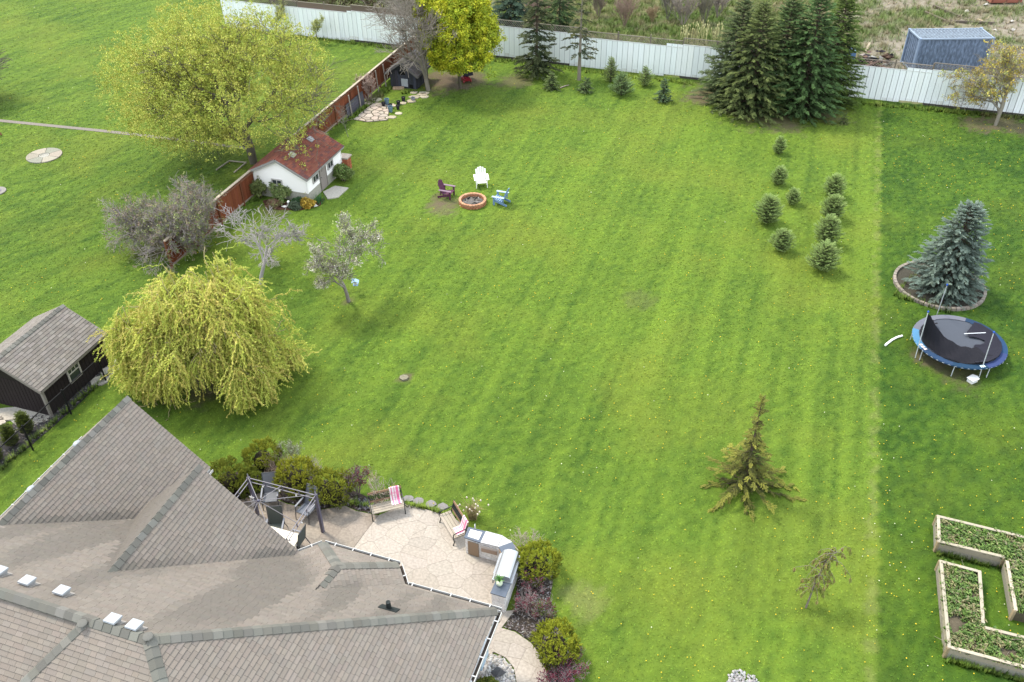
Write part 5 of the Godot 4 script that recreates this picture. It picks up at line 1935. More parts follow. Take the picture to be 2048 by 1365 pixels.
	# around it
	var bx := thing("plastic_step", "small white plastic step lying beside the trampoline", "step", G(1945, 763), 0.5)
	var mb := MB.new()
	mb.col = lin(0.58, 0.58, 0.57)
	mb.prism(PackedVector2Array([Vector2(-0.2, -0.13), Vector2(0.15, -0.15), Vector2(0.22, 0.02), Vector2(0.14, 0.15), Vector2(-0.2, 0.13)]), 0.0, 0.17)
	put(mb, "body", M.plain, bx)
	mb = MB.new()
	mb.col = lin(0.62, 0.62, 0.61)
	mb.prism(PackedVector2Array([Vector2(-0.23, -0.16), Vector2(0.17, -0.18), Vector2(0.25, 0.02), Vector2(0.16, 0.18), Vector2(-0.23, 0.16)]), 0.17, 0.2)
	put(mb, "lid", M.plain, bx)
	mb = MB.new()
	mb.col = lin(0.82, 0.82, 0.80)
	var ct := G(1788, 682)
	var cu := PackedVector3Array()
	var cr := PackedFloat32Array()
	for q in [[1771, 691], [1777, 686], [1785, 680], [1795, 675], [1805, 672]]:
		cu.append(G(q[0], q[1], 0.05))
		cr.append(0.05)
	mb.tube(cu, cr, 8)
	tag(put(mb, "foam_tube", M.plain), "curved white foam tube lying on the grass left of the trampoline", "tube")
	# the ring of edging stones round the blue spruce
	var rc := G(1878, 572)
	var bed_ := MB.new()
	bed_.col = lin(0.105, 0.098, 0.072)
	var o := PackedVector2Array()
	for i in 40:
		var a := TAU * i / 40
		o.append(Vector2(rc.x + cos(a) * 2.02, rc.z + sin(a) * 2.02))
	bed_.prism(o, -0.05, 0.04)
	var sb := put(bed_, "spruce_bed", M.soil)
	kind(sb, "structure")
	poly_block(o)
	for i in 54:
		var a := TAU * i / 54
		var s := MB.new()
		s.col = vary(lin(0.27, 0.235, 0.195), 0.15)
		s.box(Transform3D(Basis(Vector3.UP, -a), Vector3(rc.x + cos(a) * 2.08, 0.05 + R(0, 0.02), rc.z + sin(a) * 2.08)), Vector3(0.14, 0.17, 0.215))
		put(s, "edging_stone", M.stone, sb)

func adirondack(label: String, at: Vector3, turn: float, c: Color, c2: Color) -> void:
	var th := thing("garden_chair", label, "chair", at, turn)
	# faces +z; sloped seat, tall fanned back, broad arms
	for i in 5:
		var mb := MB.new()
		mb.col = vary(c, 0.06)
		var t := i / 4.0
		mb.box(Transform3D(Basis(Vector3.RIGHT, 0.18), Vector3(0, 0.36 - 0.10 * (1.0 - t), -0.15 + 0.44 * t)), Vector3(0.54, 0.025, 0.095))
		put(mb, "seat_slat", M.plain, th)
	for i in 5:
		var mb := MB.new()
		mb.col = vary(c, 0.06)
		var x := (i - 2) * 0.108
		var h: float = [0.74, 0.83, 0.87, 0.83, 0.74][i]
		var b := Basis(Vector3.RIGHT, -0.38) * Basis(Vector3.BACK, -x * 0.25)
		mb.box(Transform3D(b, Vector3(x, 0.22, -0.17) + b.y * h * 0.5), Vector3(0.098, h, 0.022))
		put(mb, "back_slat", M.plain, th)
	for s in [-1.0, 1.0]:
		var mb := MB.new()
		mb.col = c2
		mb.box(Transform3D(Basis(Vector3.RIGHT, 0.02), Vector3(s * 0.36, 0.56, 0.0)), Vector3(0.14, 0.026, 0.74))
		put(mb, "armrest", M.plain, th)
		var lg := MB.new()
		lg.col = c.darkened(0.12)
		lg.bx(s * 0.32, 0.275, 0.28, 0.035, 0.55, 0.10)
		put(lg, "front_leg", M.plain, th)
		lg = MB.new()
		lg.col = c.darkened(0.12)
		lg.bar(Vector3(s * 0.285, 0.30, 0.32), Vector3(s * 0.285, 0.06, -0.5), 0.03, 0.12)
		put(lg, "rear_leg", M.plain, th)
		lg = MB.new()
		lg.col = c.darkened(0.12)
		lg.bx(s * 0.32, 0.4, -0.28, 0.03, 0.3, 0.06)
		put(lg, "arm_support", M.plain, th)
	var bb := MB.new()
	bb.col = c.darkened(0.1)
	bb.box(Transform3D(Basis(Vector3.RIGHT, -0.38), Vector3(0, 0.55, -0.33)), Vector3(0.6, 0.08, 0.024))
	put(bb, "back_rail", M.plain, th)
func fire_pit() -> void:
	rng.seed = 31
	var c := G(945, 409)
	c.z -= 0.15
	var pit := thing("fire_pit", "round brick fire pit full of grey ash on the lawn", "fire pit", c)
	for lay in 3:
		for i in 26:
			var a := TAU * (i + (0.5 if lay % 2 else 0.0)) / 26
			var mb := MB.new()
			mb.col = vary(lin(0.44, 0.19, 0.10) if lay < 2 else lin(0.56, 0.30, 0.18), 0.18)
			var b := Basis(Vector3.UP, -a + R(-0.04, 0.04))
			mb.box(Transform3D(b, Vector3(cos(a) * 0.72, 0.05 + lay * 0.088, sin(a) * 0.72)), Vector3(0.13, 0.082, 0.162))
			put(mb, "brick", M.matte, pit)
	var ash := MB.new()
	ash.col = lin(0.20, 0.185, 0.165)
	ash.lathe(Vector3.ZERO, [Vector2(0.68, 0.06), Vector2(0.4, 0.11), Vector2(0.0, 0.14)], 20)
	put(ash, "ash_bed", M.soil, pit)
	for i in 26:
		var mb := MB.new()
		mb.col = vary([lin(0.025, 0.022, 0.02), lin(0.3, 0.28, 0.26), lin(0.14, 0.11, 0.085)][i % 3], 0.2)
		var p := Vector3(R(-0.45, 0.45), R(0.12, 0.2), R(-0.45, 0.45))
		var d := Vector3(R(-1, 1), R(-0.2, 0.2), R(-1, 1)).normalized() * R(0.1, 0.3)
		mb.tube(PackedVector3Array([p, p + d]), PackedFloat32Array([0.03, 0.022]), 5)
		put(mb, "charred_log", M.bark, pit)
	var o := PackedVector2Array()
	for i in 20: o.append(Vector2(c.x + cos(TAU * i / 20) * 0.78, c.z + sin(TAU * i / 20) * 0.78))
	poly_block(o)
	adirondack("dark purple slatted garden chair left of the fire pit", G(895, 394), 1.25, lin(0.09, 0.03, 0.06), lin(0.19, 0.13, 0.165))
	adirondack("white plastic garden chair behind the fire pit", G(963, 372), 0.12, lin(0.84, 0.83, 0.78), lin(0.84, 0.83, 0.78))
	adirondack("light blue slatted garden chair right of the fire pit", G(1001, 407), -1.95, lin(0.16, 0.25, 0.40), lin(0.33, 0.43, 0.56))

func bench(label: String, at: Vector3, turn: float) -> Node3D:
	var th := thing("garden_bench", label, "bench", at, turn)
	var w := 1.24
	for i in 4:
		var mb := MB.new()
		mb.col = vary(lin(0.40, 0.35, 0.28), 0.08)
		mb.bx(0, 0.43, 0.22 - i * 0.115, w, 0.03, 0.1)
		put(mb, "seat_slat", M.wood, th)
	var lean := Basis(Vector3.RIGHT, -0.25)
	for y in [0.09, 0.42]:
		var mb := MB.new()
		mb.col = vary(lin(0.33, 0.215, 0.135), 0.06)
		mb.box(Transform3D(lean, Vector3(0, 0.45, -0.22) + lean.y * y), Vector3(w, 0.085, 0.028))
		put(mb, "back_rail", M.wood, th)
	var la := MB.new()
	la.col = lin(0.02, 0.024, 0.024)
	for i in 17:
		for s in [-1.0, 1.0]:
			var x := -w * 0.5 + 0.06 + i * 0.07
			var a := Vector3(0, 0.45, -0.22) + lean.y * 0.13 + Vector3(x - s * 0.06, 0, 0)
			var b := Vector3(0, 0.45, -0.22) + lean.y * 0.38 + Vector3(x + s * 0.06, 0, 0)
			la.bar(a, b, 0.016, 0.03, Vector3.BACK)
	kind(put(la, "lattice_back", M.metal, th), "stuff")
	for s in [-1.0, 1.0]:
		var mb := MB.new()
		mb.col = lin(0.015, 0.016, 0.017)
		var x: float = s * (w * 0.5 - 0.02)
		mb.tube(PackedVector3Array([Vector3(x, 0.0, 0.29), Vector3(x, 0.22, 0.22), Vector3(x, 0.42, 0.26), Vector3(x, 0.60, 0.24), Vector3(x, 0.64, 0.05), Vector3(x, 0.66, -0.27)]), PackedFloat32Array([0.025, 0.02, 0.022, 0.02, 0.02, 0.018]), 6)
		mb.tube(PackedVector3Array([Vector3(x, 0.0, -0.36), Vector3(x, 0.22, -0.22), Vector3(x, 0.45, -0.21), Vector3(x, 0.92, -0.35)]), PackedFloat32Array([0.025, 0.02, 0.022, 0.018]), 6)
		mb.rod(Vector3(x, 0.4, 0.26), Vector3(x, 0.4, -0.22), 0.018, 6)
		put(mb, "iron_end", M.metal, th)
	return th
func blanket(label: String, th: Node3D, x: float) -> void:
	var bl := thing("blanket", label, "blanket", th.position, th.rotation.y)
	var lean := Basis(Vector3.RIGHT, -0.25)
	var prof := [Vector3(0, 0.47, 0.10), Vector3(0, 0.475, -0.14), Vector3(0, 0.5, -0.19), Vector3(0, 0.45, -0.19) + lean.y * 0.3, Vector3(0, 0.46, -0.2) + lean.y * 0.485, Vector3(0, 0.455, -0.245) + lean.y * 0.49, Vector3(0, 0.44, -0.26) + lean.y * 0.2]
	var stripes := [[0.0, 0.06, 0], [0.06, 0.10, 1], [0.10, 0.16, 0], [0.16, 0.20, 2], [0.20, 0.24, 0], [0.24, 0.33, 1], [0.33, 0.37, 0]]
	var cs := [lin(0.66, 0.60, 0.60), lin(0.62, 0.16, 0.28), lin(0.56, 0.28, 0.36)]
	var mb := MB.new()
	for s in stripes:
		for i in prof.size() - 1:
			var f := prof.size() - 1
			var parts := 3
			for k in parts:
				var a: Vector3 = prof[i].lerp(prof[i + 1], float(k) / parts)
				var b: Vector3 = prof[i].lerp(prof[i + 1], float(k + 1) / parts)
				var c: Color = cs[s[2]]
				if (i * 3 + k) % 5 == 3: c = c.lerp(lin(0.60, 0.2, 0.3), 0.45)
				mb.col = c
				var wob := Vector3(0, 0.006 * sin(s[0] * 60.0 + i), 0)
				mb.quad(Vector3(x + s[0], 0, 0) + a + wob, Vector3(x + s[1], 0, 0) + a + wob, Vector3(x + s[1], 0, 0) + b + wob, Vector3(x + s[0], 0, 0) + b + wob)
	put(mb, "cloth", M.cloth, bl)
func sling_chair(label: String, at: Vector3, turn: float, recline: float, c: Color, group: String) -> void:
	var th := thing("sling_chair", label, "chair", at, turn, group)
	var fc := lin(0.045, 0.048, 0.055)
	var b := Basis(Vector3.RIGHT, -recline)
	var hinge := Vector3(0, 0.40, -0.2)
	var top := hinge + b.y * 0.78
	var sl := MB.new()
	sl.col = c
	sl.box(Transform3D(Basis(Vector3.RIGHT, -0.08), Vector3(0, 0.42, 0.05)), Vector3(0.48, 0.014, 0.50))
	put(sl, "seat", M.cloth, th)
	var bk := MB.new()
	bk.col = c
	bk.box(Transform3D(b, hinge + b.y * 0.39), Vector3(0.48, 0.78, 0.014))
	put(bk, "backrest", M.cloth, th)
	for s in [-1.0, 1.0]:
		var x: float = s * 0.26
		var fr := MB.new()
		fr.col = fc
		fr.tube(PackedVector3Array([top + Vector3(x, 0, 0), hinge + Vector3(x, 0, 0), Vector3(x, 0.44, 0.32)]), PackedFloat32Array([0.016, 0.016, 0.016]), 6)
		put(fr, "frame_rail", M.metal, th)
		var ar := MB.new()
		ar.col = lin(0.22, 0.23, 0.25)
		ar.box(Transform3D(Basis(), Vector3(x * 1.12, 0.64, 0.02)), Vector3(0.055, 0.025, 0.5))
		put(ar, "armrest", M.plain, th)
		var l1 := MB.new()
		l1.col = fc
		l1.tube(PackedVector3Array([Vector3(x * 1.1, 0.0, 0.36), Vector3(x * 1.1, 0.42, 0.3), Vector3(x * 1.12, 0.63, 0.24)]), PackedFloat32Array([0.017, 0.017, 0.017]), 6)
		put(l1, "front_leg", M.metal, th)
		var l2 := MB.new()
		l2.col = fc
		l2.tube(PackedVector3Array([Vector3(x * 1.1, 0.0, -0.42), Vector3(x * 1.1, 0.4, -0.2), Vector3(x * 1.12, 0.63, -0.18)]), PackedFloat32Array([0.017, 0.017, 0.017]), 6)
		put(l2, "rear_leg", M.metal, th)
	var cr := MB.new()
	cr.col = fc
	cr.rod(top + Vector3(-0.26, 0, 0), top + Vector3(0.26, 0, 0), 0.016, 6)
	put(cr, "cross_bar", M.metal, th)
	cr = MB.new()
	cr.col = fc
	cr.rod(Vector3(-0.26, 0.44, 0.32), Vector3(0.26, 0.44, 0.32), 0.016, 6)
	put(cr, "cross_bar", M.metal, th)
func patio_furniture() -> void:
	var b1 := bench("wooden bench with iron ends and pink blanket beside the clipped shrub", G(776, 1027), YAW + 0.62)
	blanket("pink and white striped blanket on the bench by the stepping stones", b1, 0.17)
	var b2 := bench("wooden bench with iron ends set against the kitchen sink counter", G(907, 1065), YAW - 0.78)
	blanket("pink and white striped blanket on the bench next to the sink", b2, 0.2)
	var g := "grey sling chairs on the patio"
	sling_chair("grey reclining sling chair facing the house among the cedars, left of two", G(545, 1008), 0.12, 0.42, lin(0.15, 0.16, 0.17), g)
	sling_chair("grey reclining sling chair behind the gazebo's right post", G(617, 1033), -0.45, 0.42, lin(0.13, 0.145, 0.165), g)
	sling_chair("green grey dining chair seen from behind its table's far side", G(555, 1072), 0.05, 0.18, lin(0.085, 0.095, 0.085), g)
	sling_chair("green grey dining chair at the table's end by the eave", G(596, 1100), -1.9, 0.18, lin(0.075, 0.09, 0.08), g)
	# table under a cream cloth
	var tb := thing("dining_table", "patio table under a cream cloth half hidden by the roof", "table", G(555, 1108), YAW)
	var top := MB.new()
	top.col = lin(0.20, 0.2, 0.2)
	top.bx(0, 0.70, 0, 1.5, 0.03, 0.95)
	put(top, "tabletop", M.plain, tb)
	for x in [-0.66, 0.66]:
		for z in [-0.4, 0.4]:
			var l := MB.new()
			l.col = lin(0.05, 0.05, 0.055)
			l.rod(Vector3(x, 0, z), Vector3(x, 0.69, z), 0.025, 6)
			put(l, "leg", M.metal, tb)
	var cl := thing("tablecloth", "cream cloth spread over the patio table", "tablecloth", tb.position, YAW)
	var mb := MB.new()
	mb.col = lin(0.74, 0.70, 0.58)
	mb.bx(0, 0.724, 0, 1.56, 0.012, 1.0)
	for x in [-0.78, 0.78]: mb.bx(x, 0.63, 0, 0.012, 0.2, 1.0)
	for z in [-0.5, 0.5]: mb.bx(0, 0.63, z, 1.56, 0.2, 0.012)
	put(mb, "cloth", M.cloth, cl)
	# gazebo frame without its canopy
	var tr := G(646, 1066)
	var s := 2.65
	var gz := thing("gazebo_frame", "dark purple grey metal gazebo frame without canopy over the patio", "gazebo", tr, YAW)
	var c := lin(0.085, 0.08, 0.115)
	var h := 1.98
	var corners := [Vector3(0, 0, 0), Vector3(-s, 0, 0), Vector3(-s, 0, s), Vector3(0, 0, s)]
	for p in corners:
		var po := MB.new()
		po.col = vary(c, 0.05)
		po.bx(p.x, h * 0.5, p.z, 0.10, h, 0.10)
		var q := put(po, "post", M.metal, gz)
		var ft := MB.new()
		ft.col = c
		ft.bx(p.x, 0.02, p.z, 0.2, 0.03, 0.2)
		put(ft, "base_plate", M.metal, q)
		var fi := MB.new()
		fi.col = lin(0.2, 0.19, 0.22)
		fi.lathe(Vector3(p.x, h, p.z), [Vector2(0.05, 0), Vector2(0.03, 0.05), Vector2(0.012, 0.18), Vector2(0, 0.2)], 8)
		put(fi, "finial", M.metal, q)
	for i in 4:
		var a: Vector3 = corners[i]
		var b: Vector3 = corners[(i + 1) % 4]
		for y in [h - 0.03, h - 0.22]:
			var bm := MB.new()
			bm.col = lin(0.15, 0.145, 0.165)
			bm.bar(a + Vector3(0, y, 0), b + Vector3(0, y, 0), 0.024, 0.026)
			put(bm, "beam", M.metal, gz)
		var mid := (a + b) * 0.5
		var st := MB.new()
		st.col = c
		for f in [0.25, 0.5, 0.75]: st.bar(a.lerp(b, f) + Vector3(0, h - 0.03, 0), a.lerp(b, f) + Vector3(0, h - 0.22, 0), 0.03, 0.03, Vector3.RIGHT)
		put(st, "strut", M.metal, gz)
	var hub := Vector3(-s * 0.5, h + 0.62, s * 0.5)
	for i in 4:
		for f in [0.0, 0.5]:
			var a: Vector3 = corners[i].lerp(corners[(i + 1) % 4], f) + Vector3(0, h, 0)
			var rf := MB.new()
			rf.col = lin(0.20, 0.19, 0.2)
			rf.rod(a, hub, 0.013, 5)
			put(rf, "rafter", M.metal, gz)
	var hb := MB.new()
	hb.col = c
	hb.ball(hub, Vector3(0.06, 0.06, 0.06), 8)
	put(hb, "hub", M.metal, gz)
	# star and chimes that hang on the far post
	var sp: Vector3 = gz.transform * Vector3(-s + 0.05, 1.1, 0.13)
	var star := thing("wind_chime", "white star wind chime hanging on the gazebo's left post", "wind chime", sp, YAW)
	var sm := MB.new()
	sm.col = lin(0.8, 0.8, 0.8)
	for i in 5:
		var a := TAU * i / 5 + PI / 2
		var P := Vector3(cos(a), sin(a), 0) * 0.14
		var A := Vector3(cos(a - 0.63), sin(a - 0.63), 0) * 0.055
		var B := Vector3(cos(a + 0.63), sin(a + 0.63), 0) * 0.055
		sm.tri(Vector3(0, 0, 0.03), A, P)
		sm.tri(Vector3(0, 0, 0.03), P, B)
		sm.tri(Vector3(0, 0, -0.03), P, A)
		sm.tri(Vector3(0, 0, -0.03), B, P)
	put(sm, "star", M.plain, star)
	for i in 4:
		var t := MB.new()
		t.col = lin(0.6, 0.6, 0.6)
		t.rod(Vector3(-0.06 + 0.04 * i, -0.12, 0.01), Vector3(-0.06 + 0.04 * i, -0.5 + 0.05 * i, 0.01), 0.01, 5)
		put(t, "chime_tube", M.metal, star)
	# cup-shaped lights along the beams
	for k in [[0.3, 0], [0.55, 0], [0.8, 0], [0.3, 3], [0.6, 3]]:
		var a: Vector3 = corners[k[1]]
		var b: Vector3 = corners[(int(k[1]) + 1) % 4]
		var bl := MB.new()
		bl.col = lin(0.7, 0.68, 0.62)
		bl.ball(a.lerp(b, k[0]) + Vector3(0, h - 0.3, 0), Vector3(0.035, 0.045, 0.035), 6)
		put(bl, "hanging_lamp", M.plain, gz)

func brick_faces(mb: MB, a: Vector3, b: Vector3, h: float, c: Color) -> void:   # split-face courses on the outside of a wall from a to b (outside on the right)
	var d := (b - a).normalized()
	var out_ := Vector3(-d.z, 0, d.x)
	var l := a.distance_to(b)
	var y := 0.02
	var row := 0
	while y < h - 0.03:
		var x := 0.0
		while x < l - 0.01:
			var w := minf(R(0.16, 0.32), l - x)
			if l - x - w < 0.08: w = l - x
			mb.col = vary(c, 0.09)
			var p := a + d * (x + w * 0.5) + out_ * R(0.004, 0.014) + Vector3(0, y + 0.037, 0)
			mb.box(Transform3D(Basis(d, Vector3.UP, -out_ if d.cross(Vector3.UP).dot(-out_) > 0 else out_), p), Vector3(w - 0.01, 0.068, 0.03))
			x += w
		y += 0.076
		row += 1
func kitchen() -> void:
	rng.seed = 8
	var th := thing("outdoor_kitchen", "curved white stone outdoor kitchen counter with dark tops and sink", "outdoor kitchen")
	var H := 0.88
	var P := func(x: float, y: float) -> Vector2: return g2(x, y, H)
	# top outlines, pixel corners on the counter: sink top, fridge top, corner top, grill well, end top
	var tops := [
		["sink_counter", [937, 1055, 972, 1063.7, 961, 1086.5, 928, 1076], lin(0.072, 0.087, 0.115)],
		["white_counter", [972, 1063.7, 1006, 1073, 994.5, 1094.5, 961, 1086.5], lin(0.46, 0.465, 0.465)],
		["corner_slab", [1006, 1073, 1024.5, 1085, 997, 1095, 994.5, 1094.5], lin(0.44, 0.435, 0.42)],
		["corner_counter", [1024.5, 1085, 1036.5, 1106, 1008.5, 1114.5, 997, 1095], lin(0.072, 0.087, 0.115)],
		["grill_shelf", [1036.5, 1106, 1037, 1121, 1023, 1165, 993, 1159, 1008.5, 1114.5], lin(0.42, 0.41, 0.39)],
		["end_counter", [1023, 1165, 1011, 1196, 980.5, 1187, 993, 1159], lin(0.072, 0.087, 0.115)],
	]
	var hull := PackedVector2Array()
	for k in [[937, 1055], [1006, 1073], [1024.5, 1085], [1036.5, 1106], [1037, 1121], [1011, 1196], [980.5, 1187], [1008.5, 1114.5], [997, 1095], [928, 1076]]: hull.append(P.call(k[0], k[1]))
	poly_block(hull)
	var body: PackedVector2Array = Geometry2D.offset_polygon(hull, -0.045)[0]
	var mb := MB.new()
	mb.col = lin(0.72, 0.70, 0.67)
	mb.prism(body, 0.0, H - 0.03)
	var base := put(mb, "base", M.stone, th)
	var st := MB.new()
	if Geometry2D.is_polygon_clockwise(body): body.reverse()
	for i in body.size():
		var a := body[i]
		var b := body[(i + 1) % body.size()]
		brick_faces(st, Vector3(b.x, 0, b.y), Vector3(a.x, 0, a.y), H - 0.04, lin(0.82, 0.805, 0.77))
	kind(put(st, "stone_facing", M.stone, base), "stuff")
	var sink_in := 0.11
	for k in tops:
		var o := PackedVector2Array()
		for i in range(0, k[1].size(), 2): o.append(P.call(k[1][i], k[1][i + 1]))
		var t := MB.new()
		t.col = k[2]
		if k[0] == "sink_counter":
			var c4 := (o[0] + o[1] + o[2] + o[3]) * 0.25
			var inn := PackedVector2Array()
			for q in o: inn.append(c4.lerp(q, 0.62))
			for i in 4:
				var j := (i + 1) % 4
				t.prism(PackedVector2Array([o[i], o[j], inn[j], inn[i]]), H - 0.03, H + 0.012)
			put(t, k[0], M.gloss, th)
			var bs := MB.new()
			bs.col = lin(0.9, 0.9, 0.88)
			for i in 4:
				var j := (i + 1) % 4
				var A := Vector3(inn[i].x, H + 0.016, inn[i].y)
				var B := Vector3(inn[j].x, H + 0.016, inn[j].y)
				var in_a := c4.lerp(inn[i], 0.78)
				var in_b := c4.lerp(inn[j], 0.78)
				var C := Vector3(in_b.x, H - 0.16, in_b.y)
				var D := Vector3(in_a.x, H - 0.16, in_a.y)
				bs.quad(A, D, C, B)
				var ra := c4.lerp(inn[i], 1.06)
				var rb := c4.lerp(inn[j], 1.06)
				bs.quad(A, B, Vector3(rb.x, H + 0.018, rb.y), Vector3(ra.x, H + 0.018, ra.y))
			var f4 := PackedVector3Array()
			for i in 4:
				var q := c4.lerp(inn[i], 0.78)
				f4.append(Vector3(q.x, H - 0.16, q.y))
			bs.quad(f4[3], f4[2], f4[1], f4[0])
			put(bs, "sink", M.gloss, th)
			var fa := MB.new()
			fa.col = lin(1, 1, 1)
			var m := o[0].lerp(o[1], 0.4).lerp(c4, 0.12)
			var e := (c4 - m).normalized()
			var arc := PackedVector3Array()
			var rad := PackedFloat32Array()
			arc.append(Vector3(m.x, H + 0.01, m.y))
			rad.append(0.018)
			for i in 9:
				var a := PI * i / 8.0
				arc.append(Vector3(m.x, H + 0.26, m.y) + Vector3(e.x, 0, e.y) * 0.09 * (1.0 - cos(a)) + Vector3(0, sin(a) * 0.09, 0))
				rad.append(0.016)
			fa.tube(arc, rad, 8)
			put(fa, "faucet", M.steel, th)
		else:
			t.prism(o, H - 0.03 if k[0] != "grill_shelf" else H - 0.05, H + (0.03 if k[0] == "white_counter" else 0.012) - (0.02 if k[0] == "grill_shelf" else 0.0))
			put(t, k[0], M.gloss if k[2].r < 0.3 else M.stone, th)
	# doors and drawers on the front
	var dv := func(ax: float, ay: float, bx_: float, by: float, f0: float, f1: float, y0: float, y1: float, c: Color, called: String, prd: float) -> void:
		var a3 := g2(ax, ay, H).lerp(g2(bx_, by, H), f0)
		var b3 := g2(ax, ay, H).lerp(g2(bx_, by, H), f1)
		var d := (b3 - a3).normalized()
		var out_ := Vector2(-d.y, d.x)
		var t := MB.new()
		t.col = c
		var off := out_ * prd
		var A := Vector3(a3.x + off.x, (y0 + y1) * 0.5, a3.y + off.y)
		var B := Vector3(b3.x + off.x, (y0 + y1) * 0.5, b3.y + off.y)
		t.bar(A, B, 0.03, y1 - y0)
		put(t, called, M.plain, th)
	dv.call(928.0, 1076.0, 961.0, 1086.5, 0.22, 0.86, 0.1, 0.76, lin(0.24, 0.175, 0.115), "cabinet_door", -0.005)
	dv.call(961.0, 1086.5, 994.5, 1094.5, 0.03, 0.97, 0.44, 0.62, lin(0.30, 0.22, 0.165), "drawer", -0.003)
	dv.call(961.0, 1086.5, 994.5, 1094.5, 0.03, 0.97, 0.63, 0.74, lin(0.42, 0.38, 0.34), "drawer", -0.003)
	dv.call(997.0, 1095.0, 1008.5, 1114.5, 0.08, 0.92, 0.06, 0.8, lin(0.27, 0.2, 0.15), "cabinet_door", -0.006)
	# grill with rounded hood
	var ga := G(1036.5, 1112, H).lerp(G(1008.5, 1118, H), 0.5)
	var gb := G(1023, 1163, H).lerp(G(993, 1157, H), 0.5)
	var zc := (ga + gb) * 0.5
	var ax := (gb - ga).normalized()
	var gr := thing("barbecue_grill", "stainless steel barbecue grill with rounded hood built into the kitchen", "grill", Vector3(zc.x, 0, zc.z), atan2(ax.x, ax.z))
	var l := 1.12
	var hood := MB.new()
	var prof := [Vector2(-0.33, 0.02), Vector2(-0.315, 0.12), Vector2(-0.25, 0.21), Vector2(-0.14, 0.27), Vector2(0.02, 0.29), Vector2(0.16, 0.27), Vector2(0.22, 0.23), Vector2(0.25, 0.02)]
	for i in prof.size() - 1:
		var p: Vector2 = prof[i]
		var q: Vector2 = prof[i + 1]
		hood.quad(Vector3(p.x, H + p.y, l * 0.5), Vector3(p.x, H + p.y, -l * 0.5), Vector3(q.x, H + q.y, -l * 0.5), Vector3(q.x, H + q.y, l * 0.5))
	for z in [-l * 0.5, l * 0.5]:
		for i in range(1, prof.size() - 1):
			var A := Vector3(prof[0].x, H + prof[0].y, z)
			var B := Vector3(prof[i].x, H + prof[i].y, z)
			var C := Vector3(prof[i + 1].x, H + prof[i + 1].y, z)
			if z > 0: hood.tri(A, C, B)
			else: hood.tri(A, B, C)
	put(hood, "hood", M.steel, gr)
	var fb := MB.new()
	fb.col = lin(0.9, 0.9, 0.9)
	fb.bx(-0.02, H + 0.005, 0, 0.66, 0.05, l + 0.06)
	fb.bx(-0.36, H - 0.10, 0, 0.05, 0.2, l)
	put(fb, "firebox", M.steel, gr)
	var hd := MB.new()
	hd.rod(Vector3(-0.37, H + 0.13, -0.42), Vector3(-0.37, H + 0.13, 0.42), 0.015, 6)
	put(hd, "handle", M.steel, gr)
	for i in 5:
		var kn := MB.new()
		kn.col = lin(0.05, 0.05, 0.05)
		kn.ball(Vector3(-0.4, H - 0.1, -0.4 + i * 0.2), Vector3(0.03, 0.03, 0.03), 6)
		put(kn, "knob", M.plain, gr)
	# potted plant on the end counter
	var pp := G(999, 1171, H)
	var pot := thing("potted_plant", "small green plant in a pale green pot on the end counter", "potted plant", Vector3(pp.x, H + 0.012, pp.z))
	var pt := MB.new()
	pt.col = lin(0.58, 0.64, 0.46)
	pt.lathe(Vector3.ZERO, [Vector2(0.0, 0.002), Vector2(0.07, 0.002), Vector2(0.105, 0.07), Vector2(0.105, 0.15), Vector2(0.09, 0.17), Vector2(0.08, 0.14), Vector2(0.0, 0.14)], 16)
	put(pt, "pot", M.gloss, pot)
	for i in 14:
		var lf := MB.new()
		lf.col = vary(lin(0.075, 0.17, 0.04), 0.3)
		var a := TAU * i / 14 + R(-0.2, 0.2)
		var e := Vector3(cos(a), 0, sin(a))
		var w := Vector3(-e.z, 0, e.x) * 0.018
		var m := e * R(0.06, 0.12) + Vector3(0, R(0.28, 0.36), 0)
		var t := e * R(0.16, 0.24) + Vector3(0, R(0.26, 0.42), 0)
		lf.quad(Vector3(0, 0.14, 0) - w * 0.5, Vector3(0, 0.14, 0) + w * 0.5, m + w, m - w)
		lf.tri(m - w, m + w, t)
		put(lf, "leaf", M.leaf, pot)

func rock(mb: MB, at: Vector3, s: Vector3) -> void:      # an angular stone
	var p: Array = []
	for i in 6:
		var d: Vector3 = [Vector3.RIGHT, Vector3.LEFT, Vector3.UP, Vector3.DOWN, Vector3.BACK, Vector3.FORWARD][i]
		p.append(at + (d + rv() * 0.35) * s)
	for f in [[2, 4, 0], [2, 0, 5], [2, 5, 1], [2, 1, 4], [3, 0, 4], [3, 5, 0], [3, 1, 5], [3, 4, 1]]: mb.tri(p[f[0]], p[f[1]], p[f[2]])
func flat_stone(o: PackedVector2Array, y0: float, y1: float, c: Color, called: String, parent: Node3D = self) -> MeshInstance3D:
	var mb := MB.new()
	mb.col = c
	mb.prism(o, y0, y1)
	return put(mb, called, M.stone, parent)
func ragged(at: Vector3, rx: float, rz: float, n_ := 7) -> PackedVector2Array:
	var o := PackedVector2Array()
	var a0 := R(0, TAU)
	for i in n_:
		var a := a0 + TAU * i / n_
		o.append(Vector2(at.x + cos(a) * rx * R(0.75, 1.1), at.z + sin(a) * rz * R(0.75, 1.1)))
	return o
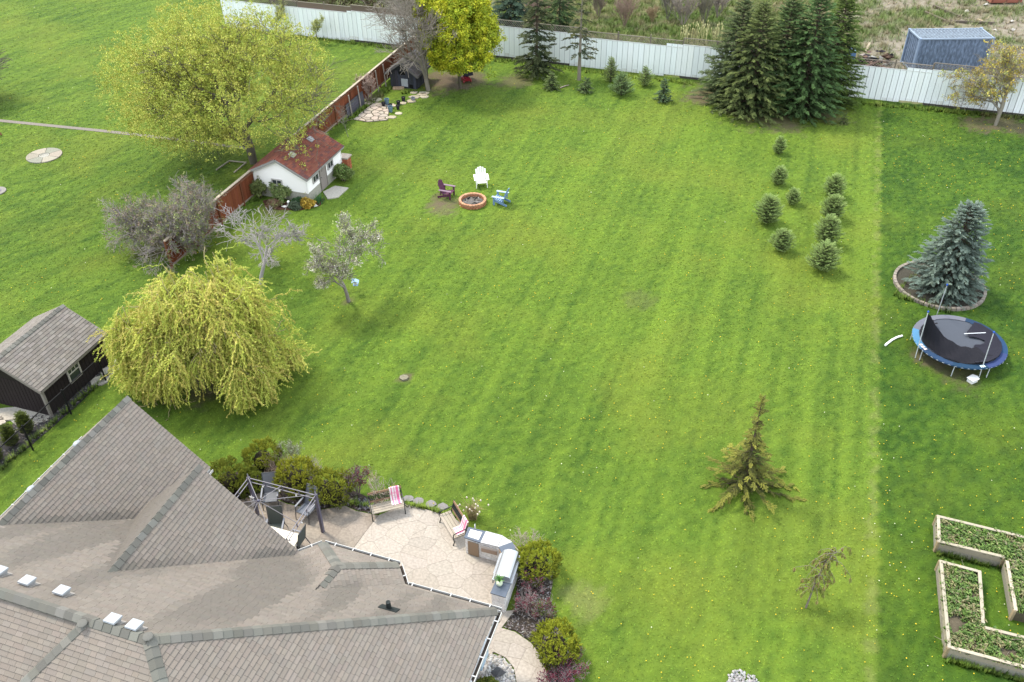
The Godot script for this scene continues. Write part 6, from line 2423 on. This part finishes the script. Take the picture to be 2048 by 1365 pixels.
func small_things() -> void:
	rng.seed = 55
	# stepping stones between the bench and the lawn
	var pos := ["beside the first bench", "second from the first bench", "third from the first bench", "next to the second bench"]
	var i := 0
	for k in [[817, 998], [838, 1003], [861, 1009], [885, 1015]]:
		var s := flat_stone(ragged(G(k[0], k[1]), 0.23, 0.19), -0.03, 0.035, vary(lin(0.20, 0.185, 0.18), 0.1), "stepping_stone")
		tag(s, "flat grey stepping stone along the patio edge, " + pos[i], "stone", "stepping stones along the patio")
		i += 1
	i = 0
	for k in [[200, 763, 0.45, 0.42, "the nearest to the house roof"], [221, 742, 0.38, 0.42, "in the middle of three"], [243, 727, 0.42, 0.35, "under the willow's left side"]]:
		tag(flat_stone(ragged(G(k[0], k[1]), k[2], k[3]), -0.03, 0.06, vary(lin(0.42, 0.385, 0.33), 0.06), "stepping_stone"), "pale slab behind the black fence post, " + k[4], "stone", "pale slabs by the dark shed")
	for k in [[15, 835, 0.6, 0.36, "with brownish top"], [-10, 848, 0.5, 0.4, "cut by the left edge"]]:
		tag(flat_stone(ragged(G(k[0], k[1]), k[2], k[3], 5), 0.02, 0.09, vary(lin(0.42, 0.38, 0.31), 0.06), "loose_slab"), "loose pale slab on the concrete by the pyramid cedars, " + k[4], "stone", "loose slabs by the dark shed")
	# two gravelly stones near the first bench
	var gv := MB.new()
	for q in 60:
		gv.col = vary(lin(0.17, 0.165, 0.175), 0.35)
		var p := G(728 + R(-11, 11), 1010 + R(-10, 10))
		rock(gv, p + Vector3(0, 0.05, 0), Vector3.ONE * R(0.03, 0.07))
	kind(tag(put(gv, "gravel", M.stone), "little heap of grey gravel between barberry and bench", "gravel"), "stuff")
	# the rock bed by the path
	var rk := MB.new()
	var area := outline([985, 1309, 1010, 1321, 1025, 1340, 1030, 1365, 1027, 1400, 940, 1400, 945, 1345])
	var bb := bounds(area)
	for q in 1500:
		var p := Vector2(R(bb.position.x, bb.end.x), R(bb.position.y, bb.end.y))
		if not Geometry2D.is_point_in_polygon(p, area): continue
		rk.col = vary([lin(0.46, 0.445, 0.415), lin(0.42, 0.38, 0.33), lin(0.30, 0.29, 0.285), lin(0.52, 0.51, 0.49)][q % 4], 0.12)
		rock(rk, Vector3(p.x, R(0.03, 0.08), p.y), Vector3(R(0.03, 0.07), R(0.025, 0.04), R(0.03, 0.07)))
	kind(tag(put(rk, "river_rocks", M.stone), "bed of pale river rocks between house wall and garden path", "rocks"), "stuff")
	var big := MB.new()
	big.col = lin(0.10, 0.10, 0.105)
	rock(big, G(996, 1352) + Vector3(0, 0.13, 0), Vector3(0.28, 0.2, 0.2))
	tag(put(big, "dark_boulder", M.stone), "dark boulder lying among the pale river rocks", "boulder")
	leaf_shrub("low_plant", "low green plant by the dark boulder at the bottom edge", G(975, 1378), 0.22, 0.2, lin(0.1, 0.12, 0.05), [lin(0.10, 0.14, 0.03), lin(0.15, 0.17, 0.03)], 0.8)
	# mulch chips and pebbles lying on the planting beds
	var chip := MB.new()
	rock(chip, Vector3.ZERO, Vector3(0.05, 0.018, 0.025))
	var ct: Array = []
	var cc: Array = []
	for k in [[[1034, 1168, 1046, 1112, 1058, 1105, 1090, 1115, 1108, 1150, 1100, 1200, 1112, 1250, 1140, 1300, 1150, 1400, 1097, 1400, 1096, 1345, 1087, 1316, 1064, 1286, 1031, 1263, 1008, 1256, 1030, 1222], 2600, 0.035], [[405, 970, 450, 955, 520, 925, 580, 930, 630, 955, 690, 975, 740, 998, 765, 1008, 757, 1030, 712, 1021, 691, 1011, 640, 1019, 575, 1007, 520, 985, 455, 1007, 420, 982], 1800, 0.033], [[0, 935, 60, 893, 150, 815, 215, 752, 240, 735, 246, 720, 215, 705, 95, 820, 40, 840, -10, 870], 2200, 0.025]]:
		var ol := outline(k[0])
		var bo := bounds(ol)
		for q in k[1]:
			var p := Vector2(R(bo.position.x, bo.end.x), R(bo.position.y, bo.end.y))
			if not Geometry2D.is_point_in_polygon(p, ol): continue
			ct.append(Transform3D(Basis(Vector3.UP, R(0, TAU)) * Basis(Vector3.RIGHT, R(-0.4, 0.4)).scaled(Vector3.ONE * R(0.6, 1.5)), Vector3(p.x, k[2], p.y)))
			cc.append(vary([lin(0.14, 0.115, 0.095), lin(0.20, 0.18, 0.17), lin(0.085, 0.075, 0.075), lin(0.27, 0.25, 0.24)][rng.randi() % 4], 0.25))
	kind(tag(many("mulch_chips", chip.mesh(), ct, cc, M.stone), "loose mulch chips and pebbles scattered over the planting beds", "mulch"), "stuff")
	# second round of white stones at the bottom edge
	var rc := MB.new()
	for q in 320:
		var a := R(0, TAU)
		var d := sqrt(R(0, 1)) * 0.52
		rc.col = vary(lin(0.33, 0.32, 0.31), 0.3)
		rock(rc, G(1486, 1374) + Vector3(cos(a) * d, R(0.02, 0.07), sin(a) * d), Vector3(R(0.03, 0.06), R(0.025, 0.04), R(0.03, 0.06)))
	kind(tag(put(rc, "white_rocks", M.stone), "round patch of white rocks on the lawn at the bottom edge", "rocks"), "stuff")
	# the well cap on the lawn
	var rg := flat_stone(ragged(G(808, 757), 0.2, 0.2), 0.0, 0.08, lin(0.20, 0.185, 0.13), "flat_rock")
	tag(rg, "single flat tan rock sunk in the middle of the lawn", "rock")
	# round stone pad on the far left lawn
	var pc := G(88, 312)
	var pad := thing("stone_circle", "round pad of pale stone segments with metal lid at centre", "stone pad", pc)
	for q in 6:
		var o := PackedVector2Array()
		var a0 := TAU * q / 6 + 0.02 + 0.3
		var a1 := TAU * (q + 1) / 6 - 0.02 + 0.3
		for k in 7: o.append(Vector2(cos(lerpf(a0, a1, k / 6.0)), sin(lerpf(a0, a1, k / 6.0))) * 1.06)
		for k in 4: o.append(Vector2(cos(lerpf(a1, a0, k / 3.0)), sin(lerpf(a1, a0, k / 3.0))) * 0.34)
		flat_stone(o, -0.02, 0.06, vary([lin(0.31, 0.28, 0.225), lin(0.24, 0.235, 0.185), lin(0.28, 0.25, 0.2)][q % 3], 0.07), "stone_segment", pad)
	var lid := MB.new()
	lid.col = lin(0.22, 0.21, 0.17)
	lid.lathe(Vector3.ZERO, [Vector2(0.31, 0.0), Vector2(0.31, 0.05), Vector2(0.24, 0.055), Vector2(0.23, 0.03), Vector2(0.0, 0.03)], 20)
	put(lid, "lid", M.metal, pad)
	var pq := thing("stone_circle", "second round stone pad cut off by the left edge", "stone pad", G(-8, 384))
	var sm := MB.new()
	sm.col = lin(0.24, 0.225, 0.2)
	sm.lathe(Vector3.ZERO, [Vector2(0.55, 0.0), Vector2(0.55, 0.06), Vector2(0.3, 0.07), Vector2(0.0, 0.07)], 20)
	put(sm, "ring", M.stone, pq)
	sm = MB.new()
	sm.col = lin(0.1, 0.09, 0.12)
	sm.lathe(Vector3.ZERO, [Vector2(0.3, 0.06), Vector2(0.28, 0.09), Vector2(0.0, 0.09)], 16)
	put(sm, "grate", M.metal, pq)
	# leg of a wooden swing frame at the left edge
	var sw := thing("swing_frame", "wooden A-frame swing leg leaning in at the left edge", "swing", G(-12, 268))
	for k in [[Vector3(0.55, 0, 0.2), Vector3(-0.35, 2.1, 0)], [Vector3(-1.2, 0, 0.2), Vector3(-0.35, 2.1, 0)]]:
		var lg := MB.new()
		lg.col = lin(0.24, 0.11, 0.06)
		lg.bar(k[0], k[1], 0.09, 0.09)
		put(lg, "leg", M.wood, sw)
	var bm := MB.new()
	bm.col = lin(0.24, 0.11, 0.06)
	bm.bar(Vector3(-0.35, 2.1, 0), Vector3(-3.5, 2.1, 0.8), 0.1, 0.1)
	put(bm, "beam", M.wood, sw)
	# pale timber frame lying on the grass behind the shed
	var tf := thing("timber_outline", "pale timber frame lying on the grass left of the white shed", "frame", Vector3.ZERO)
	for k in [[432, 340, 458, 322], [458, 322, 492, 325], [492, 325, 468, 345]]:
		var tb := MB.new()
		tb.col = vary(lin(0.40, 0.36, 0.28), 0.1)
		tb.bar(G(k[0], k[1], 0.04), G(k[2], k[3], 0.04), 0.07, 0.06)
		put(tb, "timber", M.wood, tf)
	# flagstones before the old shed
	var fb := outline([706, 240, 722, 226, 748, 206, 790, 208, 778, 224, 776, 241, 735, 245])
	var fl := thing("flagstone_patch", "patch of pale flagstones with weedy joints along the board fence", "paving", Vector3.ZERO)
	var bs := MB.new()
	bs.col = lin(0.10, 0.095, 0.05)
	bs.prism(fb, -0.05, 0.012)
	put(bs, "base", M.soil, fl)
	poly_block(fb)
	for q in voronoi(fb, 0.52, 0.3, 0.035): flat_stone(q, 0.0, 0.045 + R(0, 0.015), vary(lin(0.40, 0.34, 0.275), 0.16), "flagstone", fl)
	for k in [[752, 200, 0.4], [738, 207, 0.35], [757, 210, 0.3], [796, 228, 0.3], [783, 235, 0.35], [830, 195, 0.45], [845, 190, 0.4], [848, 194, 0.35], [822, 203, 0.4], [806, 207, 0.3], [828, 186, 0.3], [848, 187, 0.4], [785, 212, 0.3]]:
		flat_stone(ragged(G(k[0], k[1]), k[2], k[2] * 0.8, 6), -0.02, 0.05, vary(lin(0.42, 0.375, 0.28), 0.14), "flagstone", fl)
	var step := MB.new()
	step.col = lin(0.42, 0.30, 0.2)
	step.bx(0, 0.06, 0, 0.8, 0.12, 0.4)
	var so := put(step, "doorstep", M.stone)
	so.position = G(797, 178)
	tag(so, "tan stone step before the old dark shed's hatch", "step")
	# buckets and pots
	var bl := lin(0.11, 0.18, 0.22)
	var bk := lin(0.022, 0.022, 0.026)
	for k in [[774, 210, 0.17, 0.42, bl, "blue grey bucket, farther of the two"], [781, 224, 0.17, 0.38, bl, "blue grey bucket, nearest the lawn"], [767, 213, 0.13, 0.28, bk, "black pot of soil left of the blue bucket"], [781, 216, 0.13, 0.26, bk, "black pot behind the nearer blue bucket"], [796, 219, 0.13, 0.28, bk, "black pot right of the nearer blue bucket"], [797, 210, 0.14, 0.26, bk, "wide black pot in the middle of the group"], [807, 203, 0.14, 0.30, bk, "black pot farthest back"], [826, 201, 0.16, 0.2, lin(0.22, 0.22, 0.25), "grey tub at the right end"]]:
		var po := thing("bucket" if k[4] == bl else "plant_pot", k[5] + " by the flagstones", "bucket" if k[4] == bl else "pot", G(k[0], k[1]))
		var mb := MB.new()
		mb.col = k[4]
		var r: float = k[2]
		var h: float = k[3]
		mb.lathe(Vector3.ZERO, [Vector2(0.0, 0.01), Vector2(r * 0.75, 0.01), Vector2(r, h), Vector2(r * 1.08, h), Vector2(r * 1.08, h + 0.03), Vector2(r * 0.92, h + 0.03), Vector2(r * 0.88, h - 0.06), Vector2(0.0, h - 0.06)], 14)
		put(mb, "body", M.plain, po)
		var s := MB.new()
		s.col = lin(0.42, 0.40, 0.36) if k[4] == bk else lin(0.06, 0.06, 0.06)
		s.lathe(Vector3.ZERO, [Vector2(r * 0.86, h - 0.055), Vector2(r * 0.4, h - 0.03), Vector2(0.0, h - 0.03)], 12)
		put(s, "soil", M.soil, po)
	# garden gnome-like white ornament and stones in the flower bed
	var orn := thing("garden_ornament", "small white ornament standing in the flower bed by the shed", "ornament", G(578, 414))
	var ob := MB.new()
	ob.col = lin(0.8, 0.79, 0.77)
	ob.lathe(Vector3.ZERO, [Vector2(0, 0), Vector2(0.13, 0), Vector2(0.12, 0.1), Vector2(0.07, 0.2), Vector2(0.05, 0.24), Vector2(0.08, 0.3), Vector2(0.07, 0.37), Vector2(0.0, 0.42)], 12)
	put(ob, "figure", M.plain, orn)
	ob = MB.new()
	ob.col = lin(0.15, 0.14, 0.14)
	ob.bx(0, 0.05, 0.115, 0.12, 0.05, 0.04)
	put(ob, "plaque", M.plain, orn)
	for k in [[570, 416, "left of the ornament"], [599, 412, "between ornament and golden shrub"], [630, 414, "right of the golden shrub"]]:
		var s := MB.new()
		s.col = lin(0.62, 0.60, 0.57)
		rock(s, G(k[0], k[1]) + Vector3(0, 0.08, 0), Vector3(0.17, 0.1, 0.12))
		tag(put(s, "white_stone", M.stone), "white stone in the flower bed, " + k[2], "stone", "white stones of the flower bed")
	# red machine under a dark cover by the yellow tree
	var mo := thing("lawn_mower", "red push mower with dark bag beside the yellow tree's trunk", "mower", G(932, 163), 0.4)
	var mm_ := MB.new()
	mm_.col = lin(0.2, 0.015, 0.02)
	mm_.bx(0, 0.22, 0, 0.5, 0.18, 0.62)
	put(mm_, "deck", M.gloss, mo)
	for x in [-0.28, 0.28]:
		for z in [-0.25, 0.25]:
			var w := MB.new()
			w.col = lin(0.25, 0.05, 0.05)
			w.tube(PackedVector3Array([Vector3(x - 0.03, 0.12, z), Vector3(x + 0.03, 0.12, z)]), PackedFloat32Array([0.12, 0.12]), 12)
			put(w, "wheel", M.plain, mo)
	mm_ = MB.new()
	mm_.col = lin(0.03, 0.03, 0.04)
	mm_.box(Transform3D(Basis(Vector3.RIGHT, -0.3), Vector3(0.3, 0.5, -0.4)), Vector3(0.6, 0.5, 0.55))
	put(mm_, "grass_bag", M.cloth, mo)
	mm_ = MB.new()
	mm_.col = lin(0.03, 0.03, 0.03)
	mm_.tube(PackedVector3Array([Vector3(-0.2, 0.3, -0.2), Vector3(-0.2, 0.95, -0.9), Vector3(0.2, 0.95, -0.9), Vector3(0.2, 0.3, -0.2)]), PackedFloat32Array([0.015, 0.015, 0.015, 0.015]), 5)
	put(mm_, "handle", M.plain, mo)
	# little blue feeder in the apple tree
	var bf := thing("bird_feeder", "small pale blue bird feeder hanging in the blossoming apple tree", "bird feeder", G(711, 569, 0.55))
	bf.position.y = 0.5
	var fm := MB.new()
	fm.col = lin(0.25, 0.36, 0.52)
	fm.bx(0, 0.03, 0, 0.24, 0.03, 0.2)
	put(fm, "tray", M.plain, bf)
	fm = MB.new()
	fm.col = lin(0.28, 0.40, 0.55)
	fm.bar(Vector3(-0.09, 0.24, 0), Vector3(-0.02, 0.30, 0), 0.26, 0.02, Vector3.BACK)
	fm.box(Transform3D(Basis(Vector3.BACK, 0.5), Vector3(-0.08, 0.25, 0)), Vector3(0.2, 0.02, 0.26))
	fm.box(Transform3D(Basis(Vector3.BACK, -0.5), Vector3(0.08, 0.25, 0)), Vector3(0.2, 0.02, 0.26))
	put(fm, "roof", M.plain, bf)
	fm = MB.new()
	fm.col = lin(0.5, 0.5, 0.45)
	fm.bx(0, 0.14, 0, 0.12, 0.18, 0.12)
	fm.rod(Vector3(0, 0.3, 0), Vector3(-0.35, 0.75, 0), 0.005, 4)
	put(fm, "seed_box", M.plain, bf)
	# the fallen stick by the fence
	var stick := MB.new()
	stick.col = lin(0.4, 0.33, 0.26)
	stick.tube(PackedVector3Array([G(1120, 176, 0.05), G(1130, 172, 0.06), G(1138, 170, 0.05)]), PackedFloat32Array([0.05, 0.045, 0.03]), 5)
	tag(put(stick, "fallen_stick", M.bark), "short pale stick on the grass by the squat spruce sapling", "stick")
	# pale blue splash panel at the house corner
	var pn := MB.new()
	pn.col = lin(0.36, 0.50, 0.60)
	pn.box(Transform3D(Basis(Vector3.UP, YAW), G(966, 1308, 0.8)), Vector3(0.12, 0.9, 0.62))
	tag(put(pn, "splash_guard", M.gloss), "pale blue panel standing by the house wall beside the rock bed", "panel")

func far_things() -> void:
	rng.seed = 303
	var tw := lin(0.27, 0.22, 0.18)
	# bare bushes in the rough field
	var o := {"depth": 3, "kids": [4, 5, 6], "ang": 0.35, "ratio": 0.6, "rr": 0.6, "wig": 0.16, "up": 0.08, "segs": 3, "from": 0.2, "leafy": 0, "minr": 0.008, "bark": tw, "spread": 0.35}
	for k in [[1072, 57, 2.7, 1.3, lin(0.32, 0.22, 0.18), "broad pinkish brown one nearest the lattice"], [1197, 34, 2.4, 0.7, lin(0.26, 0.21, 0.17), "thin one above the fence step"], [1250, 52, 3.0, 1.1, lin(0.37, 0.27, 0.21), "tall pale pink one in the middle"], [1305, 45, 1.6, 0.6, lin(0.4, 0.3, 0.18), "low reddish tan one"], [1335, 40, 2.9, 0.8, lin(0.24, 0.22, 0.19), "dark slender one"], [1366, 53, 3.2, 1.2, lin(0.36, 0.31, 0.26), "tall grey one nearest the spruce clump"], [1408, 48, 2.8, 0.7, lin(0.25, 0.23, 0.18), "thin stem beside the spruce clump"], [1435, 35, 2.5, 1.0, lin(0.33, 0.29, 0.25), "grey one at the spruce clump's left top"], [1130, 18, 2.0, 0.9, tw, "at the top edge behind the conifers"]]:
		o.bark = k[4]
		var th := thing("field_bush", "leafless bush in the field behind the fence, " + k[5], "bush", G(k[0], k[1]), 0, "leafless bushes in the rough field")
		var f := tree_frame(k[2], k[3], 0.04, 1.3, o, 6)
		put(f[0], "branches", M.bark, th)
	# brush behind the left stretch of the fence
	for k in [[600, 14, 2.8, 2.4, "left part, dark brown"], [680, 22, 3.0, 2.4, "middle part, greenish"], [760, 30, 3.2, 2.4, "right part, grey brown"], [815, 40, 3.2, 2.2, "beside the bare tree"], [545, 4, 2.6, 2.2, "at the fence's left end"], [860, 46, 3.2, 2.2, "behind the bare tree's crown"]]:
		o.bark = vary(lin(0.19, 0.15, 0.12), 0.15)
		o.ang = 0.6
		o.spread = 0.8
		var th := thing("brush_thicket", "tangled bare brush behind the boarded fence top, " + k[4], "brush", G(k[0], k[1]), 0, "brush behind the left fence")
		var f := tree_frame(k[2], k[3], 0.05, 1.5, o, 7)
		put(f[0], "branches", M.bark, th)
		leafy(th, f[1], [leaf_clump(10, 0.12, 0.07, 81)], [lin(0.12, 0.15, 0.04), lin(0.10, 0.07, 0.04)], 0.3, 0.7, 1.3, 0.1, "leaves")
	# reeds by the fence
	var reed := MB.new()
	for i in 60:
		reed.col = vary(lin(0.48, 0.45, 0.22), 0.2)
		var p := G(1360 + R(0, 85), 84 + R(-10, 8))
		var h := R(0.7, 1.4)
		reed.tube(PackedVector3Array([p, p + Vector3(R(-0.1, 0.1), h, 0)]), PackedFloat32Array([0.02, 0.012]), 4)
		reed.ball(p + Vector3(0, h, 0), Vector3(0.04, 0.1, 0.04), 5)
	kind(tag(put(reed, "reeds", M.leaf), "thin stand of pale reeds behind the lattice left of the spruces", "reeds"), "stuff")
	# rough grass tufts of the field
	var tuft := MB.new()
	for i in 12:
		var a := R(0, TAU)
		var e := Vector3(cos(a), 0, sin(a))
		tuft.col = Color.WHITE * R(0.8, 1.3)
		var w := Vector3(-e.z, 0, e.x) * 0.02
		tuft.tri(e * 0.05 - w, e * 0.05 + w, e * R(0.15, 0.35) + Vector3(0, R(0.15, 0.4), 0))
	var tr: Array = []
	var cl: Array = []
	for i in 14000:
		var p := G(R(990, 2060), R(-12, 150))
		var q := along(p)
		if q.y > BACK_Z - 0.3 or p.z < -98.0: continue
		var c := lawn_color(p)
		if c.r > 0.24 and R(0, 1) > 0.25: continue
		if blocked(p): continue
		tr.append(Transform3D(Basis(Vector3.UP, R(0, TAU)).scaled(Vector3.ONE * R(0.6, 1.3)), p))
		cl.append(vary(c.lerp(lin(0.30, 0.25, 0.15) if NM.get_noise_2d(p.x, p.z) > 0.1 else lin(0.13, 0.2, 0.04), 0.5), 0.25))
	kind(tag(many("field_grass", tuft.mesh(), tr, cl, M.leaf), "rough grass and dry stalks of the field behind the white fence", "grass"), "stuff")
	# yard clutter
	var pile := thing("scrap_heap", "heap of dark scrap with old wheel and timbers behind the fence", "scrap", Vector3.ZERO)
	for k in [[1722, 137, 1762, 121, 0.25, 0.55], [1715, 130, 1770, 132, 0.15, 0.2], [1730, 122, 1775, 137, 0.35, 0.2], [1718, 140, 1782, 136, 0.5, 0.5], [1745, 118, 1738, 142, 0.3, 0.3], [1705, 128, 1720, 140, 0.2, 0.2]]:
		var mb := MB.new()
		mb.col = vary(lin(0.12, 0.075, 0.055), 0.35)
		mb.bar(G(k[0], k[1], k[4] + 0.35), G(k[2], k[3], k[5] + 0.35), 0.15, 0.1)
		put(mb, "timber", M.wood, pile)
	var ty := MB.new()
	ty.col = lin(0.012, 0.012, 0.013)
	var tc := G(1736, 124, 0.65)
	var ring := PackedVector3Array()
	var rr := PackedFloat32Array()
	for i in 25:
		var a := TAU * i / 24
		ring.append(tc + Vector3(cos(a) * 0.55, sin(a) * 0.25 + 0.15, sin(a) * 0.45))
		rr.append(0.13)
	ty.tube(ring, rr, 7)
	put(ty, "tyre", M.matte, pile)
	var jk := MB.new()
	for i in 40:
		jk.col = vary([lin(0.03, 0.028, 0.03), lin(0.16, 0.10, 0.075), lin(0.34, 0.32, 0.31)][i % 3], 0.3)
		rock(jk, G(R(1712, 1778), R(119, 141)) + Vector3(0, R(0.05, 0.75), 0), Vector3(R(0.15, 0.45), R(0.06, 0.18), R(0.1, 0.3)))
	kind(put(jk, "scrap", M.matte, pile), "stuff")
	var ba := thing("plastic_barrel", "blue plastic barrel beside the right-hand spruce behind the fence", "barrel", G(1700, 124))
	var bm := MB.new()
	bm.col = lin(0.09, 0.16, 0.27)
	bm.lathe(Vector3.ZERO, [Vector2(0, 0), Vector2(0.3, 0.0), Vector2(0.33, 0.3), Vector2(0.33, 0.6), Vector2(0.3, 0.92), Vector2(0.0, 0.94)], 14)
	put(bm, "drum", M.plain, ba)
	bm = MB.new()
	bm.col = lin(0.2, 0.3, 0.4)
	bm.lathe(Vector3(0, 0.93, 0), [Vector2(0.31, 0), Vector2(0.31, 0.05), Vector2(0.0, 0.07)], 14)
	put(bm, "lid", M.plain, ba)
	var names := ["tan plank lying behind the fence between barrel and container", "short tan beam in the dirt above the container", "dark long timber left of the short tan beam", "dark timber crossing the yard at the top", "thin beam half buried right of the container"]
	i_planks(names)
	for k in [[1932, 25, 0.35, "biggest, above the container"], [2024, 45, 0.3, "near the right edge"], [1990, 62, 0.22, "right of the container, left of two"], [2025, 62, 0.25, "right of the container, right of two"], [1972, 12, 0.25, "near the top edge"]]:
		var mb := MB.new()
		mb.col = vary(lin(0.48, 0.45, 0.41), 0.1)
		rock(mb, G(k[0], k[1]) + Vector3(0, 0.12, 0), Vector3(k[2], k[2] * 0.5, k[2] * 0.7))
		tag(put(mb, "pale_rock", M.stone), "pale rock in the dirt yard, " + k[3], "rock", "pale rocks of the dirt yard")
	var rd := thing("rusty_bin", "rusty red container seen at the top right edge", "container", G(2005, 3))
	var rb := MB.new()
	rb.col = lin(0.26, 0.09, 0.055)
	rb.prism(PackedVector2Array([Vector2(-1.4, -0.7), Vector2(1.4, -0.7), Vector2(1.4, 0.7), Vector2(-1.4, 0.7)]), 0.1, 0.6)
	put(rb, "body", M.metal, rd)
	rb = MB.new()
	rb.col = lin(0.2, 0.07, 0.05)
	for x in [-1.2, 0.0, 1.2]: rb.bx(x, 0.35, 0.73, 0.08, 0.5, 0.05)
	rb.bx(0, 0.62, 0.7, 2.9, 0.07, 0.09)
	put(rb, "rib", M.metal, rd)
func i_planks(names: Array) -> void:
	var i := 0
	for k in [[1731, 103, 1740, 87, lin(0.44, 0.37, 0.27), 0.16], [1955, 40, 1966, 44, lin(0.42, 0.33, 0.22), 0.22], [1868, 12, 1920, 34, lin(0.14, 0.11, 0.085), 0.2], [1850, 24, 1900, 46, lin(0.15, 0.115, 0.09), 0.18], [1900, 42, 1990, 46, lin(0.17, 0.14, 0.11), 0.16]]:
		var mb := MB.new()
		mb.col = k[4]
		mb.bar(G(k[0], k[1], 0.1), G(k[2], k[3], 0.1), k[5], k[5])
		tag(put(mb, "timber", M.wood), names[i], "timber")
		i += 1

func blocked(p: Vector3) -> bool:
	var q := Vector2(p.x, p.z)
	for b in blocked_polys:
		if b[1].has_point(q) and Geometry2D.is_point_in_polygon(q, b[0]): return true
	return false
func grass() -> void:
	rng.seed = 9
	var variants: Array = []
	for v in 3:
		var mb := MB.new()
		for i in 9:
			var a := R(0, TAU)
			var e := Vector3(cos(a), 0, sin(a))
			var b := e.rotated(Vector3.UP, R(0, TAU)) * R(0.0, 0.055)
			var w := Vector3(-e.z, 0, e.x) * 0.006
			var k := R(0.8, 1.35)
			mb.col = Color(k * R(0.9, 1.15), k, k * R(0.7, 1.2))
			mb.tri(b - w, b + w, b + e * R(0.01, 0.05) + Vector3(0, R(0.02, 0.05), 0))
		mb.n.fill(Vector3.UP)
		variants.append(mb.mesh())
	var tr := [[], [], []]
	var cl := [[], [], []]
	var z := -14.6
	while z > -97.0:
		var step := 0.115 if z > -30.0 else (0.15 if z > -42.0 else (0.21 if z > -60.0 else 0.30))
		var size := step / 0.115
		var half := 4.0 - z * 0.70
		var x := -half
		while x < half:
			var p := Vector3(x + R(-0.5, 0.5) * step, -0.006, z + R(-0.5, 0.5) * step)
			x += step
			var q := along(p)
			if q.y < BACK_Z + 0.1 and q.x > -46.5: continue
			if blocked(p): continue
			var c := lawn_color(p)
			if c.g < c.r * 1.05: continue
			var w := rng.randi() % 3
			var s := minf(size, 1.9) * R(0.75, 1.2)
			tr[w].append(Transform3D(Basis(Vector3.UP, R(0, TAU)).scaled(Vector3(s, minf(s, 1.3), s)), p))
			cl[w].append(vary(c, 0.36))
		z -= step
	var gr := thing("grass", "short mown grass of the lawns", "grass")
	kind(gr, "stuff")
	for w in 3: many("blades", variants[w], tr[w], cl[w], M.blade, gr)
	# longer grass left standing at the foot of fences, walls and beds
	var lm := MB.new()
	for i in 9:
		var a := R(0, TAU)
		var e := Vector3(cos(a), 0, sin(a))
		var w := Vector3(-e.z, 0, e.x) * 0.012
		lm.col = Color.WHITE * R(0.8, 1.3)
		lm.tri(e * 0.04 - w, e * 0.04 + w, e * R(0.08, 0.2) + Vector3(0, R(0.12, 0.32), 0))
	lm.n.fill(Vector3.UP)
	var lt: Array = []
	var lcx: Array = []
	for k in [[478, 59, 1390, 168, 900], [1684, 203, 2060, 238, 420], [1880, 1121, 1890, 1320, 60], [1885, 1320, 2050, 1365, 90], [1875, 1108, 2010, 1140, 70], [440, 412, 500, 372, 50], [690, 246, 780, 176, 160], [655, 262, 690, 232, 70], [1833, 545, 1790, 590, 30], [1790, 590, 1900, 625, 60], [0, 940, 235, 735, 160], [480, 405, 520, 400, 25], [675, 345, 690, 322, 30], [800, 185, 830, 182, 30], [700, 1008, 760, 1020, 50], [805, 1008, 900, 1030, 90]]:
		for i in k[4]:
			var t := R(0, 1)
			var p := G(lerpf(k[0], k[2], t) + R(-3, 3), lerpf(k[1], k[3], t) + R(-2, 4))
			var c := lawn_color(p)
			lt.append(Transform3D(Basis(Vector3.UP, R(0, TAU)).scaled(Vector3.ONE * R(0.5, 1.2)), p))
			lcx.append(vary(c.lerp(lin(0.16, 0.19, 0.05), 0.3), 0.25))
	kind(tag(many("long_grass", lm.mesh(), lt, lcx, M.blade), "longer uncut grass at the foot of fences, sheds and beds", "grass"), "stuff")
	# dandelions
	var d := MB.new()
	d.col = lin(0.62, 0.44, 0.03)
	d.lathe(Vector3(0, 0.05, 0), [Vector2(0.016, -0.005), Vector2(0.016, 0.003), Vector2(0.0, 0.012)], 6)
	var dm := d.mesh()
	var dt: Array = []
	var dc: Array = []
	for i in 16000:
		var p := G(R(0, 2048), R(0, 1365))
		var q := along(p)
		if q.y < BACK_Z + 0.2: continue
		var dens := 0.11 + 0.55 * maxf(0.0, NB.get_noise_2d(p.x * 1.5 + 12.0, p.z * 1.5)) + 0.4 * maxf(0.0, NM.get_noise_2d(p.x * 0.6, p.z * 0.6))
		if q.x > lot_x: dens = dens * 1.1 + (0.75 if p.z < -36.0 and p.x > 21.5 and NM.get_noise_2d(p.x * 0.4, p.z * 0.4) > -0.15 else 0.05)
		elif q.x > fence_x and p.z > -26.0: dens *= 0.8
		if R(0, 1) > dens * 0.55 or blocked(p): continue
		dt.append(Transform3D(Basis().scaled(Vector3.ONE * R(0.8, 1.35) * (1.0 + maxf(0.0, -p.z - 30.0) * 0.012)), p))
		dc.append(vary(Color(1, 1, 1), 0.15) if R(0, 1) > 0.12 else Color(1.0, 1.4, 16.0))
	kind(tag(many("dandelions", dm, dt, dc, M.leaf), "yellow dandelions scattered over the lawns", "flowers"), "stuff")
